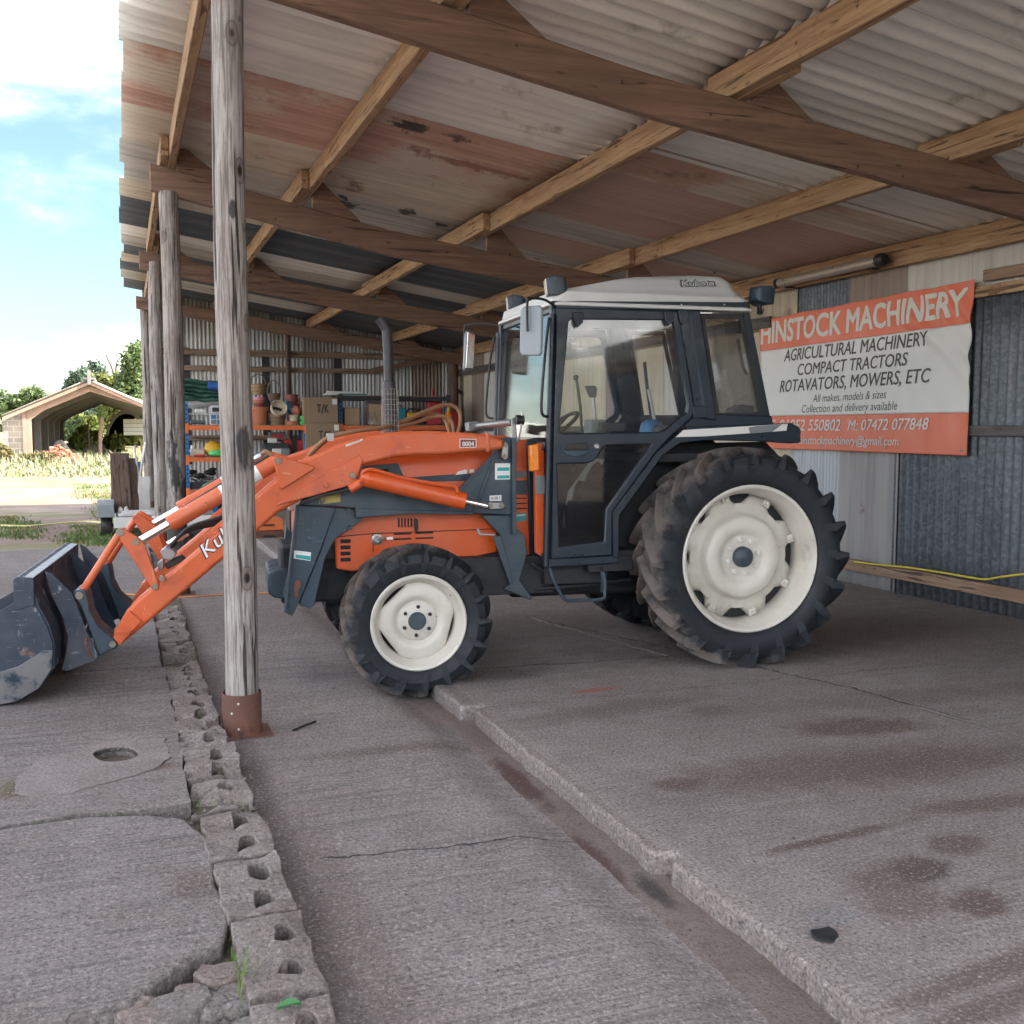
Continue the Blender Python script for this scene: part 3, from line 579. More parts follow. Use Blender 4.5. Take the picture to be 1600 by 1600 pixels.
KB = [(2.10, 2.52, .255, .455, .05, .2), (2.56, 2.98, .255, .46, .06, .3), (3.0, 3.44, .245, .455, .065, .2), (3.46, 3.92, .235, .45, .06, .4), (3.95, 4.30, .21, .44, .045, 1.0), (4.33, 4.76, .215, .435, .055, .5),
      (4.79, 5.22, .21, .425, .05, .6), (5.25, 5.66, .205, .415, .055, .4), (5.69, 6.12, .20, .41, .045, .6), (6.15, 6.56, .20, .40, .05, .5), (6.75, 7.2, .20, .41, .06, .9), (7.24, 7.7, .20, .40, .06, .5), (7.74, 8.2, .20, .40, .055, .6), (8.24, 8.7, .20, .395, .055, .6)]
ORD = ['nearest', 'second', 'third', 'fourth', 'fifth', 'sixth', 'seventh', 'eighth', 'ninth', 'tenth', 'eleventh', 'twelfth', 'thirteenth', 'farthest']
EX = {0: 'with a green leaf in its cell', 1: 'with pebbles in its cells', 2: 'with two square soil filled cells', 4: 'crumbled into rubble on top', 6: 'opposite the foot of the near pole', 10: 'a rough broken lump beyond the gap'}
for i, (a, b, c, d, t, br) in enumerate(KB):
    o = kerb_block(a, b, c, d, t, 31 + i, br)
    tag(o, '%s hollow concrete block of the kerb row%s' % (ORD[i], ', ' + EX[i] if i in EX else ' along the apron edge'), 'kerb block', 'hollow concrete blocks laid as a kerb')
# broken stones at the near left corner
ST = [((268, 1585), .10, .055, 'stone'), ((345, 1525), .085, .06, 'stonep'), ((385, 1560), .09, .055, 'stone'), ((315, 1575), .075, .05, 'stone'), ((235, 1598), .07, .05, 'stonep'), ((415, 1520), .07, .05, 'stonep'), ((440, 1580), .07, .05, 'stone'), ((205, 1580), .06, .05, 'stonep'), ((395, 1600), .06, .04, 'stone'), ((300, 1552), .045, .05, 'stonep')]
SL = ['flat grey broken stone at the very bottom of the photo, left of the others', 'pinkish broken stone lying below the corner of the cracked apron slab', 'grey broken stone right of the pinkish one, beside the grass blades', 'grey flat stone in the middle of the rubble corner', 'small pinkish chip at the left end of the rubble', 'pinkish stone against the second kerb block', 'grey stone touching the nearest kerb block', 'small pinkish chip under the broken apron edge', 'small grey stone at the bottom edge under the grass', 'little pinkish chip between the slab edge and the flat stones']
for i, ((u, v), r_, hh, mm) in enumerate(ST):
    c = onZ(u, v, .02); rr = random.Random(70 + i); n = 7
    po = [(c.x + r_ * (.75 + .4 * rr.random()) * math.cos(2 * math.pi * (k + .5 * rr.random()) / n), c.y + .8 * r_ * (.75 + .4 * rr.random()) * math.sin(2 * math.pi * (k + .5 * rr.random()) / n)) for k in range(n)]
    m = MB().prism(jag(po, .03, .008, i), 'z', -.03, hh * .5 + .012)
    for q in m.bm.verts:
        if q.co.z > 0: q.co.z += .012 * mnoise.noise(q.co * 9) + (q.co.x - c.x) * .15 * (rr.random() - .3)
    tag(m.build('broken_stone', M[mm], bevel=.012, origin=(c.x, c.y, -.01)), SL[i], 'stone', 'broken stones at the apron corner')
# gravel and pebbles in joints and drain: nobody could count them
def pebbles(name, spots, mat, seed, lo=.004, hi=.012):
    r = random.Random(seed); V = []; Fc = []
    for (x, y, z, rx, ry, n) in spots:
        for _ in range(n):
            px, py = x + r.gauss(0, rx), y + r.gauss(0, ry); s = r.uniform(lo, hi); b = len(V)
            for d in ((1, 0, 0), (-.8, .4, 0), (.2, -1, .1), (0, .2, .8), (.3, .9, .1), (-.5, -.6, .3)): V.append((px + d[0] * s * r.uniform(.7, 1.2), py + d[1] * s, z + d[2] * s))
            Fc += [(b, b + 4, b + 3), (b + 4, b + 1, b + 3), (b + 1, b + 5, b + 3), (b + 5, b + 2, b + 3), (b + 2, b, b + 3)]
    return tag(raw(name, V, Fc, mat), kind='stuff')
pebbles('grit', [(1.72, 3.04, -.095, .03, .05, 160), (1.66, 3.4, -.095, .03, .4, 90), (1.68, 5.12, -.095, .02, .04, 60), (1.62, 4.5, -.095, .05, .5, 60), (1.64, 2.3, -.095, .03, .3, 80), (1.0, 3.6, -.046, .3, 1.2, 40), (2.8, 3.4, .002, .7, 1.1, 70)], M['grime'], 5, .003, .008)
pebbles('litter', [(3.2, 3.6, .001, 1.0, 1.3, 70), (4.6, 5.8, .001, .8, .8, 45), (1.0, 3.5, -.048, .3, 1.0, 25)], M['stone'], 15, .002, .006)
pebbles('gravel', [(.36, 2.65, .005, .04, .12, 70), (.36, 2.3, .0, .04, .1, 60), (.37, 3.2, .0, .04, .2, 60), (.1, 2.6, .0, .25, .08, 160), (.36, 4.1, .01, .05, .15, 60), (.34, 5.1, .0, .05, .3, 60), (-.5, 2.5, 0, .4, .06, 120), (.24, 4.0, .0, .03, .05, 40)], M['stone'], 6, .006, .018)
# grass in the joints and by the yard: blades nobody could count
def blades(name, spots, mat, seed, wd=.004):
    r = random.Random(seed); V = []; Fc = []
    for (x, y, z, rx, ry, h, n) in spots:
        for _ in range(n):
            px, py = x + r.gauss(0, rx), y + r.gauss(0, ry); hh = h * r.uniform(.4, 1.25); a = r.uniform(0, 6.28); ln = hh * r.uniform(.1, .7); ww = wd * r.uniform(.6, 1.4)
            ca, sa = math.cos(a), math.sin(a); b = len(V)
            for k, (t, wk) in enumerate(((0, 1), (.4, .9), (.75, .6))):
                ox, oy, oz = px + ca * ln * t * t, py + sa * ln * t * t, z + hh * t * (1 - .18 * t)
                V += [(ox - sa * ww * wk, oy + ca * ww * wk, oz), (ox + sa * ww * wk, oy - ca * ww * wk, oz)]
            V.append((px + ca * ln, py + sa * ln, z + hh * .82))
            Fc += [(b, b + 1, b + 3, b + 2), (b + 2, b + 3, b + 5, b + 4), (b + 4, b + 5, b + 6)]
    return tag(raw(name, V, Fc, mat), kind='stuff')
jt = [(.245, y, .0, .006, .04, .07, 10) for y in (2.75, 2.85, 2.95, 3.02, 3.1)] + [(.235, y, .0, .006, .05, .04, 7) for y in (3.4, 3.6, 3.8, 3.9, 4.1, 4.3)]
jt += [(x, 4.05 + .02 * math.sin(x * 9), .03, .035, .008, .022, 12) for x in [-.6 + .06 * i for i in range(14)]] + [(-.45, 4.45, .05, .03, .03, .02, 14), (.36, 5.4, 0, .03, .08, .05, 14), (.33, 4.0, .02, .05, .05, .035, 16), (.35, 2.9, -.01, .03, .05, .04, 14)]
jt += [(.25, 2.62, .0, .012, .05, .15, 16), (.26, 2.72, .0, .01, .06, .13, 14)]
blades('joint_grass', jt, M['grass'], 9, .0022)
blades('dry_joint_grass', [(.35, y, .0, .04, .08, .04, 22) for y in (2.3, 3.2, 3.7, 4.0, 4.1, 4.55, 5.0, 5.5, 6.0, 6.4)], M['drygrass'], 12, .0015)
sp = []; r = random.Random(21)
for (u0, u1, v0, v1, n, h) in ((0, 55, 816, 842, 80, .05), (105, 175, 822, 852, 110, .05), (150, 205, 775, 815, 90, .06), (0, 25, 806, 820, 30, .05), (120, 175, 755, 780, 80, .06), (170, 215, 800, 850, 60, .06)):
    for _ in range(n):
        q = onZ(r.uniform(u0, u1), r.uniform(v0, v1), 0)
        if q.y > 13.6 and not (q.x > .2 and q.y < 20.8): sp.append((q.x, q.y, 0, .10, .14, h, 16))
blades('yard_grass', sp, M['grass'], 22, .006)
sp = []
for _ in range(700):
    q = onZ(r.uniform(-40, 215), 668 + 1600 * 1.5 / r.uniform(31, 52), 0); sp.append((q.x, q.y, 0, .4, .5, r.choice((.12, .2, .35, .5)) * (1 if q.y > 42 else .5), 9))
blades('meadow_grass', sp, M['drygrass'], 23, .022)
# small litter
lf = onZ(452, 1577, .06)
m = MB(); m.grid(lambda u, v: (lf.x + (u - .5) * .06, lf.y + (v - .5) * .03 * math.sin(math.pi * max(.04, u)) , .062 + .010 * abs(v - .5) * 2 + .008 * math.sin(3 * u)), 8, 4)
tag(m.build('leaf', M['leafgreen'], smooth=80, origin=(lf.x, lf.y, .06)), 'single green leaf lying on the nearest kerb block', 'leaf')
a, b = onZ(458, 1143, -.05), onZ(493, 1130, -.05)
tag(MB().tube([(a.x, a.y, -.043), ((a.x + b.x) / 2 + .01, (a.y + b.y) / 2, -.038), (b.x, b.y, -.040)], .006, 6).build('twig', M['dark'], origin=(a.x, a.y, -.045)), 'thin dark twig on the concrete right of the near pole', 'twig')
q = onZ(1287, 1462, 0)
tag(MB().lathe([(0, 0), (.042, .001), (.038, .007), (.02, .011), (0, .010)], (0, 0, 0), n=18).jitter(.014, 26).build('mud_clod', M['dark'], origin=(0, 0, 0)), 'small black clod of mud on the floor near the slab edge', 'clod').location = (q.x, q.y, 0)
q = onZ(1272, 1566, -.1); tag(MB().cyl((0, 0, .01), (.045, .012, .01), .008, n=8).build('cigarette_end', M['decal']), 'white cigarette end lying in the drain channel', 'litter').location = (q.x, q.y, -.095)
# ---------------------------------------------------------------- the open shed
shed = thing('open_shed', 'long timber pole shed with corrugated lean-to roof, open along its left side', 'shed', (.5, 5.26, -.05))
SO = Vector((.5, 5.26, -.05))
class SH(MB):
    def build(s, name, mat, parent=None, **k):
        bmesh.ops.translate(s.bm, verts=s.bm.verts[:], vec=-SO); return super().build(name, mat, parent or shed, **k)
def part(o, label=None):
    if label: o['label'] = label
    return o
RZ = lambda x: 4.02 - .15 * (x - .5)          # purlin tops
# poles
def pole(x, y, lean, r0, r1, top, seed, base=-.05):
    m = SH(); n = 20; rings = []
    for k in range(40):
        t = k / 39; z = base + (top - base) * t; rr = r0 + (r1 - r0) * t; c = Vector((x + lean[0] * t + .008 * math.sin(t * 7 + seed), y + lean[1] * t, z))
        rings.append([c + Vector((math.cos(a), math.sin(a), 0)) * rr * (1 + .035 * mnoise.noise(Vector((math.cos(a) * 1.4, math.sin(a) * 1.4, z * 1.1 + seed))) + .012 * mnoise.noise(Vector((math.cos(a) * 8, math.sin(a) * 8, z * .8)))) for a in [2 * math.pi * i / n for i in range(n)]])
    m.loft(rings); return m.build('post', M['post_scar'] if y < 6 else M['post_soot'] if y < 12 else M['post_plain'], smooth=60)
posts = []
for i, (x, y, top) in enumerate(((.53, 5.26, 3.75), (.46, 9.95, 3.62), (.47, 14.7, 3.7), (.45, 19.7, 3.7))):
    p = pole(x, y, (0, 0), .083 if i == 0 else .092, .075 if i == 0 else .085, top, i * 3.1); posts.append(p)
    sl_ = MB().lathe([(.093, -.05), (.093, .165), (.097, .165), (.097, -.05)], (x, y, 0), n=28)
    sl_.prism([(x - .13, y - .12), (x + .14, y - .12), (x + .14, y + .12), (x - .13, y + .12)], 'z', -.052, -.043)
    bmesh.ops.translate(sl_.bm, verts=sl_.bm.verts[:], vec=-SO); sv = sl_.build('steel_sleeve', M['rust'], p)
    if i == 0:
        for (a, z) in ((-1.85, .125), (-2.2, .075), (-1.85, -.005)):
            bm_ = MB().ball((x + .097 * math.cos(a), y + .097 * math.sin(a), z), .007, (1, 1, 1), 8); bmesh.ops.translate(bm_.bm, verts=bm_.bm.verts[:], vec=-SO); bm_.build('bolt', M['bolt'], p)
posts[0]['label'] = 'nearest grey weathered pole in front of the loader arm, with a rusty steel sleeve'
posts[1]['label'] = 'second pole from the camera, stained black near the floor'
# inner poles against the walls
for (x, y) in ((6.36, 20.1), (3.05, 20.25)): SH().cyl((x, y, -.05), (x, y, RZ(x) - .3), .11 if x > 5 else .05, .10 if x > 5 else .05, n=14).build('post', M['plank'])
# rafters: bottom edge follows the old sagging timbers
def rafter(y, pts, dep, th, x_end=6.55, seed=0):
    m = SH(); n = 40; rings = []
    def zb(x):
        for (a, b) in zip(pts, pts[1:]):
            if x <= b[0] or b is pts[-1]: return a[1] + (b[1] - a[1]) * (x - a[0]) / (b[0] - a[0])
    x0 = pts[0][0]
    for k in range(n + 1):
        x = x0 + (x_end - x0) * k / n; z = zb(x); d = dep * (1 + .05 * mnoise.noise(Vector((x * .9, seed, 0)))); j = .010 * mnoise.noise(Vector((x * 2.2, seed, 4)))
        rings.append([(x, y - th / 2 + j, z + .3 * j), (x, y + th / 2 + j, z), (x, y + th / 2 + j, z + d), (x, y - th / 2 + j, z + d + .8 * j)])
    m.loft(rings); return m.build('rafter', M['rafter'], bevel=.012)
RAF = [(.55, [(.3, 3.66), (6.6, 2.75)], .235, .10), (5.26, [(.30, 3.655), (2.84, 3.235), (6.6, 2.745)], .225, .085), (9.95, [(.30, 3.62), (2.5, 3.17), (6.6, 2.62)], .24, .085), (14.7, [(.28, 3.60), (3, 3.18), (6.6, 2.66)], .24, .085), (19.55, [(.3, 3.60), (6.6, 2.7)], .22, .085)]
for i, (y, pts, d, t) in enumerate(RAF): rafter(y, pts, d, t, seed=i * 5)
# purlins with side-by-side splices at the rafters
PX = [.45, 1.66, 3.41, 5.0, 6.50]
for i, x in enumerate(PX):
    z = RZ(x); segs = [(.25, 5.50, -.03), (4.78, 10.3, .045), (9.6, 15.0, -.03), (14.4, 20.3, .045)]
    if i == 4: segs = [(-5.9, 10.0, 0), (10.0, 20.3, 0)]
    for k, (a, b, off) in enumerate(segs):
        m = SH(); rings = []; n = 24; d = .165 if i < 4 else .19; th = .072
        sl_ = -.15
        for q in range(n + 1):
            y = a + (b - a) * q / n; j = .006 * mnoise.noise(Vector((x, y * 1.1, k)))
            rings.append([(x + off - th / 2 + j, y, z - d + j - sl_ * th * -.5), (x + off + th / 2 + j, y, z - d + j + sl_ * th * .5), (x + off + th / 2, y, z + sl_ * th * .5 - .002), (x + off - th / 2, y, z - sl_ * th * .5 - .002)])
        m.loft(rings); m.build('purlin', M['purlin'], bevel=.008)
# triangular packing cleats on the rafters
for (y, pts, d, t) in RAF[1:5]:
    for i, x in enumerate(PX[:4]):
        zt = 0
        for (a, b) in zip(pts, pts[1:]):
            if x <= b[0] or b is pts[-1]: zt = a[1] + (b[1] - a[1]) * (x - a[0]) / (b[0] - a[0]) + d; break
        off = .09
        P_ = [(x + off, zt - .02 - .15 * off), (x + off, RZ(x) - .015), (x + off + .10, RZ(x) - .03), (x + off + .46, zt - .02 - .15 * (off + .46))]
        SH().prism(P_, 'y', y - .03, y + .03).build('cleat', M['rafter'], bevel=.004)
# roof sheets: upper run, lower run
UP = [(a, a + 1.0, 'roof_white', .146) for a in (.2, 1.2, 2.2, 3.2, 4.2)] + [(5.2, 6.1, 'roof_white', .146), (6.1, 6.95, 'roof_white', .146), (6.95, 7.62, 'roof_white', .146), (7.62, 8.3, 'roof_pink', .10), (8.3, 9.0, 'roof_pink', .10), (9.0, 9.6, 'roof_buff', .10),
      (9.6, 10.25, 'roof_buff', .10), (10.25, 10.95, 'roof_grey', .10), (10.95, 11.7, 'roof_grey', .076), (11.7, 12.5, 'roof_buff', .076), (12.5, 13.3, 'roof_dark', .076), (13.3, 14.15, 'roof_dark', .076), (14.15, 15.0, 'roof_white', .076), (15.0, 15.7, 'roof_grey', .076), (15.7, 16.6, 'roof_dark', .076), (16.6, 17.3, 'roof_buff', .076), (17.3, 18.3, 'roof_dark', .076), (18.3, 19.2, 'roof_grey', .076), (19.2, 20.46, 'roof_dark', .076)]
LO = [(a, a + 1.0, 'roof_white', .146) for a in (.2, 1.2, 2.2, 3.2, 4.2)] + [(5.2, 6.1, 'roof_white', .146), (6.1, 6.9, 'roof_white', .146), (6.9, 7.6, 'roof_buff', .10), (7.6, 8.4, 'roof_mauve', .10), (8.4, 9.2, 'roof_mauve', .10), (9.2, 9.9, 'roof_grey', .10), (9.9, 10.7, 'roof_mauve', .10), (10.7, 11.6, 'roof_grey', .076),
      (11.6, 12.5, 'roof_buff', .076), (12.5, 14.15, 'roof_dark', .076), (14.15, 15.0, 'roof_grey', .076), (15.0, 16.6, 'roof_dark', .076), (16.6, 17.5, 'roof_white', .076), (17.5, 20.46, 'roof_dark', .076)]
rr = random.Random(8)
NAMEC = {'roof_white': None, 'roof_pink': 'pinkish stained roof sheet', 'roof_buff': 'buff coloured roof sheet', 'roof_grey': 'grey weathered roof sheet', 'roof_dark': 'dark blue roof sheet', 'roof_mauve': 'mauve stained roof sheet'}
LAP = lambda y: 3.41 + (-.03 if y < 5.2 else .045 if y < 9.95 else -.03 if y < 14.7 else .045)
for lst, xa, xb, lift in ((UP, .08, 0, .007), (LO, 1, 6.72, 0)):
    for i, (y0, y1, mm, pt) in enumerate(lst):
        ym = (y0 + y1) / 2
        if lst is UP: xb = LAP(ym) + .03
        else: xa = LAP(ym) - .004
        amp = {.146: .026, .10: .021, .076: .016}[pt]; x0 = xa + (rr.uniform(-.035, .03) if xa < 1 else 0); up = amp + lift + .004 * (i % 2)
        p0 = Vector((x0, y0 - .04, RZ(x0) + up)) - SO; L = Vector((xb - x0, 0, RZ(xb) - RZ(x0)))
        o = corr('roof_sheet', M[mm], p0, L, (0, y1 - y0 + .06, 0), pt, amp, shed, ph=((y0 - .04) / pt) % 1.0, nl=10, th=.006, wob=.006, seed=i + xa)
        part(o, NAMEC[mm])
# back wall along the right side: upright sheets, short ones above the rail
WX = 6.56
def wy(u, v=700): return onX(u, v, WX).y
def wsheet(y0, y1, z0, z1, mat, pt=.076, amp=.009, dx=0, label=None):
    o = corr('wall_sheet', M[mat], Vector((WX + dx, y0, z0)) - SO, (0, 0, z1 - z0), (0, y1 - y0, 0), pt, amp, shed, ph=rr.random(), nl=6, th=.004, wob=.004, seed=y0)
    return part(o, label)
R2 = onX(1560, 447, 6.5).z                                  # upper rail height
cuts = [-8.5, -6, -4, -2, 0, 2, 4, 5.2, wy(1403), wy(1312), wy(1240)]  # sheets behind the camera are unseen, extended there to block the sun
mats = ['galv', 'fibre', 'galv', 'fibrew', 'galv', 'fibre', 'galv', 'galv', 'fibre', 'galvl']
for i, mm in enumerate(mats): wsheet(cuts[i] - .02, cuts[i + 1] + .02, -.02, R2 + .02, mm, .09 if mm == 'galv' else .13 if 'fibre' in mm else .05, .015 if mm == 'galv' else .007, -.004 * (i % 2))
y = cuts[-1]; k = 0; cyc = ['cream', 'cream', 'fibrew', 'cream', 'brownw', 'cream', 'cream', 'brownw', 'cream', 'cream', 'fibrew', 'brownw', 'cream', 'cream', 'brownw', 'cream', 'fibrew', 'cream']
while y < 20.3:
    wd = min([.95, .8, 1.05, .7][k % 4], 20.4 - y); wsheet(y - .015, y + wd + .015, -.02, 3.15, cyc[k % len(cyc)], .14, .007, -.004 * (k % 2)); y += wd; k += 1
ucut = [-8.5, -5, -2, 1, 4, wy(1515, 410), wy(1415, 420), wy(1325, 440), wy(1200, 470)]  # same unseen sun-blocking run behind the camera, above the rail
for i, mm in enumerate(['fibrew', 'fibrew', 'brownw', 'fibrew', 'fibrew', 'fibrew', 'brownw', 'galv']): wsheet(ucut[i] - .02, ucut[i + 1] + .02, R2 - .02, 3.12, mm, .10 if mm != 'galv' else .05, .007, .012 + .004 * (i % 2))
def rail(y0, y1, z, h, d, mat, x=WX - .016): 
    m = SH(); n = 30; rings = []
    for q in range(n + 1):
        yy = y0 + (y1 - y0) * q / n; j = .008 * mnoise.noise(Vector((z * 5, yy * .9, 1)))
        rings.append([(x - d, yy, z - h / 2 + j), (x, yy, z - h / 2 + j), (x, yy, z + h / 2 + j), (x - d, yy, z + h / 2 + j)])
    m.loft(rings); return m.build('wall_rail', M[mat], bevel=.006)
rail(-8, 20.2, R2 - .02, .09, .05, 'purlin'); rail(-8, wy(1545, 440), R2 + .10, .09, .05, 'rail')
rail(-8, 20.2, onX(1560, 673, 6.5).z, .085, .05, 'greyrail'); rail(-8, 20.2, onX(1450, 905, 6.5).z, .105, .055, 'rail'); rail(9.3, 20.2, 2.62, .12, .04, 'greyrail', WX - .07)
# end wall: upright sheets over rails
EYW = 20.42
ex = .42; k = 0
ec = ['bluish', 'fibrew', 'bluish', 'bluish', 'fibre', 'bluish', 'bluish', 'brownw', 'bluish']
while ex < 6.55:
    wd = min([.72, .68, .8][k % 3], 6.58 - ex); mm = ec[k % len(ec)]
    endo = part(corr('wall_sheet', M[mm], Vector((ex, EYW + .004 * (k % 2), -.06)) - SO, (0, 0, RZ(ex + wd) + .075), (wd + .03, 0, 0), .076, .010, shed, ph=rr.random(), nl=5, th=.004, seed=k))
    if k in (0, 2, 4): part(SH().box(ex + wd - .05, ex + wd + .10, EYW - .016, EYW - .006, .8, 3.0).build('wall_sheet', M['darkgap']), 'dark strip between pale end wall sheets')
    for v_ in endo.data.vertices:
        if v_.co.z + SO.z > 2.4: v_.co.z = RZ(v_.co.x + SO.x) + .035 - SO.z
    ex += wd; k += 1
for (x0, x1, z, h, d) in ((.5, 6.5, 2.92, .12, .06), (.5, 4.9, 2.62, .10, .05), (.5, 6.5, 1.3, .1, .05)): 
    m = SH(); m.loft([[(x, EYW - .02 - d, z - h / 2), (x, EYW - .02, z - h / 2), (x, EYW - .02, z + h / 2), (x, EYW - .02 - d, z + h / 2)] for x in (x0, x1)]); m.build('wall_rail', M['railx'], bevel=.006)
# diagonal brace in the far corner
SH().loft([[(x, 20.2 - d, z - .06), (x, 20.2 - d + .05, z - .06), (x, 20.2 - d + .05, z + .06), (x, 20.2 - d, z + .06)] for (x, z, d) in ((4.7, 2.62, 0), (6.45, 3.0, 0))]).build('wall_rail', M['rafter'], bevel=.006)
# ---------------------------------------------------------------- far yard: barn, hut, trees
def leafcloud(name, mat, parent, blobs, size, seed, origin=(0, 0, 0), two=None):
    g = np.random.default_rng(seed); V = []; Fc = []
    for (c, rr_, n) in blobs:
        nc = max(3, n // 22); d = g.normal(size=(nc, 3)); d /= np.linalg.norm(d, axis=1)[:, None]; rad_ = g.uniform(.25, 1, nc) ** .5
        cc = np.array(c) + d * rad_[:, None] * np.array(rr_); ks = g.integers(0, nc, n)
        P = cc[ks] + g.normal(size=(n, 3)) * np.array(rr_) * .17
        a = g.normal(size=(n, 3)); a /= np.linalg.norm(a, axis=1)[:, None]; b = np.cross(a, g.normal(size=(n, 3))); b /= np.linalg.norm(b, axis=1)[:, None]
        s = size * g.uniform(.5, 1.3, n)[:, None]
        for p, u, v in zip(P, a * s, b * s * .6):
            k = len(V); V += [p - u, p - v * .8, p + u, p + v]; Fc.append((k, k + 1, k + 2, k + 3))
    V = [(q[0] - origin[0], q[1] - origin[1], q[2] - origin[2]) for q in V]
    return raw(name, V, Fc, mat, parent)
def tree(name, label, u, ytop, ybase, depth, widths, mat, n, size, seed, group='trees in the far yard', bare=False, cat='tree'):
    """u centre pixel; ytop/ybase pixels of the crown; depth in metres along Y"""
    c = onY(u, (ytop + ybase) / 2, depth); h = (onY(u, ytop, depth).z - onY(u, ybase, depth).z); wd = widths * depth / 1600 / .93
    t = thing(name, label, cat, (c.x, depth, 0), 0, group); r = random.Random(seed); bl = []
    for k in range(7):
        a = r.uniform(0, 6.28); q = r.uniform(.1, .62)
        bl.append(((wd / 2 * q * math.cos(a), wd / 2 * q * math.sin(a) * .8, c.z + h * r.uniform(-.28, .26)), (wd * r.uniform(.2, .3), wd * r.uniform(.2, .3), h * r.uniform(.17, .27)), n // 7))
    m = MB(); top = c.z + h * .25
    m.tube([(0, 0, -.1), (.1, 0, top * .35), (-.05, .1, top * .7), (0, 0, top)], [.02 * h + .09, .03], 8)
    for k in range(5):
        a = r.uniform(0, 6.28); z0 = top * r.uniform(.35, .75); m.tube([(0, 0, z0), (wd * .18 * math.cos(a), wd * .18 * math.sin(a), z0 + h * .2), (wd * .34 * math.cos(a), wd * .34 * math.sin(a), z0 + h * .34)], [.05, .015], 6)
    m.build('trunk', M['bark'], t); leafcloud('crown', mat, t, [(a_, b_, int(c_ * 2.3)) for (a_, b_, c_) in bl], size * .62, seed); return t
tree('tree', 'tall leafy tree rising directly behind the shed posts', 205, 515, 640, 95, 60, M['leaf'], 3000, .34, 1)
tree('tree', 'round bluish tree left of the barn ridge', 121, 565, 660, 120, 36, M['leafb'], 1600, .42, 2)
tree('tree', 'bluish tree standing just above the barn ridge', 152, 558, 660, 122, 46, M['leafb'], 2000, .42, 3)
tree('tree', 'yellowish green tree behind the right slope of the barn roof', 176, 575, 660, 105, 56, M['leafy'], 2400, .38, 4)
tree('tree', 'broad tree at the left edge beyond the barn roof', 22, 606, 690, 150, 50, M['leaf'], 1800, .5, 5)
tree('tree', 'low rounded tree behind the left slope of the barn roof', 60, 603, 690, 150, 56, M['leaf'], 1800, .5, 6)
t = thing('dead_tree', 'bare dead stems sticking up right of the barn ridge', 'tree', (onY(180, 640, 110).x, 110, 0), 0)
m = MB(); c0 = onY(180, 640, 110)
for pp_ in ([(178, 640), (177, 585), (168, 560), (165, 553)], [(180, 640), (181, 580), (183, 565), (182, 552)]):
    m.tube([(onY(a, b, 110).x - c0.x, 0, onY(a, b, 110).z) for (a, b) in [(180, 668)] + pp_], [.16, .05], 6)
m.build('trunk', M['bark'], t)
def bush(name, label, u, vt, vb, depth, wd, mat, n, size, seed, group='bushes seen through the barn'):
    c = onY(u, vb, depth); h = onY(u, vt, depth).z; W_ = wd * depth / 1600 / .93; r = random.Random(seed)
    t = thing(name, label, 'bush', (c.x, depth, 0), 0, group); m = MB()
    for k in range(4): m.tube([(0, 0, -.05), (r.uniform(-.2, .2) * W_, r.uniform(-.2, .2), h * .4), (r.uniform(-.35, .35) * W_, r.uniform(-.4, .4), h * .75)], [.05, .015], 5)
    m.build('stem', M['bark'], t)
    leafcloud('foliage', mat, t, [((r.uniform(-.35, .35) * W_, r.uniform(-.5, .5), h * r.uniform(.25, .75)), (W_ * .25, W_ * .25, h * .26), n // 6) for _ in range(6)], size, seed); return t
bush('bush', 'dark green bush at the far left of the barn opening', 103, 648, 705, 96, 34, M['leaf'], 1700, .28, 11)
bush('bush', 'tall yellow green bush in the middle of the barn opening', 130, 628, 708, 104, 44, M['leafy'], 2000, .3, 12)
bush('bush', 'leafy bush filling the top right of the barn opening', 165, 622, 705, 108, 60, M['leafy'], 2200, .32, 13)
bush('bush', 'low weedy bush in front of the dark arched hut', 190, 676, 712, 66, 44, M['leafy'], 1600, .17, 14)
bush('bush', 'weed bush right of the brick pile', 134, 668, 716, 62, 40, M['leafy'], 1600, .16, 15)
bush('bush', 'dry weeds at the left corner of the barn wall', 8, 690, 728, 47, 26, M['leafd'], 900, .11, 16, 'weeds before the barn')
bush('bush', 'dry low weeds under the barn wall', 58, 708, 728, 46, 40, M['leafd'], 700, .10, 17, 'weeds before the barn')
bush('bush', 'green weeds behind the hut post', 214, 660, 712, 74, 30, M['leafy'], 1200, .18, 18)
bush('hedge', 'wide mass of hedge closing the yard behind the barn', 150, 636, 706, 128, 190, M['leaf'], 4200, .5, 19)
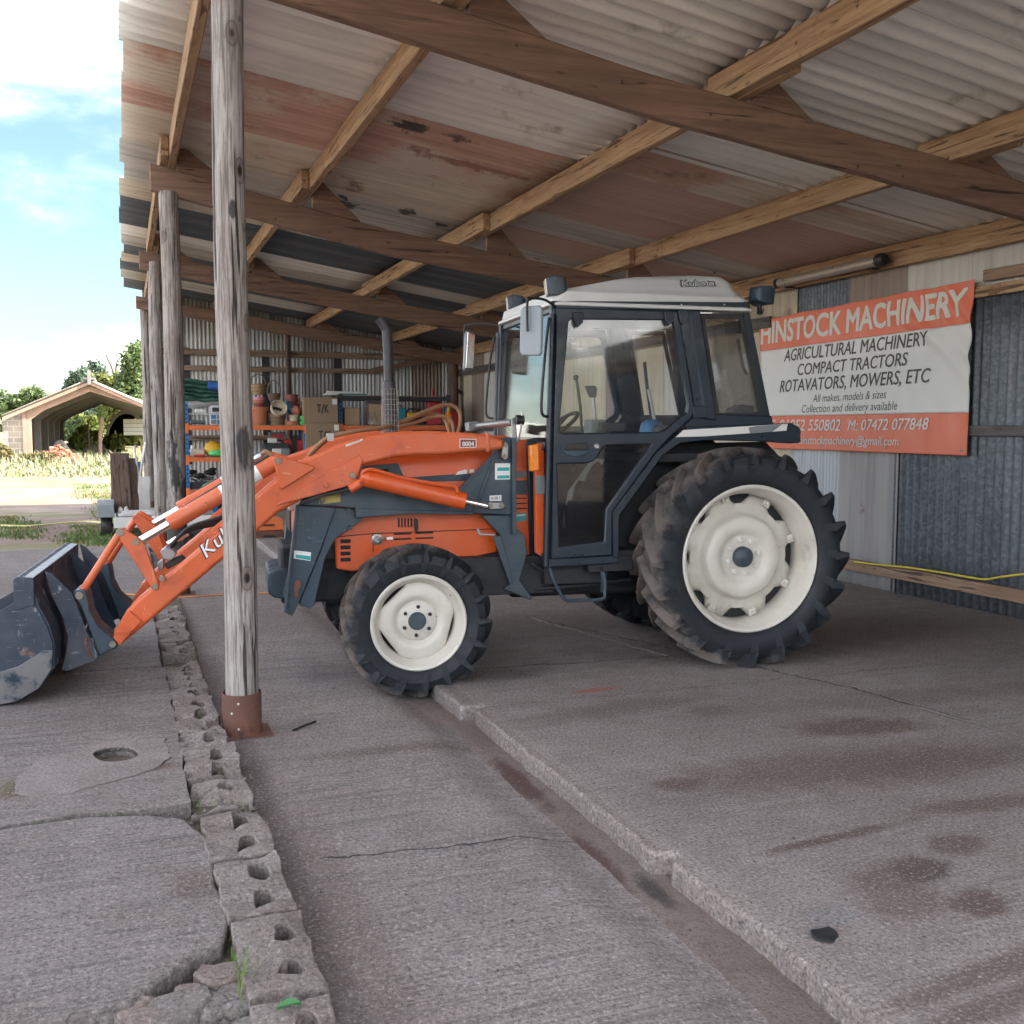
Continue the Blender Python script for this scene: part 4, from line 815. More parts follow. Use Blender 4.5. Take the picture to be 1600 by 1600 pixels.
# the barn
BY, BL = 53.0, 30.0
def bp(u, v, y=BY): q = onY(u, v, y); return q
c0 = bp(41, 712); gz = 0.0; eL = bp(5, 650); rg = bp(140, 598); eR = Vector((2 * rg.x - eL.x, BY, eL.z))
barn = thing('barn', 'open fronted barn with block wall and low pitched roof across the yard', 'barn', (c0.x, BY, 0))
BO = Vector((c0.x, BY, 0))
class BB(MB):
    def build(s, name, mat, parent=None, **k):
        bmesh.ops.translate(s.bm, verts=s.bm.verts[:], vec=-BO); return super().build(name, mat, parent or barn, **k)
xw0, xw1 = bp(5, 700).x, bp(38, 700).x
def blockm():
    s = NT('barn blockwork'); b = s.n.new('ShaderNodeTexBrick'); b.inputs['Color1'].default_value = (.27, .24, .22, 1); b.inputs['Color2'].default_value = (.36, .31, .27, 1); b.inputs['Mortar'].default_value = (.46, .41, .36, 1)
    b.inputs['Scale'].default_value = 1; b.inputs['Brick Width'].default_value = .5; b.inputs['Row Height'].default_value = .26; b.inputs['Mortar Size'].default_value = .022
    m = s.n.new('ShaderNodeMapping'); m.inputs['Rotation'].default_value = (rad(90), 0, 0); s.l.new(s.tc.outputs['Object'], m.inputs[0])
    cx_ = s.n.new('ShaderNodeCombineXYZ'); p = s.xyz(s.tc.outputs['Object']); s.l.new(p[0], cx_.inputs[0]); s.l.new(p[2], cx_.inputs[1]); s.l.new(cx_.outputs[0], b.inputs['Vector'])
    return s.done(b.outputs[0], .9, 0, s.bump(s.noise(s.co(), 12), .4, .02))
M['blockwall'] = blockm()
BB().prism([(xw0, 0), (xw1, 0), (xw1, bp(38, 637).z), (xw0 + .5, bp(18, 644).z), (xw0, bp(5, 652).z)], 'y', BY, BY + .2).build('block_wall', M['blockwall'])
for k in range(6):
    y = BY - .12 + BL * k / 5.2; xl = xw1 + .02; zt = bp(38, 637).z
    BB().prism([(xl, -.1), (xl + .32, -.1), (xl + .32, zt - .55), (xl + .9, zt - .12), (rg.x, rg.z - .42), (eR.x - .9, zt - .12), (eR.x - .32, zt - .55), (eR.x - .32, -.1), (eR.x, -.1), (eR.x, zt), (rg.x, rg.z - .15), (xl, zt)], 'y', y, y + .22).build('portal_frame', M['portal'] if k else M['fascia'], bevel=.02)
for sx, e in ((-1, eL), (1, eR)):
    V = [Vector((e.x, BY - .5, e.z)), Vector((rg.x, BY - .5, rg.z + .12))]
    L = Vector((rg.x - e.x, 0, rg.z + .12 - e.z)); o = corr('roof_slope', M['asbestos'], V[0] - BO, L, (0, BL, 0), .35, .04, barn, nl=4, th=.03)
    BB().prism([(e.x, e.z - .22), (rg.x, rg.z - .10), (rg.x, rg.z + .04), (e.x, e.z - .06)], 'y', BY - .46, BY - .38).build('bargeboard', M['fascia'])
BB().box(rg.x - .25, rg.x + .25, BY - .55, BY + BL, rg.z + .14, rg.z + .22).build('ridge_cap', M['asbestos'])
BB().box(rg.x - .08, rg.x + .08, BY - .6, BY - .5, rg.z - .1, rg.z + .55).build('finial', M['hutm'])
BB().box(xw1 - .25, xw1 - .1, BY + .2, BY + BL * .97, 0, bp(38, 640).z).build('side_wall', M['asbin'])
BB().tube([bp(38, 708), bp(38, 640)], .02, 6, smooth=False).box(xw1 - .02, xw1 + .12, BY - .20, BY - .13, -.1, bp(38, 637).z).build('downpipe', M['fascia'])
# brick heap, white lump, hut, post, sign panel
q = onZ(88, 722, 0); hp_ = thing('brick_heap', 'heap of tumbled red bricks at the mouth of the barn', 'brick heap', (q.x, q.y, 0)); r = random.Random(3); m = MB()
for _ in range(260):
    a, d = r.uniform(0, 6.28), r.random() ** .5; h = (1 - d) * .85; x, y = 1.15 * d * math.cos(a), .9 * d * math.sin(a); z = h * r.uniform(.5, 1) + .03
    m.box(x - .11, x + .11, y - .055, y + .055, z - .035, z + .035, rot=Matrix.Rotation(r.uniform(0, 6), 3, 'Z') @ Matrix.Rotation(r.uniform(-.7, .7), 3, 'X'))
tag(m.build('bricks', M['brick'], hp_), kind='stuff')
q = onZ(95, 712, 0); tag(MB().loft([[(q.x + a * s_, q.y + b * s_, z) for (a, b) in ((-.45, -.3), (.4, -.35), (.5, .3), (-.35, .35))] for (z, s_) in ((-.02, 1), (.45, .9), (.75, .5), (.85, .2))]).jitter(.12, 1.4).build('rubble_bag', M['plasticw'], smooth=60, bevel=.05, origin=(q.x, q.y, 0)), 'pale sack behind the brick heap', 'sack')
HY = 78.0; hl, hr = onY(163, 690, HY).x, onY(216, 690, HY).x; ht = onY(195, 640, HY).z; hc = (hl + hr) / 2 + .4; hw = hc - hl
hut = thing('arched_hut', 'dark round topped iron hut seen past the barn', 'hut', (hc, HY, 0))
arc = [(hw * math.cos(a), ht * math.sin(a)) for a in [math.pi * i / 18 for i in range(19)]]
MB().prism(arc + [(x * .93, z * .93) for (x, z) in arc[::-1]], 'y', 0, 9).build('shell', M['hutm'], hut); MB().prism(arc + [(x * .9, z * .9) for (x, z) in arc[::-1]], 'y', -.12, -.01).build('front_rim', M['portal'], hut)
MB().prism([(x * .92, z * .92) for (x, z) in arc], 'y', 6, 6.1, holes=[[(.1, 1.1), (1.0, 1.1), (1.0, 2.0), (.1, 2.0)]]).build('back_panel', M['dark'], hut)
q = onZ(157, 715, 0); h = onY(157, 652, q.y).z
tag(MB().tube([(0, 0, -.1), (.02, 0, h * .5), (.14, 0, h)], .09, 10).build('rusty_pole', M['fascia'], origin=(0, 0, 0)), 'rusty brown pole standing in the weeds before the hut', 'pole').location = (q.x, q.y, 0)
q = onZ(139, 712, 0); tag(MB().tube([(0, 0, -.1), (0, .01, .9), (.02, 0, 1.9)], .05, 8).build('rusty_pole', M['bark']), 'thin brown pole among the bushes in the barn opening', 'pole').location = (q.x, q.y, 0)
sg = thing('notice_board', 'white slatted board beside the arched hut', 'board', (onY(210, 680, 60).x, 60, 0)); W_ = 1.15; zb, zt = onY(210, 680, 60).z, onY(210, 655, 60).z
MB().box(-.55, .6, -.03, .03, zb, zt).build('panel', M['plasticw'], sg, bevel=.01)
m = MB()
for k in range(3): m.box(-.56, .61, -.045, -.031, zb + (zt - zb) * (k + .9) / 4, zb + (zt - zb) * (k + 1) / 4)
m.build('slat', M['greyp'], sg); MB().box(.3, .4, .03, .1, -.1, zb + .3).build('leg', M['bark'], sg)
# white corner of a container at the left edge
q = onY(-37, 700, 50); wv = thing('white_container', 'white container corner at the left edge beside the barn', 'container', (q.x, 50, 0))
MB().box(-.8, .62, 0, 2.4, .05, 3.2).build('body', M['white'], wv, bevel=.03); MB().box(-.82, .64, -.02, 2.42, -.02, .10).build('base_rail', M['rust'], wv)
# low pale kerb stones and rubble across the yard
for i, (u, v) in enumerate(((700 / 5.33, 706), (112, 712), (70, 716))):
    q = onZ(u, v, 0); tag(MB().ball((0, 0, .12), .3, (1.3, .8, .7), 10).jitter(.12, 3, i).build('boulder', M['stone'], smooth=50), ['grey boulder near the weeds right of the brick heap', 'pale boulder beside the right foot of the brick heap', 'pale boulder left of the brick heap'][i], 'boulder', 'boulders round the brick heap').location = (q.x, q.y, 0)
# hose across the yard
P_ = [onZ(u, v, 0) for (u, v) in ((-30, 822), (40, 824), (90, 820), (140, 817), (185, 822), (215, 822))]
tag(MB().tube([(p.x, p.y, .02) for p in P_], .016, 6).build('hose', M['ycable'], origin=(P_[0].x, P_[0].y, 0)), 'pale yellow hose lying across the grass toward the trailer', 'hose')
P_ = [onZ(u, v, -.05 if u > 255 else .05) for (u, v) in ((-20, 945), (20, 941), (110, 935), (190, 930), (215, 931), (262, 935), (300, 934), (345, 931), (420, 928), (455, 929), (520, 926))]
tag(MB().tube([(p.x, p.y, .058 if p.x < .3 else -.04) for p in P_], .007, 6).build('cable', M['orope'], origin=(P_[0].x, P_[0].y, 0)), 'thin orange cable crossing the apron under the bucket and arm', 'cable')
# ---------------------------------------------------------------- the tractor: x runs to its rear, y away from the camera, z up
TY = rad(5.5); TO = Vector((3.64, 6.25, 0)); tax = Vector((math.cos(TY), -math.sin(TY), 0)); tay = Vector((math.sin(TY), math.cos(TY), 0))
tr = thing('tractor', 'orange tractor with dark blue cab, cream wheels and front loader in the shed', 'tractor', TO, -TY)
def T(u, v, yl):
    p = hit(u, v, tay, tay.dot(TO) + yl); q = p - TO; return (q.dot(tax), p.z)
def Ts(px, yl): return [T(u, v, yl) for (u, v) in px]
def T3(u, v, yl): x, z = T(u, v, yl); return Vector((x, yl, z))
def pl(name, mat, px, yl, th, parent=tr, holes=(), bevel=.004, mirror=False, seg=2):
    """a plate traced on the plane y = yl, th thick; mirror gives its twin on the far side"""
    P = Ts(px, yl); H = [Ts(h, yl) for h in holes]
    o = MB().prism(P, 'y', yl, yl + th, H).build(name, mat, parent, bevel=bevel, seg=seg)
    if mirror: return o, MB().prism(P, 'y', -yl - th, -yl, H).build(name, mat, mirror if not isinstance(mirror, bool) else parent, bevel=bevel, seg=seg)
    return o
def lbl(o, s): o['label'] = s; return o
# ---- wheels
def tyre_mesh(R, W, rim, lug, n, mat, parent, bw, seed):
    m = MB(); Rc = R - lug
    prof = [(rim - .012, -W * .36), (rim + .006, -W * .43), (rim + .03, -W * .47), ((rim + Rc) / 2, -W * .505), (Rc - .055, -W * .49), (Rc - .02, -W * .44), (Rc - .004, -W * .30), (Rc, 0)]
    prof = prof + [(r, -h) for (r, h) in prof[-2::-1]]
    m.lathe(prof, (0, 0, 0), (0, 1, 0), 96)
    r = random.Random(seed)
    for s in (-1, 1):
        for k in range(n):
            a0 = 2 * math.pi * (k + (.5 if s > 0 else 0)) / n; st = []
            for (y, rb, rt, wk, ta) in ((-.012, Rc - .01, R, .8, 0), (.14 * W, Rc - .01, R - .001, .8, .33), (.30 * W, Rc - .015, R - .004, .85, .68), (.43 * W, Rc - .035, R - .008, .9, .95), (.500 * W, Rc - .055, R - .014, .95, 1.10), (.535 * W, Rc - .060, R - .022, .75, 1.17), (.525 * W, Rc - .085, R - .075, .6, 1.22), (.495 * W, Rc - .12, R - .125, .5, 1.26)):
                a = a0 + ta * W * .5 / R * 1.05; wt = bw * wk * .30 * r.uniform(.8, 1.15); wb = bw * wk * .85
                def P(rr, da): return (rr * math.cos(a + da / rr), s * y, rr * math.sin(a + da / rr))
                yy = .008
                st.append([P(rb, -wb / 2), P(rt, -wt / 2), P(rt, wt / 2), P(rb, wb / 2)])
            m.loft(st)
    return m.build('tyre', mat, parent, smooth=24)
def wheel(name, c, R, W, rim, lug, n, bw, mat, rear, flip=False):
    m = MB(); h = W * .43
    prof = [(rim - .004, -h + .02), (rim, -h - .004), (rim - .008, -h - .012), (rim - .022, -h - .006), (rim - .034, -h + .02), (rim - .05, -h + .05), (rim - .062, -h * .35), (rim - .062, h * .4), (rim - .03, h - .03), (rim, h)]
    m.lathe(prof, (0, 0, 0), (0, 1, 0), 80)
    wo = m.build(name, M['rim'], tr, smooth=40); wo.location = c
    if flip: wo.rotation_euler = (0, 0, math.pi)
    d = MB()
    if rear:
        def rf(r, y, a):
            if r > .36: return r - .078 * max(0, math.cos(8 * a) * .75 + .25) ** .8
            if .19 < r < .26: return r * (1 + .018 * math.cos(8 * a))
            return r
        ro = rim - .064; pr = [(ro, .045), (ro - .004, .035), (.33, .012), (.285, 0), (.262, -.018), (.252, -.05), (.235, -.062), (.20, -.066), (.165, -.056), (.15, -.04), (.13, -.035), (0, -.035)]
        d.lathe(pr, (0, 0, 0), (0, 1, 0), 128, rf); do = d.build('wheel_disc', M['rim'], wo, smooth=50)
        ml = do.modifiers.new('thick', 'SOLIDIFY'); ml.thickness = .008; ml.offset = 1
        for k in range(8):
            a = 2 * math.pi * (k + .5) / 8 + .12; rx = ro - .012; b = MB(); e = Matrix.Rotation(-a, 3, 'Y')
            b.box(rx - .032, rx + .012, -.012, .03, -.026, .026); b.cyl((rx - .012, -.03, 0), (rx - .012, -.01, 0), .013, n=6)
            bmesh.ops.rotate(b.bm, verts=b.bm.verts[:], cent=(0, 0, 0), matrix=Matrix.Rotation(a, 3, 'Y')); b.build('rim_bracket', M['rim'], wo, bevel=.004)
            b = MB().box(.198 - .008, .198 + .008, -.069, -.06, -.008, .008); bmesh.ops.rotate(b.bm, verts=b.bm.verts[:], cent=(0, 0, 0), matrix=Matrix.Rotation(2 * math.pi * (k + .3) / 8, 3, 'Y')); b.build('disc_slot', M['dark'], wo)
            a2 = 2 * math.pi * k / 8 + .2; MB().cyl((.108 * math.cos(a2), -.062, .108 * math.sin(a2)), (.108 * math.cos(a2), -.03, .108 * math.sin(a2)), .0155, .017, n=6).build('wheel_nut', M['white'], wo, bevel=.002)
        MB().lathe([(0, -.085), (.05, -.083), (.064, -.072), (.068, -.03)], (0, 0, 0), (0, 1, 0), 32).build('hub_cap', M['mast'], wo)
    else:
        def rf(r, y, a):
            if r < .16: return r
            o = r
            for ca in (1.05, 3.3, 4.75):
                dd = math.cos(a - ca)
                if dd > .3: o = min(o, .195 / dd * (1 + (r - .22)))
            return o
        ro = rim - .058; d.lathe([(ro, -.035), (ro - .004, -.045), (ro - .02, -.052), (.165, -.062), (.145, -.058), (.13, -.036), (.118, -.030), (.112, -.036), (.10, -.046), (0, -.046)], (0, 0, 0), (0, 1, 0), 96, rf)
        do = d.build('wheel_disc', M['rim'], wo, smooth=50); ml = do.modifiers.new('thick', 'SOLIDIFY'); ml.thickness = .007; ml.offset = 1
        for k in range(6):
            a2 = 2 * math.pi * k / 6 + .45; MB().cyl((.084 * math.cos(a2), -.064, .084 * math.sin(a2)), (.084 * math.cos(a2), -.04, .084 * math.sin(a2)), .011, .013, n=6).build('wheel_nut', M['chassis'], wo, bevel=.0015)
        MB().lathe([(0, -.066), (.045, -.065), (.053, -.058), (.056, -.03)], (0, 0, 0), (0, 1, 0), 28).build('hub_cap', M['mast'], wo)
        MB().tube([(.20, -.055, .155), (.192, -.085, .148)], .006, 6).build('valve_stem', M['steel'], wo)
    MB().cyl((0, h * .3, 0), (0, h * .34, 0), rim - .064, n=48).build('inner_disc', M['chassis'], wo)
    tyre_mesh(R, W, rim, lug, n, mat, wo, bw, 3)
    return wo
RW = dict(R=.695, W=.375, rim=.464, lug=.046, n=20, bw=.10, mat=M['tyre_r'], rear=True)
FW = dict(R=.447, W=.265, rim=.284, lug=.030, n=17, bw=.066, mat=M['tyre_f'], rear=False)
def copy_wheel(wo, c):
    n = wo.copy(); COL.objects.link(n); n.location = c; n.rotation_euler = (0, 0, math.pi)
    for k in list(wo.children): q = k.copy(); COL.objects.link(q); q.parent = n
    return n
w1 = lbl(wheel('rear_wheel', (0.085, -.69, .683), **RW), 'large near rear wheel with cream scalloped disc'); lbl(copy_wheel(w1, (0.085, .69, .683)), 'far rear wheel in shadow under the tractor')
w2 = lbl(wheel('front_wheel', (-1.998, -.665, .372), **FW), 'smaller near front wheel with dusty tread'); lbl(copy_wheel(w2, (-1.998, .665, .372)), 'far front wheel behind the mast leg')
# ---- chassis
m = MB(); m.box(-2.75, -1.15, -.21, .21, .42, .78).box(-1.3, -.2, -.24, .24, .40, .80).box(-.35, .28, -.30, .30, .42, .95)
m.cyl((.085, -.60, .683), (.085, .60, .683), .11, n=20); m.box(-.18, .18, -.45, .45, .58, .80); m.box(-.95, -.72, -.40, .40, .46, .60)
m.build('transmission', M['chassis'], tr, bevel=.02)
m = MB(); m.cyl((-2.012, -.56, .378), (-2.012, .56, .378), .065, n=16); m.box(-2.14, -1.88, -.16, .16, .27, .46)
for s in (-1, 1): m.lathe([(0, .0), (.10, .01), (.13, .05), (.13, .10), (.09, .16), (0, .17)], (-2.012, s * .42, .378), (0, -s, 0), 20); m.tube([(-2.012, s * .45, .46), (-1.9, s * .42, .40), (-1.75, s * .25, .42)], .03, 8)
m.build('front_axle', M['chassis'], tr)
m = MB(); m.box(-1.72, -1.08, -.46, -.24, .46, .70).box(-1.16, -.74, -.52, -.30, .52, .69); m.tube([T3(835, 920, -.45), T3(900, 915, -.45), T3(985, 905, -.4)], .018, 8).tube([T3(830, 880, -.5), T3(880, 905, -.5), T3(960, 895, -.45)], .014, 8); m.box(-.9, -.6, -.6, -.25, .60, .70)
m.build('fuel_tank', M['chassis'], tr, bevel=.015)
m = MB(); m.box(-2.55, -1.55, -.30, .30, .70, 1.10); m.tube([T3(745, 875, -.36), T3(790, 868, -.36), T3(830, 880, -.36)], .03, 8); m.tube([T3(748, 890, -.38), T3(770, 905, -.38), T3(812, 900, -.38)], .012, 8); m.build('engine', M['chassis'], tr, bevel=.02)
# ---- hood
def hood(x, zt, hw, zb=.86): return [(x, -hw, zb), (x, -hw, zt - .16), (x, -hw + .02, zt - .07), (x, -hw + .09, zt - .015), (x, -.1, zt), (x, .1, zt), (x, hw - .09, zt - .015), (x, hw - .02, zt - .07), (x, hw, zt - .16), (x, hw, zb)]
xn = T(452, 800, 0)[0]
m = MB().loft([hood(xn, 1.16, .24), hood(xn + .03, 1.25, .29), hood(xn + .12, 1.32, .315), hood(xn + .45, 1.375, .325), hood(-1.9, 1.42, .335), hood(-1.30, 1.45, .35)]); m.build('hood', M['orange'], tr, bevel=.01, smooth=50)
MB().box(xn - .012, xn + .02, -.22, .22, .86, 1.12).build('grille', M['black'], tr, bevel=.01)
for s in (-1, 1): MB().box(xn - .02, xn + .05, s * .24 - .05, s * .24 + .05, 1.0, 1.12).build('headlight', M['lens'], tr, bevel=.012)
pl('hood_stripe', M['mast'], [(560, 745), (566, 728), (622, 724), (632, 747), (640, 752), (560, 758)], -.343, .02); pl('hood_stripe', M['mast'], [(640, 752), (632, 747), (640, 746), (742, 739), (742, 752)], -.343, .02)
pl('headlight_recess', M['dark'], [(571, 734), (606, 732), (612, 750), (571, 752)], -.347, .01)
pl('emblem', M['decal'], [(712, 742), (716, 737), (726, 734), (730, 734), (730, 740)], -.346, .004, bevel=0); pl('emblem', M['decal'], [(734, 739), (734, 734), (741, 733), (741, 738)], -.346, .004, bevel=0)
sp_ = pl('side_panel', M['orange'], [(524, 842), (545, 822), (548, 806), (630, 800), (776, 786), (777, 873), (690, 880), (550, 893), (526, 889)], -.365, .06, bevel=.010, mirror=True)[0]
pl('panel_seam', M['dark'], [(526, 838), (583, 833), (770, 826), (770, 827.2), (583, 834.5), (526, 839.5)], -.3665, .004, sp_, bevel=0); pl('panel_seam', M['dark'], [(582, 834), (583.5, 834), (584, 862), (582.5, 862)], -.3665, .004, sp_, bevel=0)
for k in range(4): pl('vent_slot', M['dark'], [(532, 843 + 9.6 * k), (548, 842.5 + 9.6 * k), (548, 848.5 + 9.6 * k), (532, 849 + 9.6 * k)], -.368, .006, sp_, bevel=0)
for k in range(5): pl('vent_slot', M['dark'], [(622 + 4.9 * k, 810), (624.4 + 4.9 * k, 810), (624.4 + 4.9 * k, 824), (622 + 4.9 * k, 824)], -.368, .006, sp_, bevel=0)
for (a, b, c) in ((615, 643, 833.5), (615, 643, 841.5), (649, 677, 832), (649, 677, 840)): pl('vent_slot', M['dark'], [(a, c), (b, c - 1), (b, c + 1.4), (a, c + 2.4)], -.368, .006, sp_, bevel=0)
pl('hood_latch', M['black'], [(647, 813), (650, 810), (653, 813), (654, 828), (651, 831), (648, 829)], -.385, .025, sp_, bevel=.004)
q = T3(589, 843, -.37); MB().lathe([(0, -.02), (.018, -.02), (.022, -.008), (.034, -.004), (.036, .01)], q, (0, 1, 0), 16).tube([q + Vector((0, -.02, 0)), q + Vector((.05, -.03, .012))], .007, 6).build('key_switch', M['steel'], sp_); pl('key_tag', M['decal'], [(604, 839.5), (614, 838.5), (614, 843), (604, 843.5)], -.40, .003, sp_, bevel=0)
# cowl between hood and cab
cw = pl('cowl', M['orange'], [(800, 694), (824, 686), (828, 820), (829, 868), (800, 880)], -.40, .80, bevel=.012)
pl('cowl_stripe', M['greyp'], [(804, 737), (822.5, 736), (823, 746), (804, 747)], -.403, .006, cw, bevel=0); pl('cowl_stripe', M['mast'], [(804, 751), (823, 750), (823.5, 773), (804, 773)], -.403, .006, cw, bevel=0)
for v in (778, 786, 794): pl('cowl_groove', M['dark'], [(804, v), (824, v - .6), (824, v + 1), (804, v + 1.6)], -.402, .004, cw, bevel=0)
pl('model_plate', M['teal'], [(805, 803), (822, 801), (822.5, 813), (805, 815)], -.404, .004, cw, bevel=0); pl('model_plate', M['decal'], [(806.5, 805), (821, 803.2), (821, 805.2), (806.5, 807)], -.406, .003, cw, bevel=0)
pl('cab_front', M['navy'], [(823, 690), (853, 688), (851, 880), (829, 868)], -.42, .84, bevel=.008)
pl('cab_side_panel', M['orange'], [(836, 694), (851, 692), (850, 872), (838, 864)], -.56, .05, bevel=.006); pl('cab_side_panel', M['greyp'], [(836, 744), (851, 743), (851, 772), (837, 772)], -.565, .01, bevel=0)
pl('indicator_light', M['amber'], [(828.5, 696), (842, 693), (843.5, 735), (829.5, 737)], -.66, .05, bevel=.008)
# ---- exhaust
ey = -.17; e0 = T3(613, 690, ey); e1 = T3(608, 600, ey); e2 = T3(605, 525, ey); e3 = T3(601, 510, ey); e4 = T3(592, 498, ey)
ex_ = MB().cyl(e0, e1, .044, .040, 20).tube([e1 - Vector((0, 0, .02)), e2, e3, e4], .031, 18, k=8).lathe([(.032, -.02), (.040, -.015), (.040, .015), (.032, .02)], e1, (0, 0, 1), 20).build('exhaust_pipe', M['exhaust'], tr)
MB().cyl(e4 + (e4 - e3).normalized() * .001, e4 + (e4 - e3).normalized() * .003, .026, n=18).build('exhaust_mouth', M['dark'], ex_)
g = MB(); zc0, zc1 = T(612, 674, ey)[1], T(612, 608, ey)[1]; cx_, cy_ = e1.x + .004, ey
for k in range(16):
    a = 2 * math.pi * k / 16; g.cyl((cx_ + .052 * math.cos(a), cy_ + .052 * math.sin(a), zc0 - .1), (cx_ + .052 * math.cos(a), cy_ + .052 * math.sin(a), zc1), .0016, n=4)
for k in range(11):
    z = zc0 - .06 + (zc1 - zc0 + .06) * k / 10; g.lathe([(.0505, z - .0015), (.0535, z), (.0505, z + .0015)], (cx_, cy_, 0), (0, 0, 1), 24)
g.build('wire_guard', M['mesh'], ex_)
# ---- loader subframe (near side traced, far side its twin)
BEAM = [(466, 789), (476, 772), (500, 768), (530, 764), (570, 755), (640, 748), (716, 768), (771, 711), (781, 688), (788, 684), (801, 684), (801, 805), (756, 803), (640, 803), (556, 810), (555, 794), (520, 791)]
ms = pl('loader_mast', M['mast'], BEAM, -.50, .07, bevel=.006, mirror=True); near = ms[0]
pl('mast_rib', M['mast'], [(771, 712), (775, 712), (744, 801), (739, 801)], -.515, .015, near, bevel=.003); pl('mast_rib', M['mast'], [(800, 684), (807, 684), (807, 836), (801, 836)], -.535, .10, near, bevel=.003)
pl('mast_rib', M['mast'], [(771, 711), (773, 713), (718, 769), (716, 767)], -.51, .012, near, bevel=.002)
pl('frame_seam', M['mast'], [(556, 794), (640, 797), (740, 799), (740, 804), (640, 803), (556, 809)], -.507, .01, near, bevel=.003)
pl('mast_leg', M['mast'], [(465, 789), (525, 793), (500, 862), (470, 935), (457, 963), (444, 957), (455, 880)], -.47, .05, bevel=.005, mirror=True)
l2 = pl('mast_gusset', M['mast'], [(522, 793), (556, 795), (567, 812), (548, 826), (525, 841), (508, 872), (492, 945), (484, 951), (468, 946), (470, 935), (500, 862)], -.455, .035, bevel=.005, mirror=True)[0]
pl('leg_flange', M['mast'], [(462, 790), (466, 789), (448, 957), (444, 957)], -.50, .06, near, bevel=.003)
pl('front_crossmember', M['mast'], [(443, 935), (470, 938), (466, 905), (450, 905)], -.45, .90, bevel=.006)
pl('bumper_weight', M['mast'], [(419, 895), (430, 891), (452, 889), (452, 936), (430, 935), (419, 928)], -.28, .56, bevel=.012)
pl('tow_hook', M['rust'], [(460, 911), (464, 906), (470, 908), (472, 915), (466, 924), (468, 932), (462, 935), (459, 930)], -.485, .012, near, bevel=.004)
ft = pl('mast_foot', M['mast'], [(752, 805), (806, 805), (806, 824), (821, 838), (824, 866), (812, 906), (832, 934), (829, 938), (786, 920), (800, 912), (782, 836)], -.49, .06, bevel=.006, mirror=True)[0]
pl('foot_web', M['mast'], [(770, 838), (783, 836), (803, 912), (797, 914)], -.50, .012, near, bevel=.003)
def pin(u, v, yl, r=.018, ln=.03, mat='brass', parent=tr, name='pivot_pin'):
    q = T3(u, v, yl); MB().lathe([(0, -ln * .5), (r * .35, -ln * .5), (r * .4, -ln * .35), (r * .75, -ln * .35), (r * .82, -ln * .2), (r * .82, .03)], q, (0, 1, 0), 16).build(name, M[mat], parent)
for (u, v) in ((545, 797), (547, 825), (787, 828), (451, 951), (449, 953)): pin(u, v, -.49, .015, .015, 'mast', near, 'bolt')
for P_ in ([(785, 695), (790, 690), (795, 695), (794, 715), (789, 719), (784, 714)], [(762, 790), (766, 785), (786, 785), (789, 790), (786, 795), (765, 796)]): pl('pin_plate', M['steel'], P_, -.545, .03, near, bevel=.004)
for (u, v) in ((789.5, 695), (789, 712), (767, 790.5), (783, 790)): pin(u, v, -.545, .017, .02, 'brass', near)
for (P_, mt) in (([(773.5, 724), (797, 724), (797, 749), (773.5, 749.5)], 'decal'), ([(777, 730.5), (796, 730), (796, 735.5), (777, 736)], 'teal'), ([(777, 743), (796, 742.5), (796, 747.5), (777, 748)], 'teal'), ([(765, 774.5), (783.5, 773.5), (783.5, 782.5), (765, 783)], 'decal'), ([(497, 774), (532, 769), (532, 784), (499, 788)], 'yellowdecal'), ([(459.5, 860), (486, 863), (485, 876.5), (459, 872.5)], 'decal'), ([(462.5, 866.5), (485, 869), (484.6, 875.5), (462, 871.5)], 'teal')):
    pl('sticker', M[mt], P_, -.5045 - (.0015 if mt == 'teal' else 0) - (.004 if P_[0][1] < 770 else 0), .002, near, bevel=0) if P_[0][0] > 490 else pl('sticker', M[mt], P_, -.4745 - (.0015 if mt == 'teal' else 0), .002, near, bevel=0)
place_text('II III I', T3(768, 780.5, -.508), T3(781, 779.5, -.508), (0, 0, 1), .016, M['ink'], near, bold=.01); place_text('·····', T3(777, 728.5, -.512), T3(794, 728, -.512), (0, 0, 1), .012, M['ink'], near); place_text('······', T3(777, 741, -.512), T3(794, 740.5, -.512), (0, 0, 1), .012, M['ink'], near)
# crossbar with control bracket
MB().cyl(T3(801, 660, -.47), T3(741, 666, .48), .022, n=14).build('crossbar', M['steel'], tr); pl('control_box', M['greyp'], [(732, 660), (748, 658), (749, 672), (733, 674)], .40, .12, bevel=.006)
pl('control_bracket', M['steel'], [(799, 654), (806, 652), (809, 690), (803, 696), (800, 690)], -.50, .012, bevel=.003); MB().cyl(T3(806, 656, -.54), T3(818, 656, -.54), .03, n=14).build('control_knob', M['black'], tr); MB().tube([T3(816, 643, -.55), T3(813, 672, -.55), T3(809, 692, -.52)], .006, 6).build('control_lever', M['steel'], tr)
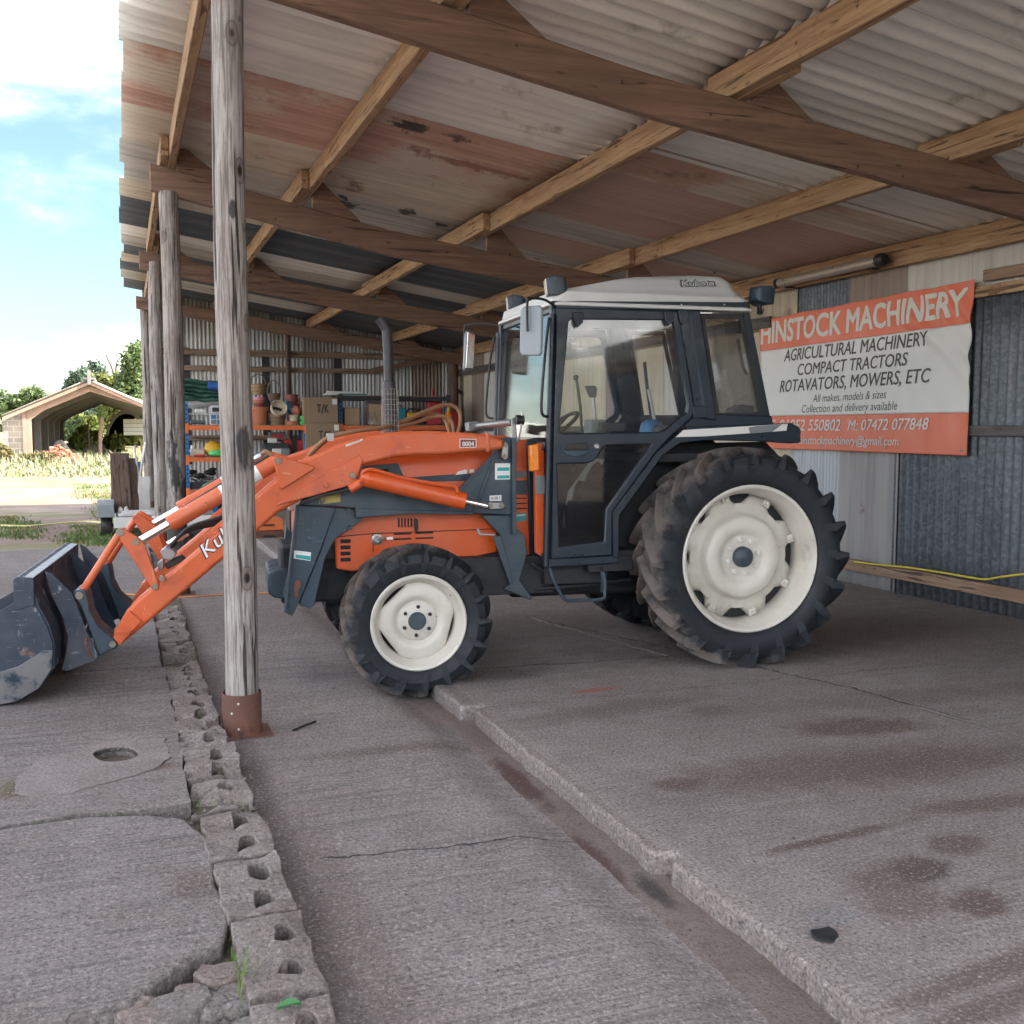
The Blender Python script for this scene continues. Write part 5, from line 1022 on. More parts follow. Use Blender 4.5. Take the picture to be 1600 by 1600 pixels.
# ---- loader arms
UP = [(763, 679), (786, 686), (789, 690), (786, 702), (763, 704), (727, 707), (690, 711), (652, 711), (615, 715), (590, 721), (568, 727), (520, 752), (470, 782), (432, 803), (398, 834), (346, 876), (217, 985), (186, 1010), (176, 1000), (180, 986), (196, 957), (216, 935), (247, 910), (291, 874), (345, 829), (385, 788), (420, 757), (464, 721), (496, 710), (534, 692), (577, 681), (615, 675), (671, 673), (727, 676)]
def both(fn):
    for s in (1, -1): fn(s)
AY = -.60; arms = {}
for s in (1, -1):
    P = Ts(UP, AY); y0, y1 = (AY, AY + .11) if s > 0 else (-AY - .11, -AY)
    arms[s] = lbl(MB().prism(P, 'y', y0, y1).build('loader_arm', M['loader'], tr, bevel=.028, seg=3), 'near loader arm' if s > 0 else 'far loader arm')
def pl2(name, mat, px, yl, th, bevel=.004, par=None, holes=()):
    P = Ts(px, yl); H = [Ts(h, yl) for h in holes]; out = []
    for s in (1, -1):
        y0, y1 = (yl, yl + th) if s > 0 else (-yl - th, -yl); out.append(MB().prism(P, 'y', y0, y1, H).build(name, M[mat], (par[s] if par else tr), bevel=bevel))
    return out
def cyl2(name, mat, a, b, yl, r, r2=None, par=None, n=18, bevel=.004):
    out = {}
    p, q = T3(*a, yl), T3(*b, yl)
    for s in (1, -1): out[s] = MB().cyl((p.x, p.y * s, p.z), (q.x, q.y * s, q.z), r, r2, n).build(name, M[mat], par[s] if par else tr, bevel=bevel)
    return out
pl2('arm_gusset', 'loader', [(429, 791), (470, 764), (520, 734), (562, 711), (567, 719), (558, 750), (551, 757), (500, 772), (440, 788)], AY - .014, .014, .005, arms); pl2('arm_gusset', 'loader', [(429, 791), (470, 764), (520, 734), (562, 711), (567, 719), (558, 750), (551, 757), (500, 772), (440, 788)], AY + .11, .014, .005, arms)
pl2('cylinder_bracket', 'loader', [(426, 716), (431, 712), (438, 713), (489, 728), (492, 731), (488, 735), (441, 765), (437, 764), (434, 748)], AY - .022, .022, .006, arms); pl2('cylinder_bracket', 'loader', [(426, 716), (431, 712), (438, 713), (489, 728), (492, 731), (488, 735), (441, 765), (437, 764), (434, 748)], AY + .09, .022, .006, arms)
pl2('collar', 'loader', [(760, 677), (765, 678), (765, 706), (760, 706)], AY - .006, .122, .003, arms)
pl2('arm_end', 'loader', [(197, 956), (202, 954), (222, 971), (186, 1010), (176, 1000), (179, 986)], AY - .02, .15, .006, arms); pl2('arm_end_web', 'loader', [(180, 990), (183, 988), (205, 985), (203, 988)], AY - .035, .015, .002, arms)
pl2('arm_rib', 'loader', [(318, 837), (348, 812), (352, 818), (322, 852)], AY + .04, .02, .003, arms)
for (u, v, rr_) in ((435, 720, .022), (551, 743, .022), (510, 758, .020), (253, 904, .02)): pin(u, v, AY - .025, rr_, .014, 'brass' if u != 510 else 'loader', arms[1])
# lettering and plate on the near arm
lo = M['ink']
place_text('Kubota', T3(322, 873, AY - .003), T3(398, 807, AY - .003), Vector((-.45, 0, 1)), .085, M['ink'], arms[1], bold=.035); place_text('Kubota', T3(322.8, 872.0, AY - .0065), T3(398.6, 806.2, AY - .0065), Vector((-.45, 0, 1)), .080, M['decal'], arms[1], bold=0)
pl('model_plate', M['terrad'], [(718, 686), (744, 686.5), (744, 698.5), (719, 699.5)], AY - .002, .003, arms[1], bevel=0)
for P_ in ([(718, 685.5), (744.5, 686), (744.5, 687), (718, 686.5)], [(718.5, 699), (744.5, 698), (744.5, 699), (718.5, 700)], [(718, 686), (719, 686), (719.5, 700), (718.5, 700)], [(743.5, 686), (744.5, 686), (744.5, 699), (743.5, 699)]): pl('plate_edge', M['decal'], P_, AY - .003, .003, arms[1], bevel=0)
place_text('8004', T3(722.5, 697, AY - .004), T3(740.5, 696.6, AY - .004), (0, 0, 1), .026, M['decal'], arms[1], bold=.02)
pl('sticker', M['decal'], [(540, 695), (566, 685.5), (567, 688), (541, 698)], AY - .0015, .002, arms[1], bevel=0); place_text('LOADER', T3(543, 696.2, AY - .003), T3(563, 688.4, AY - .003), Vector((.1, 0, 1)), .008, M['ink'], arms[1])
# lift cylinders
lc = cyl2('lift_cylinder', 'orange', (572, 747), (726, 783), -.665, .052); cyl2('cylinder_rod', 'chrome', (720, 781.5), (762, 791), -.665, .020, par=lc)
cyl2('cylinder_eye', 'orange', (563, 744.5), (575, 747.5), -.665, .042, .052, par=lc); 
for s in (1, -1):
    P_ = [T3(*q, -.70) for q in ((566, 741), (570, 736), (584, 734.5), (630, 747), (690, 757.5), (706, 758.5), (713, 762), (715, 770))]
    MB().tube([(p.x, p.y * s, p.z) for p in P_], .011, 8).build('oil_pipe', M['orange'], lc[s]); q = T3(560, 759, -.655); MB().cyl((q.x - .05, q.y * s, q.z - .02), (q.x + .04, q.y * s, q.z + .03), .026, n=12).build('pipe_union', M['orange'], lc[s])
# bucket cylinders, links and push rods
bc = cyl2('bucket_cylinder', 'loader', (433, 721), (265, 819), AY + .045, .047); cyl2('cylinder_rod', 'chrome', (268, 817), (214, 848.5), AY + .045, .024, par=bc); cyl2('cylinder_band', 'decal', (392, 745), (405, 737.5), AY + .045, .0478, par=bc, bevel=0); cyl2('cylinder_band', 'decal', (347, 771), (352, 768), AY + .045, .0478, par=bc, bevel=0)
for s in (1, -1): MB().tube([(lambda p: (p.x, p.y * s, p.z))(T3(u, v, AY + .045)) for (u, v) in ((425, 709), (380, 737), (330, 767), (285, 795))], .012, 6).build('oil_pipe', M['rubber'], bc[s])
LK = [(180, 833), (184, 828), (190, 825), (197, 828), (219, 842), (225, 848), (249, 914), (248, 921), (242, 923), (237, 920), (205, 870), (186, 842)]
pl2('link_plate', 'loader', LK, AY - .01, .025, .006); pl2('link_plate', 'loader', LK, AY + .095, .025, .006)
for (u, v, rr_) in ((187.5, 832, .026), (212.5, 847, .024), (242, 917, .022)): pin(u, v, AY - .012, rr_, .016, 'brass')
for dy in (.005, .085): cyl2('push_rod', 'loader', (188, 832), (124, 931), AY + dy, .020)
# bucket
BKY = -.80
def bT(u, v): return T(u, v, BKY)
tip = (-4.98, .035)
prof_o = [bT(30, 899), bT(52, 905), bT(54, 925), bT(62, 948), bT(77, 975), bT(86, 1005), bT(86, 1042), bT(64, 1074), bT(28, 1096), bT(-20, 1104), tip]
prof_i = [(tip[0] + .02, tip[1] + .012)] + [(bT(-20, 1104)[0], bT(-20, 1104)[1] + .018), (bT(28, 1096)[0] - .01, bT(28, 1096)[1] + .022), (bT(64, 1074)[0] - .018, bT(64, 1074)[1] + .018), (bT(86, 1042)[0] - .022, bT(86, 1042)[1] + .006), (bT(86, 1005)[0] - .022, bT(86, 1005)[1]), (bT(77, 975)[0] - .02, bT(77, 975)[1] - .008), (bT(62, 948)[0] - .018, bT(62, 948)[1] - .01), (bT(54, 925)[0] - .016, bT(54, 925)[1] - .004), (bT(30, 905)[0], bT(30, 905)[1])]
bk = MB().prism(prof_o + prof_i, 'y', -.80, .80).build('bucket', M['bucket'], tr, bevel=.004)
SP = [bT(24, 941), bT(55, 946), bT(64, 957), bT(75, 980), bT(83, 1005), bT(83, 1042), bT(62, 1074), bT(27, 1095), bT(-20, 1103), tip, (tip[0] + .03, tip[1] + .09)]
SPD = [bT(70, 1015), bT(83, 1015), bT(83, 1042), bT(62, 1074), bT(27, 1095), bT(-20, 1103), tip, (tip[0] + .02, tip[1] + .05), bT(-10, 1052), bT(30, 1040)]
for s in (1, -1):
    MB().prism(SP, 'y', *((-.812, -.798) if s > 0 else (.798, .812))).build('side_plate', M['bucket'], bk, bevel=.003); MB().prism(SPD, 'y', *((-.822, -.8125) if s > 0 else (.8125, .822))).build('wear_plate', M['bucketin'], bk, bevel=.003)
x0, z0 = bT(23, 955); x1, z1 = bT(52, 904)
MB().prism([(x0, z0 - .0), (x1 + .004, z0 + .03), (x1 + .004, z1 + .002), (x0 + .02, z1 + .012), (x0, z1)], 'y', -.815, .815).build('top_bar', M['bucket'], bk, bevel=.005)
MB().prism([(x0 + .022, z1 + .0125), (x1, z1 + .0035), (x1, z1 + .006), (x0 + .022, z1 + .015)], 'y', -.80, .80).build('bar_top', M['mirror'], bk)
MB().box(tip[0] - .03, tip[0] + .16, -.80, .80, .022, .036).build('cutting_edge', M['bucketin'], bk, bevel=.003)
RB = [(70, 893), (80, 896), (113, 927), (135, 985), (154, 1025), (150, 1032), (104, 1049), (96, 1046), (103, 1020), (106, 995), (98, 965), (80, 930)]
pl2('back_rib', 'bucket', RB, -.66, .014, .003, {1: bk, -1: bk}); pl2('back_rib', 'bucket', RB, -.46, .014, .003, {1: bk, -1: bk})
pl2('attach_bracket', 'mast', [(113, 930), (117, 922), (132, 921), (136, 930), (140, 955), (152, 978), (180, 1001), (185, 1009), (180, 1014), (170, 1017), (155, 1026), (140, 985), (125, 945)], -.64, .20, .008, {1: bk, -1: bk})
for (u, v, rr_) in ((124, 931, .026), (176, 1007, .022), (144, 1028, .02)): pin(u, v, -.645, rr_, .014, 'brass', bk)
MB().tube([T3(u, v, -.665) for (u, v) in ((144, 1030), (138, 1018), (134, 1002), (136, 996))], .008, 6).build('retaining_pin', M['rust'], bk)
# hydraulic hoses and valve
def hose(px, yl, r, mat, name='hydraulic_hose'): 
    P = [T3(u, v, y) for (u, v, y) in px]; return MB().tube(P, r, 8, k=8).build(name, M[mat], tr)
for k in range(4): hose([(350, 806 + 3 * k, -.46 + .03 * k), (330, 812 + 3 * k, -.46 + .03 * k), (300, 822 + 2 * k, -.46 + .03 * k), (282, 836 + 2 * k, -.46 + .03 * k), (268, 852 + k, -.44)], 0, .010, 'rubber')
pl('valve_block', M['steel'], [(250, 862), (258, 855), (270, 858), (276, 866), (268, 876), (254, 874)], -.46, .10, bevel=.006); pl('valve_block', M['black'], [(256, 882), (282, 868), (290, 874), (262, 890)], -.44, .09, bevel=.005); pl('valve_block', M['steel'], [(246, 880), (256, 872), (256, 888), (248, 894)], -.43, .06, bevel=.006)
for (u, v) in ((262, 850), (272, 846), (280, 842)): q = T3(u, v, -.43); MB().cyl(q, q + Vector((.05, 0, .03)), .014, n=8).build('hose_fitting', M['chrome'], tr)
hose([(482, 712, -.40), (496, 697, -.40), (515, 683, -.40), (560, 673, -.38), (600, 668, -.30), (625, 660, -.1), (660, 645, .0), (690, 634, .1), (708, 634, .12), (718, 645, .12), (719, 662, .1), (713, 682, .05)], 0, .013, 'hose'); hose([(622, 668, .0), (650, 660, .05), (675, 652, .1), (695, 651, .1), (706, 660, .1), (709, 680, .05)], 0, .012, 'hose')
hose([(622, 664, .05), (660, 648, .05), (690, 650, .15), (700, 668, .1), (702, 685, .05)], 0, .012, 'hose'); hose([(484, 712, -.37), (500, 696, -.37), (520, 681, -.37)], 0, .012, 'hose')
hose([(555, 761, -.58), (530, 768, -.58), (500, 775, -.58), (470, 786, -.56)], 0, .011, 'rubber'); q = T3(516, 681, -.39); MB().box(q.x - .02, q.x + .02, q.y - .03, q.y + .03, q.z - .03, q.z + .015).build('hose_clamp', M['steel'], tr)
hose([(425, 712, -.56), (415, 706, -.55), (405, 714, -.53), (396, 722, -.5)], 0, .014, 'hose'); q = T3(408, 712, -.55); MB().cyl(q, q + Vector((-.06, 0, -.03)), .018, n=8).build('hose_fitting', M['chrome'], tr)
# ---- cab
def pls(name, mat, px, yl=-.62, th=.05, bevel=.006, holes=()): return pl(name, M[mat], px, yl, th, bevel=bevel, mirror=True, holes=holes)
DOOR = [(870, 480), (1060, 486), (1086, 640), (1082, 652), (1048, 682), (1026, 706), (957, 800), (957, 868), (861, 874)]
DH1 = [(889, 502), (893, 499), (1048, 500), (1052, 504), (1075, 631), (1073, 645), (1037, 673), (1030, 675), (878, 677), (874, 673)]; DH2 = [(871, 725), (918, 724), (928, 721), (934, 714), (941, 701), (948, 696), (1018, 694), (1012, 704), (947, 795), (944, 846), (874, 855)]
dn, df = pls('door', 'navy', DOOR, -.655, .035, .008, (DH1, DH2))
for (d_, s) in ((dn, 1), (df, -1)):
    for px in (DH1, DH2):
        P = Ts([(px[0][0] - 3, px[0][1])] + px[1:], -.64); y0 = -.640 if s > 0 else .634; MB().prism(P, 'y', y0, y0 + .006).build('door_glass', M['glass'] if px is DH1 else M['glassd'], d_)
pl('handle_recess', M['mast'], [(880, 695), (884, 692), (917, 691), (920, 694), (920, 706), (914, 711), (900, 714), (886, 712), (880, 706)], -.662, .008, dn, bevel=.004); pl('door_handle', M['black'], [(881, 694), (916, 692), (919, 695), (918, 703), (882, 703.5)], -.675, .015, dn, bevel=.005)
q = T3(932.5, 697.5, -.657); MB().lathe([(0, -.012), (.012, -.012), (.02, -.004), (.021, .002)], q, (0, 1, 0), 16).build('door_lock', M['steel'], dn)
for (u, v) in ((902, 494), (1044, 492), (1066, 490)): pl('hinge', M['navy'], [(u - 6, v - 6), (u + 10, v - 6), (u + 9, v + 10), (u, v + 18), (u - 4, v + 10)], -.672, .018, dn, bevel=.004); pin(u + 2, v + 14, -.67, .010, .010, 'mast', dn, 'bolt')
pl('hinge', M['navy'], [(1082, 635), (1104, 634), (1105, 652), (1084, 654)], -.665, .02, dn, bevel=.004)
A_ = pls('cab_pillar', 'navy', [(862, 478), (873, 479), (862, 884), (851, 884)], -.63, .05)
for s in (1, -1):
    p, q = T3(863, 490, -.645), T3(853, 884, -.645); MB().cyl((p.x, p.y * s, p.z), (q.x, q.y * s, q.z), .018, n=12).build('hinge_post', M['navy'], tr)
pls('cab_pillar', 'navy', [(1061, 484), (1094, 486), (1120, 657), (1087, 652)], -.645, .07); pl('pillar_groove', M['mast'], [(1076, 490), (1079, 490), (1104, 650), (1100, 650)], -.648, .006, bevel=.001)
pls('cab_pillar', 'navy', [(1161, 486), (1171, 486), (1205, 657), (1192, 657)], -.61, .04); pls('roof_rail', 'navy', [(862, 470), (1172, 472), (1173, 487), (862, 482)], -.635, .06); pls('body_rail', 'navy', [(1086, 646), (1206, 650), (1210, 668), (1070, 668)], -.625, .06)
pls('sill', 'navy', [(850, 874), (958, 868), (966, 866), (966, 880), (852, 887)], -.64, .08)
pls('quarter_glass', 'glass', [(1091, 486), (1163, 487), (1196, 656), (1116, 656)], -.60, .006, 0)
for s in (1, -1):
    P = Ts([(1094, 490), (1160, 490), (1193, 652), (1118, 652)], -.612); P2 = Ts([(1101, 498), (1155, 498), (1185, 645), (1123, 645)], -.612); y0 = -.618 if s > 0 else .606
    MB().prism(P, 'y', y0, y0 + .012, [P2]).build('window_frame', M['black'], tr)
# windscreen and rear screen
wx0, wz0 = T(861, 690, -.6); wx1, wz1 = T(868, 480, -.6)
MB().prism([(wx0 - .03, wz0), (wx0 - .024, wz0), (wx1 - .002, wz1), (wx1 - .008, wz1)], 'y', -.57, .57).build('windscreen', M['glass'], tr)
MB().prism([(wx0 - .05, wz0 - .05), (wx0 + .03, wz0 - .05), (wx0 + .02, wz0), (wx0 - .04, wz0)], 'y', -.60, .60).build('screen_rail', M['navy'], tr, bevel=.006); MB().prism([(wx1 - .02, wz1 - .03), (wx1 + .05, wz1 - .03), (wx1 + .05, wz1 + .02), (wx1 - .02, wz1 + .02)], 'y', -.60, .60).build('screen_rail', M['navy'], tr, bevel=.006)
rx0, rz0 = T(1200, 655, -.6); rx1, rz1 = T(1166, 486, -.6)
MB().prism([(rx0, rz0), (rx0 + .006, rz0), (rx1 + .006, rz1), (rx1, rz1)], 'y', -.56, .56).build('rear_screen', M['glass'], tr); MB().prism([(rx0 - .03, rz0 - .06), (rx0 + .03, rz0 - .06), (rx0 + .02, rz0 + .02), (rx0 - .03, rz0 + .02)], 'y', -.59, .59).build('screen_rail', M['navy'], tr, bevel=.006)
MB().tube([T3(860, 500, -.59), T3(866, 560, -.2), T3(862, 640, -.15)], .007, 6).build('wiper', M['black'], tr)
# roof
def ringr(x0, x1, hw, z, r, n=5, zf=0):
    out = []
    for (cx, cy, a0) in ((x1 - r, hw - r, 0), (x0 + r, hw - r, 90), (x0 + r, -hw + r, 180), (x1 - r, -hw + r, 270)):
        for k in range(n + 1):
            a = rad(a0 + 90 * k / n); x = cx + r * math.cos(a); out.append((x, cy + r * math.sin(a), z - zf * max(0, (x1 - x) / (x1 - x0) - .55)))
    return out
xf, xr = -1.165, .195
rf = MB().loft([ringr(xf + .02, xr - .02, .61, 2.225, .07), ringr(xf - .005, xr + .005, .645, 2.232, .07), ringr(xf - .004, xr + .004, .645, 2.248, .07), ringr(xf + .02, xr - .02, .625, 2.262, .07), ringr(xf + .03, xr - .03, .615, 2.318, .07), ringr(xf + .06, xr - .045, .59, 2.332, .08), ringr(xf + .17, xr - .065, .555, 2.375, .10, zf=.04), ringr(xf + .30, xr - .075, .53, 2.425, .11, zf=.09), ringr(xf + .40, xr - .11, .49, 2.462, .12, zf=.12), ringr(xf + .5, xr - .2, .40, 2.476, .14, zf=.1)]).build('cab_roof', M['roofcap'], tr, smooth=55, bevel=.004)
for u in (891, 927, 996, 1065, 1132): pin(u, 476, -.64, .006, .006, 'bolt', rf, 'rivet')
place_text('Kubota', T3(1064.5, 448, -.556), T3(1118, 446.5, -.556), Vector((0, .22, 1)), .044, M['mast'], rf, bold=.05, space=.95); place_text('Kubota', T3(1066, 447.4, -.5605), T3(1116.5, 446, -.5605), Vector((0, .22, 1)), .036, M['roofcap'], rf, bold=0, space=.95)
# lamps
def worklamp(c, yaw, name='work_light'):
    o = MB().loft([[(-.05, -.07, -.05), (-.05, .07, -.05), (-.05, .07, .055), (-.05, -.07, .055)], [(0, -.075, -.058), (0, .075, -.058), (0, .075, .062), (0, -.075, .062)], [(.06, -.055, -.045), (.06, .055, -.045), (.06, .055, .05), (.06, -.055, .05)], [(.075, -.03, -.03), (.075, .03, -.03), (.075, .03, .035), (.075, -.03, .035)]]).box(-.01, .02, -.012, .012, -.12, -.05).build(name, M['mast'], tr, bevel=.008)
    o.location = c; o.rotation_euler = (0, -.12, yaw); MB().box(-.056, -.049, -.062, .062, -.044, .05).build('lens', M['lens'], o, bevel=.004); return o
lbl(worklamp(T3(866, 449, -.55), -.22), 'near front work light'); lbl(worklamp(T3(804, 476, .50), -.22), 'far front work light'); lbl(worklamp(T3(1190, 463, -.52), math.pi + .25), 'rear work light'); lbl(worklamp(Vector((T(1190, 463, -.52)[0], .52, T(1190, 463, -.52)[1])), math.pi - .25), 'rear work light on the far side')
MB().tube([T3(1183, 478, -.55), T3(1190, 490, -.55), T3(1193, 482, -.55)], .005, 6).build('lamp_cable', M['black'], tr)
# mirrors and rails
for s in (1, -1):
    c = T3(831, 516, -.82); c.y *= s; o = MB().prism([(-.075, -.135), (-.06, -.15), (.06, -.145), (.075, -.12), (.078, .12), (.06, .14), (-.05, .14), (-.07, .12)], 'x', -.012, .012).build('mirror', M['mirror'], tr, bevel=.008); o.location = c; o.rotation_euler = (0, .06, .70 if s > 0 else -.62)
    MB().prism([(-.068, -.128), (.068, -.124), (.070, .118), (-.062, .128)], 'x', .0125, .0145).build('mirror_glass', M['chrome'], o)
    P = [T3(868, 479, -.63), T3(850, 468, -.72), T3(828, 466, -.80), T3(824, 468, -.82), T3(823.5, 500, -.83), T3(824, 518, -.83)]; MB().tube([(p.x, p.y * s, p.z) for p in P], .008, 8).build('mirror_arm', M['black'], tr)
    P = [T3(858, 496, -.66), T3(853, 540, -.68), T3(847, 610, -.69), T3(846, 640, -.69), T3(849, 649, -.68), T3(855, 651, -.66)]; MB().tube([(p.x, p.y * s, p.z) for p in P], .009, 8).build('grab_rail', M['black'], tr)
# fenders and the dark bay behind the door
FO = [(957, 872), (957, 800), (1026, 706), (1056, 681), (1075, 667), (1238, 661), (1252, 672), (1250, 692), (1236, 693), (1196, 690), (1100, 688), (1062, 693), (1036, 712), (968, 806), (967, 872)]
pls('fender', 'navy', FO, -.645, .10, .006); pls('fender_top', 'navy', [(1060, 682), (1238, 664), (1250, 674), (1249, 690), (1196, 688), (1100, 686), (1062, 691), (1036, 710), (1028, 716), (1025, 708)], -.545, .35, .01)
pl('fender_trim', M['white'], [(1056, 683), (1068, 672), (1231, 662), (1229, 673), (1100, 682)], -.652, .008, bevel=.002); pl('fender_trim', M['greyp'], [(1170, 668), (1183, 665.5), (1222, 663), (1207, 674.5), (1172, 677.5)], -.6545, .003, bevel=0)
pl('rear_light', M['black'], [(1231, 662), (1249, 667), (1252, 690), (1238, 690)], -.64, .08, bevel=.006)
pls('wheel_arch', 'interior', [(967, 868), (968, 806), (1036, 712), (1062, 693), (1196, 690), (1240, 735), (1240, 860)], -.40, .03, .004)
MB().box(-.72, .30, -.37, .37, .60, .98).box(-.55, .30, -.58, .58, 1.28, 1.34).build('seat_base', M['interior'], tr, bevel=.01)
# interior
MB().box(-1.19, -.60, -.60, .60, .70, .73).build('cab_floor', M['interior'], tr)
MB().prism([(-1.17, .75), (-1.02, .75), (-.93, 1.28), (-.95, 1.42), (-1.17, 1.45)], 'y', -.40, .40).build('dashboard', M['interior'], tr, bevel=.02)
q0 = Vector((-.93, -.05, 1.50)); stw = MB(); stw.tube([q0 + Vector((.13 * math.cos(a) , .19 * math.sin(a), .13 * math.cos(a) * .75)) for a in [2 * math.pi * k / 24 for k in range(25)]], .013, 8, smooth=False, cap=False)
for a in (0.5, 2.6, 4.71): stw.tube([q0, q0 + Vector((.13 * math.cos(a), .19 * math.sin(a), .10 * math.cos(a)))], .010, 6)
stw.cyl(q0, (-1.03, -.05, 1.36), .025, n=10); stw.build('steering_wheel', M['black'], tr)
m = MB(); m.loft([[(-.66, -.23, 1.0), (-.20, -.23, 1.0), (-.20, .23, 1.0), (-.66, .23, 1.0)], [(-.68, -.25, 1.06), (-.2, -.25, 1.04), (-.2, .25, 1.04), (-.68, .25, 1.06)], [(-.66, -.23, 1.13), (-.2, -.23, 1.10), (-.2, .23, 1.10), (-.66, .23, 1.13)]]); m.loft([[(-.26, -.22, 1.08), (-.14, -.22, 1.06), (-.14, .22, 1.06), (-.26, .22, 1.08)], [(-.20, -.22, 1.3), (-.08, -.22, 1.3), (-.08, .22, 1.3), (-.20, .22, 1.3)], [(-.14, -.19, 1.52), (-.05, -.19, 1.52), (-.05, .19, 1.52), (-.14, .19, 1.52)]])
m.build('seat', M['seat'], tr, bevel=.03, seg=3)
gl = MB().box(-.83, -.72, -.42, -.30, 1.35, 1.55).build('gear_console', M['greyp'], tr, bevel=.012); MB().tube([(-.775, -.36, 1.55), (-.78, -.36, 1.62), (-.79, -.36, 1.70)], .012, 8).build('gear_stick', M['steel'], gl); MB().loft([[(-.79 + a * .02, -.36 + b * .016, 1.69) for (a, b) in ((-1, -1), (1, -1), (1, 1), (-1, 1))], [(-.80 + a * .034, -.36 + b * .02, 1.74) for (a, b) in ((-1, -1), (1, -1), (1, 1), (-1, 1))], [(-.81 + a * .035, -.36 + b * .02, 1.765) for (a, b) in ((-1, -1), (1, -1), (1, 1), (-1, 1))]]).build('gear_knob', M['black'], gl, bevel=.008)
MB().tube([(-.60, .40, 1.38), (-.6, .42, 1.6), (-.63, .43, 1.84)], .011, 8).ball((-.635, .43, 1.855), .022).build('side_lever', M['black'], tr); MB().tube([(.0, .50, 1.45), (-.05, .5, 1.75), (-.08, .5, 1.98)], .013, 8).build('gas_strut', M['black'], tr); MB().cyl((.01, .50, 1.5), (-.05, .50, 1.78), .017, n=8).build('gas_strut', M['white'], tr)
MB().tube([T3(951, 668, -.56), T3(975, 668, -.56)], .012, 6).box(T(938, 670, -.56)[0], T(976, 662, -.56)[0], -.58, -.52, T(938, 674, -.56)[1], T(976, 660, -.56)[1]).build('armrest', M['black'], tr, bevel=.012)
pl('control_box', M['black'], [(1145, 640), (1160, 632), (1180, 634), (1178, 650), (1150, 652)], -.50, .12, bevel=.01); MB().tube([T3(1150, 512, -.5), T3(1155, 506, -.5), T3(1163, 505, -.5)], .02, 6).box(T(1132, 520, -.5)[0], T(1156, 520, -.5)[0], -.52, -.48, T(1132, 520, -.5)[1], T(1156, 503, -.5)[1]).build('rear_wiper_motor', M['black'], tr, bevel=.01)
MB().tube([T3(1153, 530, -.54), T3(1160, 570, -.54), T3(1167, 585, -.54)], .012, 6).build('gas_strut', M['black'], tr)
# step
MB().tube([T3(858, 884, -.58), T3(866, 908, -.60), T3(882, 936, -.62), T3(900, 938, -.62), T3(940, 936, -.62), T3(945, 925, -.62), T3(944, 900, -.60), T3(938, 880, -.56)], .011, 8, k=3).build('step', M['mast'], tr)
pl('step_strap', M['mast'], [(935, 880), (941, 880), (946, 900), (945, 926), (939, 926), (940, 902)], -.60, .01, bevel=.002)
pl('hook_lever', M['steel'], [(745, 826), (748, 825), (751, 833), (774, 834), (774, 837), (748, 836.5)], -.51, .012, near, bevel=.002)
# things left in the cab rest on it: top-level
p = T3(1020, 655, .35); wp = TO + tax * p.x + tay * .30 + Vector((0, 0, 1.34))
bx_ = MB().loft([[(-.13, -.09, 0), (.13, -.09, 0), (.13, .09, 0), (-.13, .09, 0)], [(-.16, -.11, .12), (.16, -.11, .09), (.16, .11, .09), (-.16, .11, .12)]]).build('tray', M['yellow'], bevel=.006); bx_.location = wp; bx_.rotation_euler = (0, 0, -TY); tag(bx_, 'yellow plastic tray inside the tractor cab behind the seat', 'tray')
hl_ = MB().lathe([(.085, 0), (.09, .03), (.075, .08), (.04, .105), (0, .11)], n=20).prism([(-.13, -.06), (-.06, -.07), (-.06, .07), (-.13, .06)], 'z', .0, .012).build('cap', M['bluep'], smooth=50); hl_.location = wp + Vector((-.03, 0, .11)); tag(hl_, 'dark blue cap lying on the yellow tray in the cab', 'cap')
# ---------------------------------------------------------------- banner on the back wall
BXp = WX - .085
bTL, bTR, bBR, bBL = onX(1186, 500, BXp), onX(1522, 436, BXp), onX(1511, 712, BXp), onX(1196, 700, BXp)
def bdisp(y, z):
    t = (y - bTR.y) / (bTL.y - bTR.y); s = (bTR.z - z) / (bTR.z - bBR.z)
    d = .012 * mnoise.noise(Vector((y * 1.3, z * 1.1, 2)))
    for (a, b, c, wd, amp) in ((1, .75, .10, .030, .030), (1, .75, .19, .026, .022), (1, .9, .31, .03, .014), (1, 1.6, .42, .05, .016), (1, -.5, .62, .05, .014), (.15, 1, .83, .04, .010), (.1, 1, .90, .02, .008)):
        e = (a * t + b * s * .6 - c) / wd; d += amp * math.exp(-e * e)
    return d
def bpt(u, v):
    q = bTL.lerp(bTR, u).lerp(bBL.lerp(bBR, u), v); sag = .012 * math.sin(math.pi * ((u * 4) % 1)) * (1 - v) ** 6
    return Vector((BXp - bdisp(q.y, q.z), q.y, q.z - sag))
ban = thing('banner', 'orange and white vinyl banner advertising farm machinery tied to the back wall', 'banner', bBL.lerp(bBR, .5)); BNO = Vector(ban.location)
class BN(MB):
    def build(s, name, mat, **k):
        bmesh.ops.translate(s.bm, verts=s.bm.verts[:], vec=-BNO); return super().build(name, mat, ban, **k)
for (v0, v1, mm, nm) in ((0, .245, 'banner_o', 'top_band'), (.245, .753, 'banner_w', 'middle_panel'), (.753, 1, 'banner_o', 'bottom_band')):
    o = BN().grid(lambda u, v: bpt(u, v0 + (v1 - v0) * v), 120, 40).build(nm, M[mm], smooth=80); md = o.modifiers.new('thick', 'SOLIDIFY'); md.thickness = .002
def btext(s, a, b, hpx, mat, bold=0, shear=.2, space=1.0, name='lettering'):
    A, B = onX(*a, BXp), onX(*b, BXp); C_ = onX(a[0], a[1] - hpx, BXp); h = C_.z - A.z
    def fn(q): return Vector((BXp - bdisp(q.y, q.z) - .004, q.y, q.z)) - BNO
    me_o = place_text(s, A, B, (0, 0, 1), h, M[mat], ban, name, bold, shear, fn, space, (-1, 0, 0)); return me_o
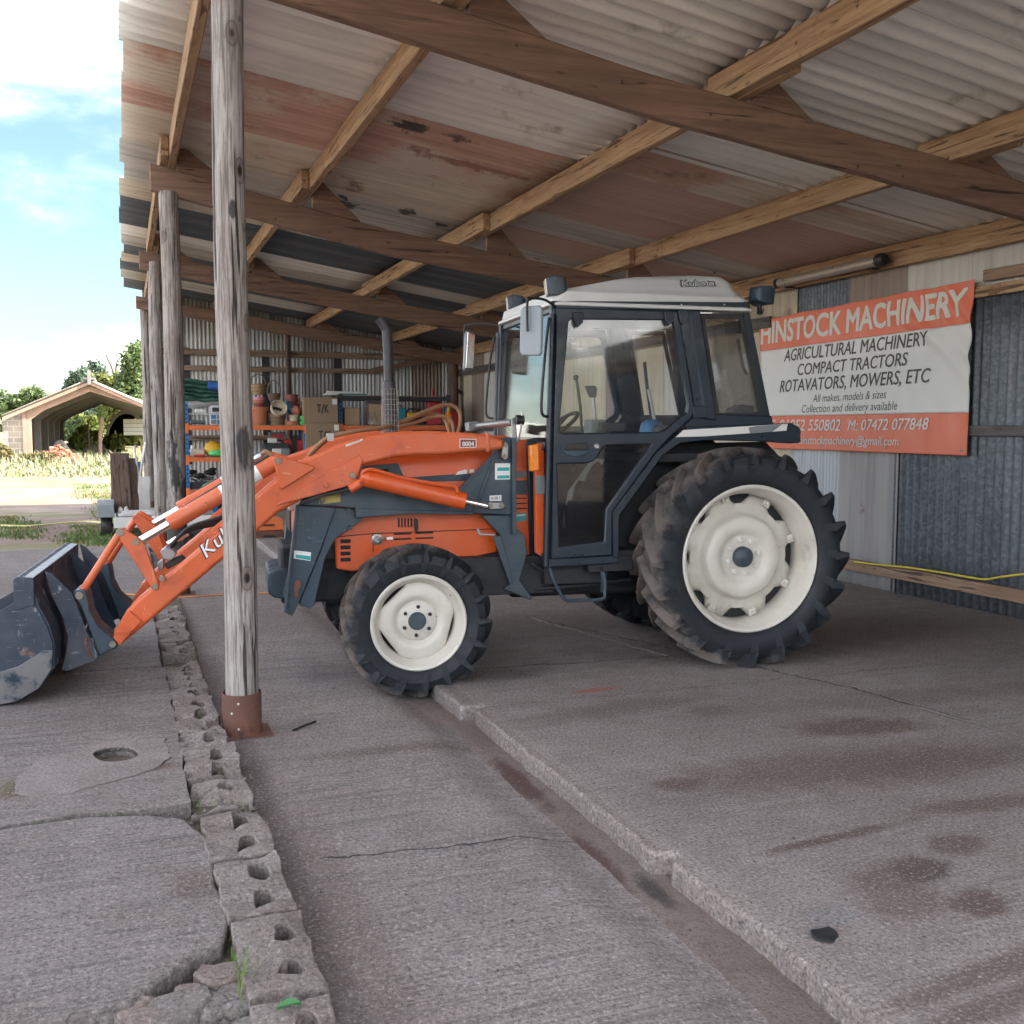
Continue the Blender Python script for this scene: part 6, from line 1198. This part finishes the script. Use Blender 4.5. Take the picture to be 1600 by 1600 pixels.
btext('HINSTOCK', (1190, 537.5), (1313, 521), 31.5, 'banner_let', .034, .06); btext('MACHINERY', (1322.5, 519.5), (1510, 491), 35, 'banner_let', .034, .06)
btext('AGRICULTURAL MACHINERY', (1225, 565), (1453, 539), 18, 'banner_ink', .012); btext('COMPACT TRACTORS', (1248.5, 586.5), (1419, 570.5), 17.5, 'banner_ink', .012); btext('ROTAVATORS, MOWERS, ETC', (1219, 613), (1454, 597), 18, 'banner_ink', .012)
btext('All makes, models & sizes', (1270.5, 628.5), (1385.5, 622), 12, 'banner_ink', 0); btext('Collection and delivery available', (1253, 645), (1403, 640), 12, 'banner_ink', 0)
btext('T: 01952 550802', (1205, 672), (1313, 673), 16, 'banner_w', .01); btext('M: 07472 077848', (1325, 672.5), (1452, 671), 16.5, 'banner_w', .01); btext('E: hinstockmachinery@gmail.com', (1238, 693), (1405.5, 696), 12, 'banner_w', .004)
for u in (.02, .34, .66, .98):
    for v in (.03, .97):
        q = bpt(u, v); MB_ = BN().lathe([(.006, -.008), (.013, -.006), (.013, .002)], q, (1, 0, 0), 10); MB_.build('eyelet', M['steel'])
# roller tube on brackets under the wall purlin
a, b = onX(1216, 443, WX - .2), onX(1372, 407, WX - .2)
tb = MB().cyl(a, b, .048, n=20).build('roller_tube', M['tubem'], origin=a); tag(tb, 'long dull metal roller tube with black end under the wall purlin', 'tube')
d = (b - a).normalized(); MB().lathe([(.0, 0), (.058, 0), (.058, .07), (.045, .09), (0, .09)], b - a, d, 12).build('end_cap', M['black'], tb); MB().lathe([(.052, -.02), (.052, .03), (.049, .03)], (0, 0, 0), d, 20).build('end_ring', M['black'], tb)
for t in (.08, .92): q = (b - a) * t; MB().box(q.x, q.x + .17, q.y - .015, q.y + .015, q.z - .06, q.z - .045).build('bracket', M['black'], tb)
# yellow rope on the lower rail
P = [onX(u, v, WX - .10) for (u, v) in ((1335, 878), (1370, 882), (1420, 887), (1480, 896), (1535, 905), (1560, 902), (1600, 897), (1640, 895))]
tag(MB().tube(P, .009, 8).build('rope', M['yrope'], origin=P[0]), 'yellow rope slung along the bottom wall rail', 'rope')
# ---------------------------------------------------------------- racking and goods at the end wall
RY = 18.9
def pxb(u0, u1, v0, v1, y=RY):
    a, b = onY(u0, v1, y), onY(u1, v0, y); return (a.x + b.x) / 2, a.z, b.x - a.x, b.z - a.z
def rack(u0, u1, shelves, label, top, y=RY):
    x0, x1 = onY(u0, 664, y).x, onY(u1, 664, y).x; t = thing('shelving_unit', label, 'shelving', ((x0 + x1) / 2, y + .3, -.05), 0, 'racking bays at the end wall'); hw = (x1 - x0) / 2
    for s in (-1, 1):
        for yy in (-.3, .3):
            m = MB().box(s * hw - .035, s * hw + .035, yy - .02, yy + .02, 0, top + .05)
            m.build('upright', M['upright'], t, bevel=.003)
            if yy < 0:
                k = .12; h_ = MB()
                while k < top: h_.box(s * hw - .012, s * hw + .012, yy - .0225, yy - .0205, k, k + .03); k += .075
                tag(h_.build('upright_holes', M['dark'], t), kind='stuff')
    for z in shelves:
        for yy in (-.325, .325):
            m = MB().box(-hw, hw, yy - .022, yy + .022, z + .05 - .085, z + .05 - .008); m.box(-hw + .04, hw - .04, yy - .026, yy + .026, z + .05 - .055, z + .05 - .045); m.box(-hw - .03, -hw + .035, yy - .03, yy + .03, z - .09, z + .08); m.box(hw - .035, hw + .03, yy - .03, yy + .03, z - .09, z + .08)
            m.build('shelf_beam', M['slate'] if z > 1.8 else M['beam'], t, bevel=.003)
        MB().box(-hw + .02, hw - .02, -.30, .30, z + .05 - .006, z + .05 + .006).build('shelf_board', M['board'], t)
    return t
zS = [onY(400, v, RY).z for v in (664.5, 713, 763)]
rack(291, 477, zS, 'blue and orange racking bay holding flower pots and plastic boxes', 1.95); rack(532, 700, [zS[0], zS[1], onY(540, 618, RY).z], 'blue and orange racking bay right of the stacked cartons', 1.98)
SB = .006
def put(o, x, z, y=RY + .1, rot=0): o.location = (x, y, z + SB); o.rotation_euler = (0, 0, rot); return o
def ibox(name, label, cat, u0, u1, v0, v1, mat, dep=.35, y=RY + .05, z=None, bev=.01, rot=0):
    x, zb, w_, h = pxb(u0, u1, v0, v1, y); o = MB().box(-w_ / 2, w_ / 2, 0, dep, 0, h).build(name, M[mat], bevel=bev); put(o, x, zb if z is None else z, y, rot); return tag(o, label, cat), w_, h
def ipot(name, label, cat, u0, u1, v0, v1, mat, prof, y=RY + .2, z=None, n=28):
    x, zb, w_, h = pxb(u0, u1, v0, v1, y); o = MB().lathe([(r * w_ / 2, q * h) for (r, q) in prof], n=n).build(name, M[mat], smooth=40); put(o, x, zb if z is None else z, y); return tag(o, label, cat), w_, h
POT = [(0, 0), (.70, 0), (.72, .02), (.90, .80), (1.0, .80), (1.0, .97), (.97, 1.0), (.90, 1.0), (.86, .82), (.66, .08), (0, .06)]
# shelf one, left of the near pole
o, w_, h = ibox('storage_box', 'clear plastic box with white lid at the left end of the top shelf', 'storage box', 295, 325, 648, 664, 'clear', z=zS[0]); MB().box(-w_ / 2 - .015, w_ / 2 + .015, -.015, .365, h, h + .022).build('lid', M['plasticw'], o, bevel=.005); MB().box(-w_ * .4, w_ * .4, .03, .3, .012, h * .45).jitter(.03, 9).build('contents', M['greyp'], o)
o, w2, h2 = ibox('carton', 'printed white carton standing right of the clear plastic box', 'carton', 328, 349, 647, 664, 'photo', z=zS[0])
for k in range(2):
    for j in range(2): MB().box(-w2 * .4 + k * w2 * .42, -w2 * .4 + k * w2 * .42 + w2 * .36, -.004, -.001, h2 * (.1 + .45 * j), h2 * (.48 + .45 * j)).build('print', M['bluep'] if (k + j) % 2 else M['greyp'], o)
o2, w3, h3 = ibox('carton', 'smaller printed carton stacked on the white printed one', 'carton', 330, 349, 634, 646, 'photo', z=zS[0] + h2 + .012); MB().box(-w3 * .4, w3 * .4, -.004, -.001, h3 * .2, h3 * .75).build('print', M['slate'], o2)
ibox('packet', 'flat white packet lying on the lid of the clear box', 'packet', 305, 323, 641, 647, 'plasticw', .2, z=zS[0] + h + .028, bev=.02)
x, zb, w_, hh = pxb(291, 349, 627, 641); c_ = MB().loft([[(xx, .16 + rr_ * math.cos(a) * 1.2, rr_ * math.sin(a) + rr_ + dz) for a in [2 * math.pi * k / 16 for k in range(16)]] for (xx, rr_, dz) in ((-w_ / 2, .07, .0), (-w_ / 4, .10, .0), (0, .085, .03), (w_ / 4, .09, .05), (w_ / 2, .07, .06))]).jitter(.03, 5).build('rolled_cloth', M['cloth'], smooth=60); put(c_, x, zS[0] + h + .10); tag(c_, 'rolled pale grey dust sheet lying over the plastic boxes', 'cloth')
x, zb, w_, hh = pxb(286, 350, 594, 627); m = MB()
for k in range(5): m.loft([[(xx, .12 + .16 * math.cos(a), hh * (.10 + .2 * k) + hh * .13 * math.sin(a)) for a in [2 * math.pi * j / 14 for j in range(14)]] for xx in [w_ * (-.5 + i / 9) for i in range(10)]])
put(m.jitter(.05, 4).jitter(.02, 14).build('netting_bundle', M['tarp'], smooth=60), x, zb - .01).rotation_euler = (0, .02, 0); tag(bpy.data.objects['netting_bundle'], 'thick folded bundle of dark green netting at the top left of the racking', 'netting')
x, zb, w_, hh = pxb(326, 349, 600, 612, RY - .06); tag(put(MB().loft([[(xx, .1 * math.cos(a), .09 + .07 * math.sin(a)) for a in [2 * math.pi * j / 12 for j in range(12)]] for xx in (-w_ / 2, 0, w_ / 2)]).jitter(.05, 6).build('blue_sheet', M['bluetarp'], smooth=60), x, zb, RY - .05), 'crumpled blue sheet tucked into the green netting', 'sheet')
# shelf one, right of the near pole
PO, pw, ph = ipot('flower_pot', 'big plain terracotta pot right of the near pole', 'flower pot', 391, 420, 636, 664, 'terra', POT, z=zS[0])
tag(PO, group='flower pots on the racking')
for k, (mm, r_) in enumerate((('terrad', .62), ('terra', .60), ('pink', .58))):
    o = MB().lathe([(r * pw / 2 * r_, q * .13) for (r, q) in [(0, 0), (.72, 0), (.95, .75), (1, .75), (1, 1), (.9, 1), (.7, .1), (0, .08)]], n=24).build('flower_pot', M[mm], smooth=40); put(o, PO.location.x, zS[0] + ph - .06 + k * .055, PO.location.y); tag(o, ['dark small pot at the bottom of the stack in the big terracotta pot', 'middle small pot stacked in the big terracotta pot', 'pink plastic pot on top of the stack in the big terracotta pot'][k], 'flower pot', 'flower pots on the racking')
def basket(name, label, u0, u1, v0, v1, mat, handle=None, y=RY + .2, z=None, prof=((.0, 0), (.74, 0), (.95, .7), (1.02, 1), (.95, 1), (.7, .06), (0, .05))):
    o, w_, h = ipot(name, label, 'basket', u0, u1, v0, v1, mat, prof, y, z); m = MB()
    for q in (.3, .65, .98): m.lathe([(w_ / 2 * (.76 + .26 * q) - .004, h * q - .012), (w_ / 2 * (.76 + .26 * q) + .010, h * q), (w_ / 2 * (.76 + .26 * q) - .004, h * q + .012)], n=28)
    m.build('woven_band', M[mat], o)
    if handle: MB().tube([(w_ / 2 * math.cos(a), 0, h + handle * math.sin(a)) for a in [math.pi * k / 12 for k in range(13)]], .012, 8, smooth=False).build('handle', M['wicker'], o)
    return o
basket('basket', 'pale wicker basket with a hoop handle hanging above the pink pot', 392, 415, 601, 617, 'wickerl', .19, RY + .95); basket('basket', 'flat dark wicker trug with tall handle behind the sieve', 418, 438, 616, 626, 'wicker', .25, RY + .6); basket('basket', 'round brown wicker basket standing on the top shelf', 419, 447, 647, 664, 'wicker', None, RY + .2, zS[0])
for (u, v, yy) in ((403, 590, RY + .95), (428, 600, RY + .6)): 
    q = onY(u, v, yy); tag(MB().tube([(0, 1.46 - (yy - RY), .03), (0, .3, .02), (0, 0, 0), (0, -.03, .02)], .006, 6).build('hook', M['steel']), 'bent wire hook holding the %s basket' % ('pale wicker' if u < 410 else 'dark wicker'), 'hook', 'wire hooks on the end wall').location = q
x, zb, w_, hh = pxb(423, 448, 629, 648); o = MB().lathe([(w_ * .44, 0), (w_ * .5, .005), (w_ * .5, .10), (w_ * .47, .10), (w_ * .46, .02), (0, .02)], n=30).build('sieve', M['creamp'], smooth=40); put(o, x, zb + .09, RY + .08); o.rotation_euler = (1.15, .25, 0); tag(o, 'round wooden sieve tilted up in the brown wicker basket', 'sieve')
MB().box(-.10, .06, -.03, .02, .021, .035).build('sticker', M['ink'], o)
o, w_, h = ipot('flower_pot', 'blue glazed pot lying on its side behind the sieve', 'flower pot', 437, 453, 625, 642, 'bluep', POT, RY + .22); o.rotation_euler = (0, 2.4, 0); o.location.z += .14; tag(o, group='flower pots on the racking')
ipot('flower_pot', 'dark brown stacked pots at the back of the shelf', 'flower pot', 446, 466, 617, 650, 'terrad', [(0, 0), (.7, 0), (.95, .35), (1, .35), (1, .48), (.85, .48), (.92, .70), (1, .70), (1, .84), (.9, .84), (.95, 1), (.85, 1), (.8, .9), (0, .86)], RY + .35)[0]['group'] = 'flower pots on the racking'
ipot('saucer', 'terracotta saucer at the right end of the top shelf', 'saucer', 445, 469, 658, 664, 'terra', [(0, 0), (.9, 0), (1, .95), (.94, 1), (.85, .25), (0, .2)], RY + .12, zS[0]); o, w_, h = ipot('flower_pot', 'cream painted pot standing in the terracotta saucer', 'flower pot', 451, 467, 646, 660, 'creamp', POT, RY + .12, zS[0] + .02); tag(o, group='flower pots on the racking')
o, w_, h2 = ipot('jug', 'round terracotta jug on top of the cream pot', 'jug', 455, 470, 632, 646, 'terra', [(0, 0), (.6, 0), (.95, .3), (1, .5), (.8, .75), (.5, .85), (.6, 1), (.45, .95), (0, .9)], RY + .12, zS[0] + .02 + h); MB().tube([(.07, 0, h2 * .8), (.13, 0, h2 * .75), (.11, 0, h2 * .4)], .012, 8).build('handle', M['terra'], o)
for k in range(2): q = onY(472, 652 + 7 * k, RY); tag(put(MB().cyl((0, -.05, .04), (0, .05, .04), .04, n=16).cyl((0, -.052, .04), (0, -.05, .04), .015, n=10).build('wire_reel', M['greenl']), q.x, zS[0] + (.085 if k == 0 else 0), RY - .02), ['upper small green wire reel by the cartons', 'lower small green wire reel on the shelf end'][k], 'reel', 'green wire reels')
q = onY(477, 664, RY); t = thing('wood_bundle', 'bundle of rough sticks leaning at the right end of the shelf', 'sticks', (q.x, RY + .1, zS[0] + SB)); r = random.Random(2)
for k in range(5): MB().tube([(r.uniform(-.05, .05), r.uniform(-.05, .05), 0), (r.uniform(-.06, .02), r.uniform(-.02, .1), r.uniform(.33, .45))], .014, 6).build('stick', M['plank'], t)
# shelf two and three
o, w_, h = ibox('power_tool', 'cream coloured power tool body lying on the second shelf', 'tool', 297, 321, 700, 712, 'creamp', .15, z=zS[1], bev=.03); MB().cyl((-w_ * .3, .07, h), (-w_ * .28, .07, h + .06), .04, n=12).build('handle', M['plasticw'], o); MB().box(-w_ * .7, -w_ * .5, .02, .1, .02, .08).build('chuck', M['black'], o)
ibox('screwdriver_set', 'red tool roll in front of the cream power tool', 'tools', 303, 320, 708.5, 712, 'redp', .07, RY - .1, zS[1], .01)
def sack(name, label, u0, u1, v0, v1, mat, y, z, jit=.06):
    x, zb, w_, h = pxb(u0, u1, v0, v1, y); o = MB().lathe([(0, 0), (w_ * .42, .0), (w_ * .52, h * .3), (w_ * .42, h * .7), (w_ * .2, h * .95), (0, h)], n=20).jitter(jit, 6).build(name, M[mat], smooth=50); put(o, x, z, y); return tag(o, label, 'bag')
sack('bag', 'bulging yellow plastic bag on the second shelf', 321, 352, 688, 713, 'gold', RY + .25, zS[1]); sack('bag', 'light green bag lying before the yellow bag', 326, 356, 702, 713, 'greenl', RY + .02, zS[1], .03)
o, w_, h = ibox('tool_case', 'dark tool case on the right half of the second shelf', 'case', 413, 453, 694, 713, 'slate', .3, RY + .15, zS[1], .015); MB().tube([(-.12, .15, h), (-.1, .15, h + .05), (.1, .15, h + .05), (.12, .15, h)], .012, 6).build('handle', M['black'], o)
o2, w2, h2 = ibox('speaker_box', 'grey box with two red discs on top of the dark tool case', 'box', 421, 447, 678, 691, 'greyp', .18, RY + .3, zS[1] + h + .055)
for s in (-1, 1): MB().cyl((s * w2 * .2, -.006, h2 * .5), (s * w2 * .2, .0, h2 * .5), .05, n=16).build('disc', M['redp'], o2)
ibox('carton', 'small white carton in front of the grey box with red discs', 'carton', 419, 433, 685, 693, 'plasticw', .1, RY + .16, zS[1] + h + .012)
o, w_, h = ibox('tool_case', 'red tool case at the right end of the second shelf', 'case', 444, 474, 688, 713, 'redp', .22, RY + .28, zS[1], .03); MB().box(-.04, .06, -.01, .23, .0, h * 1.02).build('strap', M['black'], o)
o, w_, h = ibox('plastic_tub', 'grey and white plastic tub at the front of the second shelf', 'tub', 427, 454, 701, 713, 'greyp', .2, RY - .12, zS[1], .03); MB().box(-w_ / 2 - .003, -w_ * .05, -.004, .1, .01, h * .95).build('label_panel', M['plasticw'], o)
o, w_, h = ibox('crate', 'dark crate heaped with small bright tools on the third shelf', 'crate', 295, 337, 752, 763, 'slate', .4, z=zS[2]); r = random.Random(5); m = MB()
for k in range(16): a = Vector((r.uniform(-.45, .45) * w_, r.uniform(.05, .35), h + r.uniform(0, .12))); m.tube([a, a + Vector((r.uniform(-.15, .15), r.uniform(-.1, .1), r.uniform(-.03, .08)))], r.uniform(.008, .02), 6)
tag(m.build('tools', M['steel'], o), kind='stuff'); m = MB()
for k in range(8): a = Vector((r.uniform(-.45, .45) * w_, r.uniform(.05, .35), h + r.uniform(.05, .22))); m.ball(a, r.uniform(.03, .07), (1.6, 1, .7), 8)
tag(m.build('black_parts', M['black'], o), kind='stuff')
# cartons marked T/K between the racks
zz = -.05; cw_ = []
x, zb, w_, h = pxb(475, 528, 620, 660, RY - .1); H_ = onY(500, 661, RY - .1).z - onY(500, 703, RY - .1).z
zt = onY(500, 620.5, RY - .1).z; levels = [zt - h, zt - h - H_, zt - h - 2 * H_]
for k, z in enumerate(levels + [-.05]):
    hh = h if k == 0 else H_ if k < 3 else levels[2] + .05
    if hh < .1: continue
    o = MB().box(-w_ / 2, w_ / 2, 0, .5, 0, hh - .004).build('carton', M['card'], bevel=.006); o.location = (x + (.03 if k == 1 else 0), RY - .1, z); tag(o, ['topmost brown carton marked T/K between the two racks', 'second brown carton marked T/K under the topmost one', 'third brown carton from the top, half hidden behind the loader', 'lowest brown carton of the stack on the floor'][k], 'carton', 'brown cartons stacked between the racks')
    place_text('T', (-w_ * .12, -.003, hh * .40), (-w_ * .005, -.003, hh * .40), (0, 0, 1), .15, M['ink'], o, bold=.02); MB().prism([(w_ * .005, hh * .36), (w_ * .035, hh * .36), (w_ * .095, hh * .36 + .17), (w_ * .065, hh * .36 + .17)], 'y', -.004, -.001).build('lettering', M['ink'], o); place_text('K', (w_ * .11, -.003, hh * .40), (w_ * .22, -.003, hh * .40), (0, 0, 1), .15, M['ink'], o, bold=.02); MB().box(w_ * .33, w_ * .47, -.003, -.0005, hh * .72, hh * .93).build('paper_label', M['decal'], o); MB().box(-w_ * .37, -w_ * .36, -.003, -.001, 0, hh * .98).build('tape', M['cardl'], o)
# goods on the right rack
zR = zS[0]; zT = onY(540, 618, RY).z
ibox('carton', 'light brown carton beside the blue upright of the right rack', 'carton', 539, 562, 637, 664, 'cardl', .3, z=zR); ibox('carton', 'light brown carton left of the exhaust pipe', 'carton', 578, 606, 631, 664, 'cardl', .25, RY + .08, zR)
ibox('carton', 'left lilac carton standing at the back of the right rack', 'carton', 572, 588, 617, 664, 'lilac', .1, RY + .42, zR); ibox('carton', 'right lilac carton standing at the back of the right rack', 'carton', 588.6, 606, 617, 664, 'lilac', .1, RY + .42, zR)
for k in range(2):
    o, w_, h = ipot('bottle', ['left clear plastic bottle on the right rack', 'right clear plastic bottle on the right rack'][k], 'bottle', 575 + 7.5 * k, 581 + 7.5 * k, 646, 664, 'clear', [(0, 0), (.95, 0), (1, .05), (1, .6), (.8, .75), (.4, .85), (.4, 1), (0, 1)], RY - .1, zR, 16); tag(o, group='clear bottles'); MB().cyl((0, 0, h), (0, 0, h + .02), w_ * .22, n=12).build('cap', M['bluep'], o)
x, zb, w_, h = pxb(502, 572, 612, 618); o = MB().box(-w_ / 2, w_ / 2, 0, .3, 0, .035).box(-w_ * .45, w_ * .3, .02, .2, .035, .075).build('fan_panel', M['plasticw'], bevel=.008); put(o, onY(545, 618, RY).x, zT, RY + .05, -.03); tag(o, 'long flat white and teal panel lying on the top shelf', 'panel'); MB().box(-w_ * .2, w_ * .42, -.005, .0, .008, .03).build('teal_strip', M['tealp'], o)
o, w_, h = ibox('tool_case', 'teal upright tool case right of the exhaust pipe', 'case', 622, 634, 637, 664, 'tealp', .3, z=zR, bev=.012); MB().tube([(0, .05, h), (0, .06, h + .04), (0, .22, h + .04), (0, .24, h)], .01, 6).build('handle', M['black'], o)
x, zb, w_, h = pxb(634, 666, 640, 664); t = thing('chainsaw', 'black and yellow power tool behind the tan hoses', 'power tool', (x, RY + .15, zR + SB)); MB().box(-.16, .10, -.08, .08, .02, .16).ball((.1, 0, .1), .09, (1, .8, .9), 10).build('body', M['black'], t, bevel=.02); MB().box(-.16, .04, -.085, .085, .14, .24).build('cover', M['gold'], t, bevel=.02); MB().tube([(-.14, 0, .2), (-.1, 0, .30), (.1, 0, .28), (.16, 0, .12)], .015, 8).build('handle', M['black'], t)
o, w_, h = ibox('fuel_can', 'red plastic fuel can with black and red spout', 'fuel can', 669, 692, 627, 664, 'redcan', .2, RY + .1, zR, .03); MB().cyl((-.03, .1, h), (-.03, .1, h + .10), .05, .035, 14).build('cap', M['black'], o); MB().cyl((-.03, .1, h + .10), (-.03, .1, h + .24), .028, .018, 12).build('spout', M['redp'], o); MB().tube([(.0, .1, h - .02), (.06, .1, h + .05), (.12, .1, h - .02)], .018, 8).build('handle', M['redcan'], o)
o, w_, h = ipot('bottle', 'orange spray bottle at the right end of the rack', 'bottle', 696, 706, 641, 664, 'amber', [(0, 0), (.95, 0), (1, .1), (1, .7), (.5, .9), (.5, 1), (0, 1)], RY - .05, zR, 16); MB().cyl((0, 0, h), (0, 0, h + .09), .035, .02, 10).build('spray_head', M['gold'], o)
x, zb, w_, h = pxb(707, 720, 643, 690, RY + .3); o = MB().box(-.1, .1, 0, .25, 0, h).build('tool_case', M['redp'], bevel=.02); o.location = (x, RY + .3, zb); 
# it stands on a stool-high crate by the corner pole
cr_ = MB(); 
for zq in (.1, .35, .6, .85): cr_.box(-.25, .25, -.02, .0, zq - .05, zq + .09).box(-.25, .25, .36, .38, zq - .05, zq + .09)
for (xx, yy) in ((-.23, 0), (.23, 0), (-.23, .36), (.23, .36)): cr_.box(xx - .02, xx + .02, yy, yy + .02, 0, zb + .04)
cr_.box(-.25, .25, -.02, .38, zb + .01, zb + .05); q = cr_.build('wooden_crate', M['plank'], bevel=.004); q.location = (x, RY + .25, -.05); tag(q, 'tall slatted wooden crate in the far corner of the shed', 'crate'); tag(o, 'red narrow case on the crate in the far corner', 'case')
q = onX(712, 625, WX - .05); tag(MB().tube([(0, 0, -.35), (0, .02, -.1), (-.02, 0, .08), (-.03, -.25, .20), (-.03, -.45, .12)], .022, 8).build('inner_tube', M['black']), 'black hooked rubber hose hung on the wall in the far corner', 'hose').location = q
# floor things behind the loader
x, zb, w_, h = pxb(322, 350, 780, 812, 17.6); t = thing('mower', 'green garden machine half hidden behind the near pole', 'mower', (x, 17.6, -.05)); MB().box(-.45, .45, -.3, .3, .22, .42).ball((.1, 0, .5), .28, (1.2, .9, .7), 12).build('hood', M['green'], t, bevel=.04)
for (xx, yy) in ((-.38, -.32), (.38, -.32), (-.38, .32), (.38, .32)): MB().cyl((xx, yy - .05, .14), (xx, yy + .05, .14), .14, n=20).build('wheel', M['black'], t, bevel=.02)
MB().tube([(.4, -.25, .4), (.8, -.25, .95), (.8, .25, .95), (.4, .25, .4)], .018, 8, smooth=False).build('handlebar', M['green'], t)
o = MB().loft([[(-.22, -.18, 0), (.22, -.18, 0), (.22, .18, 0), (-.22, .18, 0)], [(-.28, -.22, .42), (.28, -.22, .42), (.28, .22, .42), (-.28, .22, .42)]]).build('bin', M['bluep'], bevel=.02); q = onZ(316, 822, -.05); o.location = (q.x, 17.0, -.05); tag(o, 'blue plastic bin standing under the racking', 'bin'); MB().box(-.29, .29, -.23, .23, .40, .44).build('rim', M['bluep'], o, bevel=.01)
a, b = onZ(396, 847, -.05), onZ(446, 847, -.05); o = thing('tool_chest', 'low orange steel chest with worn bottom behind the mast leg', 'chest', ((a.x + b.x) / 2, a.y, -.05)); hw = (b.x - a.x) / 2; hz = onY(420, 812, a.y).z + .05
MB().box(-hw, hw, 0, .5, .04, hz * .48).build('drawer', M['rust'], o, bevel=.01); MB().box(-hw, hw, 0, .5, hz * .5, hz).build('drawer', M['beam'], o, bevel=.012); MB().box(-hw, hw, .02, .48, 0, .04).build('base', M['black'], o)
for z in (.25, .75): MB().box(-.08, .08, -.02, 0, hz * z - .01, hz * z + .012).build('handle', M['black'], o)
# ---------------------------------------------------------------- trailer with planks outside the third pole
wq = onZ(167, 836, 0); ty_ = wq.y; tl = thing('trailer', 'small flat trailer with grey mudguard and checker plate deck outside the poles', 'trailer', (wq.x, ty_, 0))
def tp(u, v): q = onY(u, v, ty_); return q.x - wq.x, q.z
R_ = (onY(167, 806, ty_).z) / 2 * 1.0; wl = MB().lathe([(R_ * .5, -.07), (R_ * .88, -.075), (R_, -.05), (R_, .05), (R_ * .88, .075), (R_ * .5, .07)], (0, 0, R_), (1, 0, 0), 32).build('wheel', M['rubber'], tl); wl['label'] = 'trailer wheel'; MB().lathe([(0, -.05), (R_ * .25, -.06), (R_ * .5, -.05), (R_ * .52, .05), (0, .05)], (0, 0, R_), (1, 0, 0), 24).build('hub', M['steel'], wl)
gz = onY(170, 781, ty_).z; m = MB(); m.prism([(-.30, gz * .55), (-.24, gz * .88), (-.10, gz), (.14, gz), (.27, gz * .88), (.33, gz * .55), (.29, gz * .55), (.24, gz * .84), (.12, gz * .95), (-.09, gz * .95), (-.2, gz * .84), (-.26, gz * .55)], 'x', -.11, .11); m.prism([(-.28, gz * .55), (-.22, gz * .86), (-.1, gz * .97), (.14, gz * .97), (.25, gz * .86), (.31, gz * .55)], 'x', -.115, -.105); m.build('mudguard', M['greyp'], tl, bevel=.008)
dz = onY(200, 806, ty_).z
MB().box(.13, 1.45, -.7, .9, dz - .02, dz + .02).build('deck', M['steel'], tl, bevel=.004); MB().box(.10, 1.48, -.74, -.70, dz - .10, dz + .035).build('side_rail', M['white'], tl, bevel=.004); MB().box(.10, 1.48, .9, .94, dz - .10, dz + .035).build('side_rail', M['white'], tl, bevel=.004)
w_b = wl.copy(); COL.objects.link(w_b); w_b.location = (1.56, 0, 0); w_b['label'] = 'far trailer wheel'; MB().cyl((0, 0, R_), (1.56, 0, R_), .03, n=10).build('axle', M['chassis'], tl); m = MB()
for k in range(90): 
    i, j = k % 10, k // 10; m.box(.25 + i * .11, .31 + i * .11, -.6 + j * .15, -.59 + j * .15, dz + .020, dz + .024, rot=Matrix.Rotation(.7 if (i + j) % 2 else -.7, 3, 'Z'))
m.build('checker_plate', M['chrome'], tl); MB().tube([(.78, -.7, dz - .05), (.78, -1.5, dz - .08)], .035, 8, smooth=False).build('drawbar', M['steel'], tl)
def stand(name, label, u0, u1, v0, v1, y, mat, th, lean=.10, cat='plank', group='old boards leaning by the trailer', zb=None):
    a, b = onY(u0, v1, y), onY(u1, v0, y); z0 = a.z if zb is None else zb; h = b.z - z0; w_ = b.x - a.x; m = MB(); rg = []
    for k in range(9): t = k / 8; rg.append([(-w_ / 2 + .02 * mnoise.noise(Vector((t * 3, u0, 0))), lean * t, h * t), (w_ / 2 + .02 * mnoise.noise(Vector((t * 3, u0, 5))), lean * t, h * t), (w_ / 2, lean * t + th, h * t), (-w_ / 2, lean * t + th, h * t)])
    o = m.loft(rg).build(name, M[mat], bevel=.006); o.location = ((a.x + b.x) / 2, y, z0); return tag(o, label, cat, group)
stand('plank', 'wide brown weathered plank standing on the trailer deck', 174, 202, 708, 790, ty_ + .25, 'plank', .05, zb=dz + .02); stand('plank', 'narrower brown plank right of the wide one', 200, 215, 716, 786, ty_ + .45, 'plank', .05, zb=dz + .02); stand('pale_board', 'pale whitish board leaning beside the planks against the third pole', 218, 234, 745, 800, ty_ + .15, 'fibrew', .03, zb=dz + .02); stand('dark_panel', 'dark blue panel behind the planks', 210, 222, 722, 796, ty_ + .6, 'bluep', .03, zb=dz + .02)
for k, (u, v) in enumerate(((188, 792), (197, 790))): q = onY(u, v, ty_ - .1); o = MB().cyl((0, 0, 0), (0, 0, .09), .04, .03, 12).cyl((0, 0, .09), (0, 0, .11), .02, n=10).build('paint_tin', M['plasticw']); o.location = (q.x, ty_ - .05, dz + .025); tag(o, ['left small white container on the trailer deck', 'right small white container on the trailer deck'][k], 'container', 'small white containers on the trailer')
q = onY(215, 790, ty_); o = MB().box(-.25, .28, -.05, .3, 0, .03).box(-.2, .2, 0, .25, .03, .06).build('white_boards', M['plasticw'], bevel=.004); o.location = (q.x, ty_ - .3, dz + .024); o.rotation_euler = (0, 0, .15); tag(o, 'short white boards lying flat on the trailer deck', 'boards')
q = onY(212, 720, ty_ + .9); o = MB().tube([(0, 0, 0), (.05, 0, .5), (.14, 0, 1.0)], .02, 6).tube([(.1, .05, 0), (.02, .05, .6), (-.02, .05, .95)], .016, 6).build('offcuts', M['plasticw']); o.location = (q.x, ty_ + .5, dz + .024); tag(o, 'thin pale battens sticking up behind the planks', 'battens')
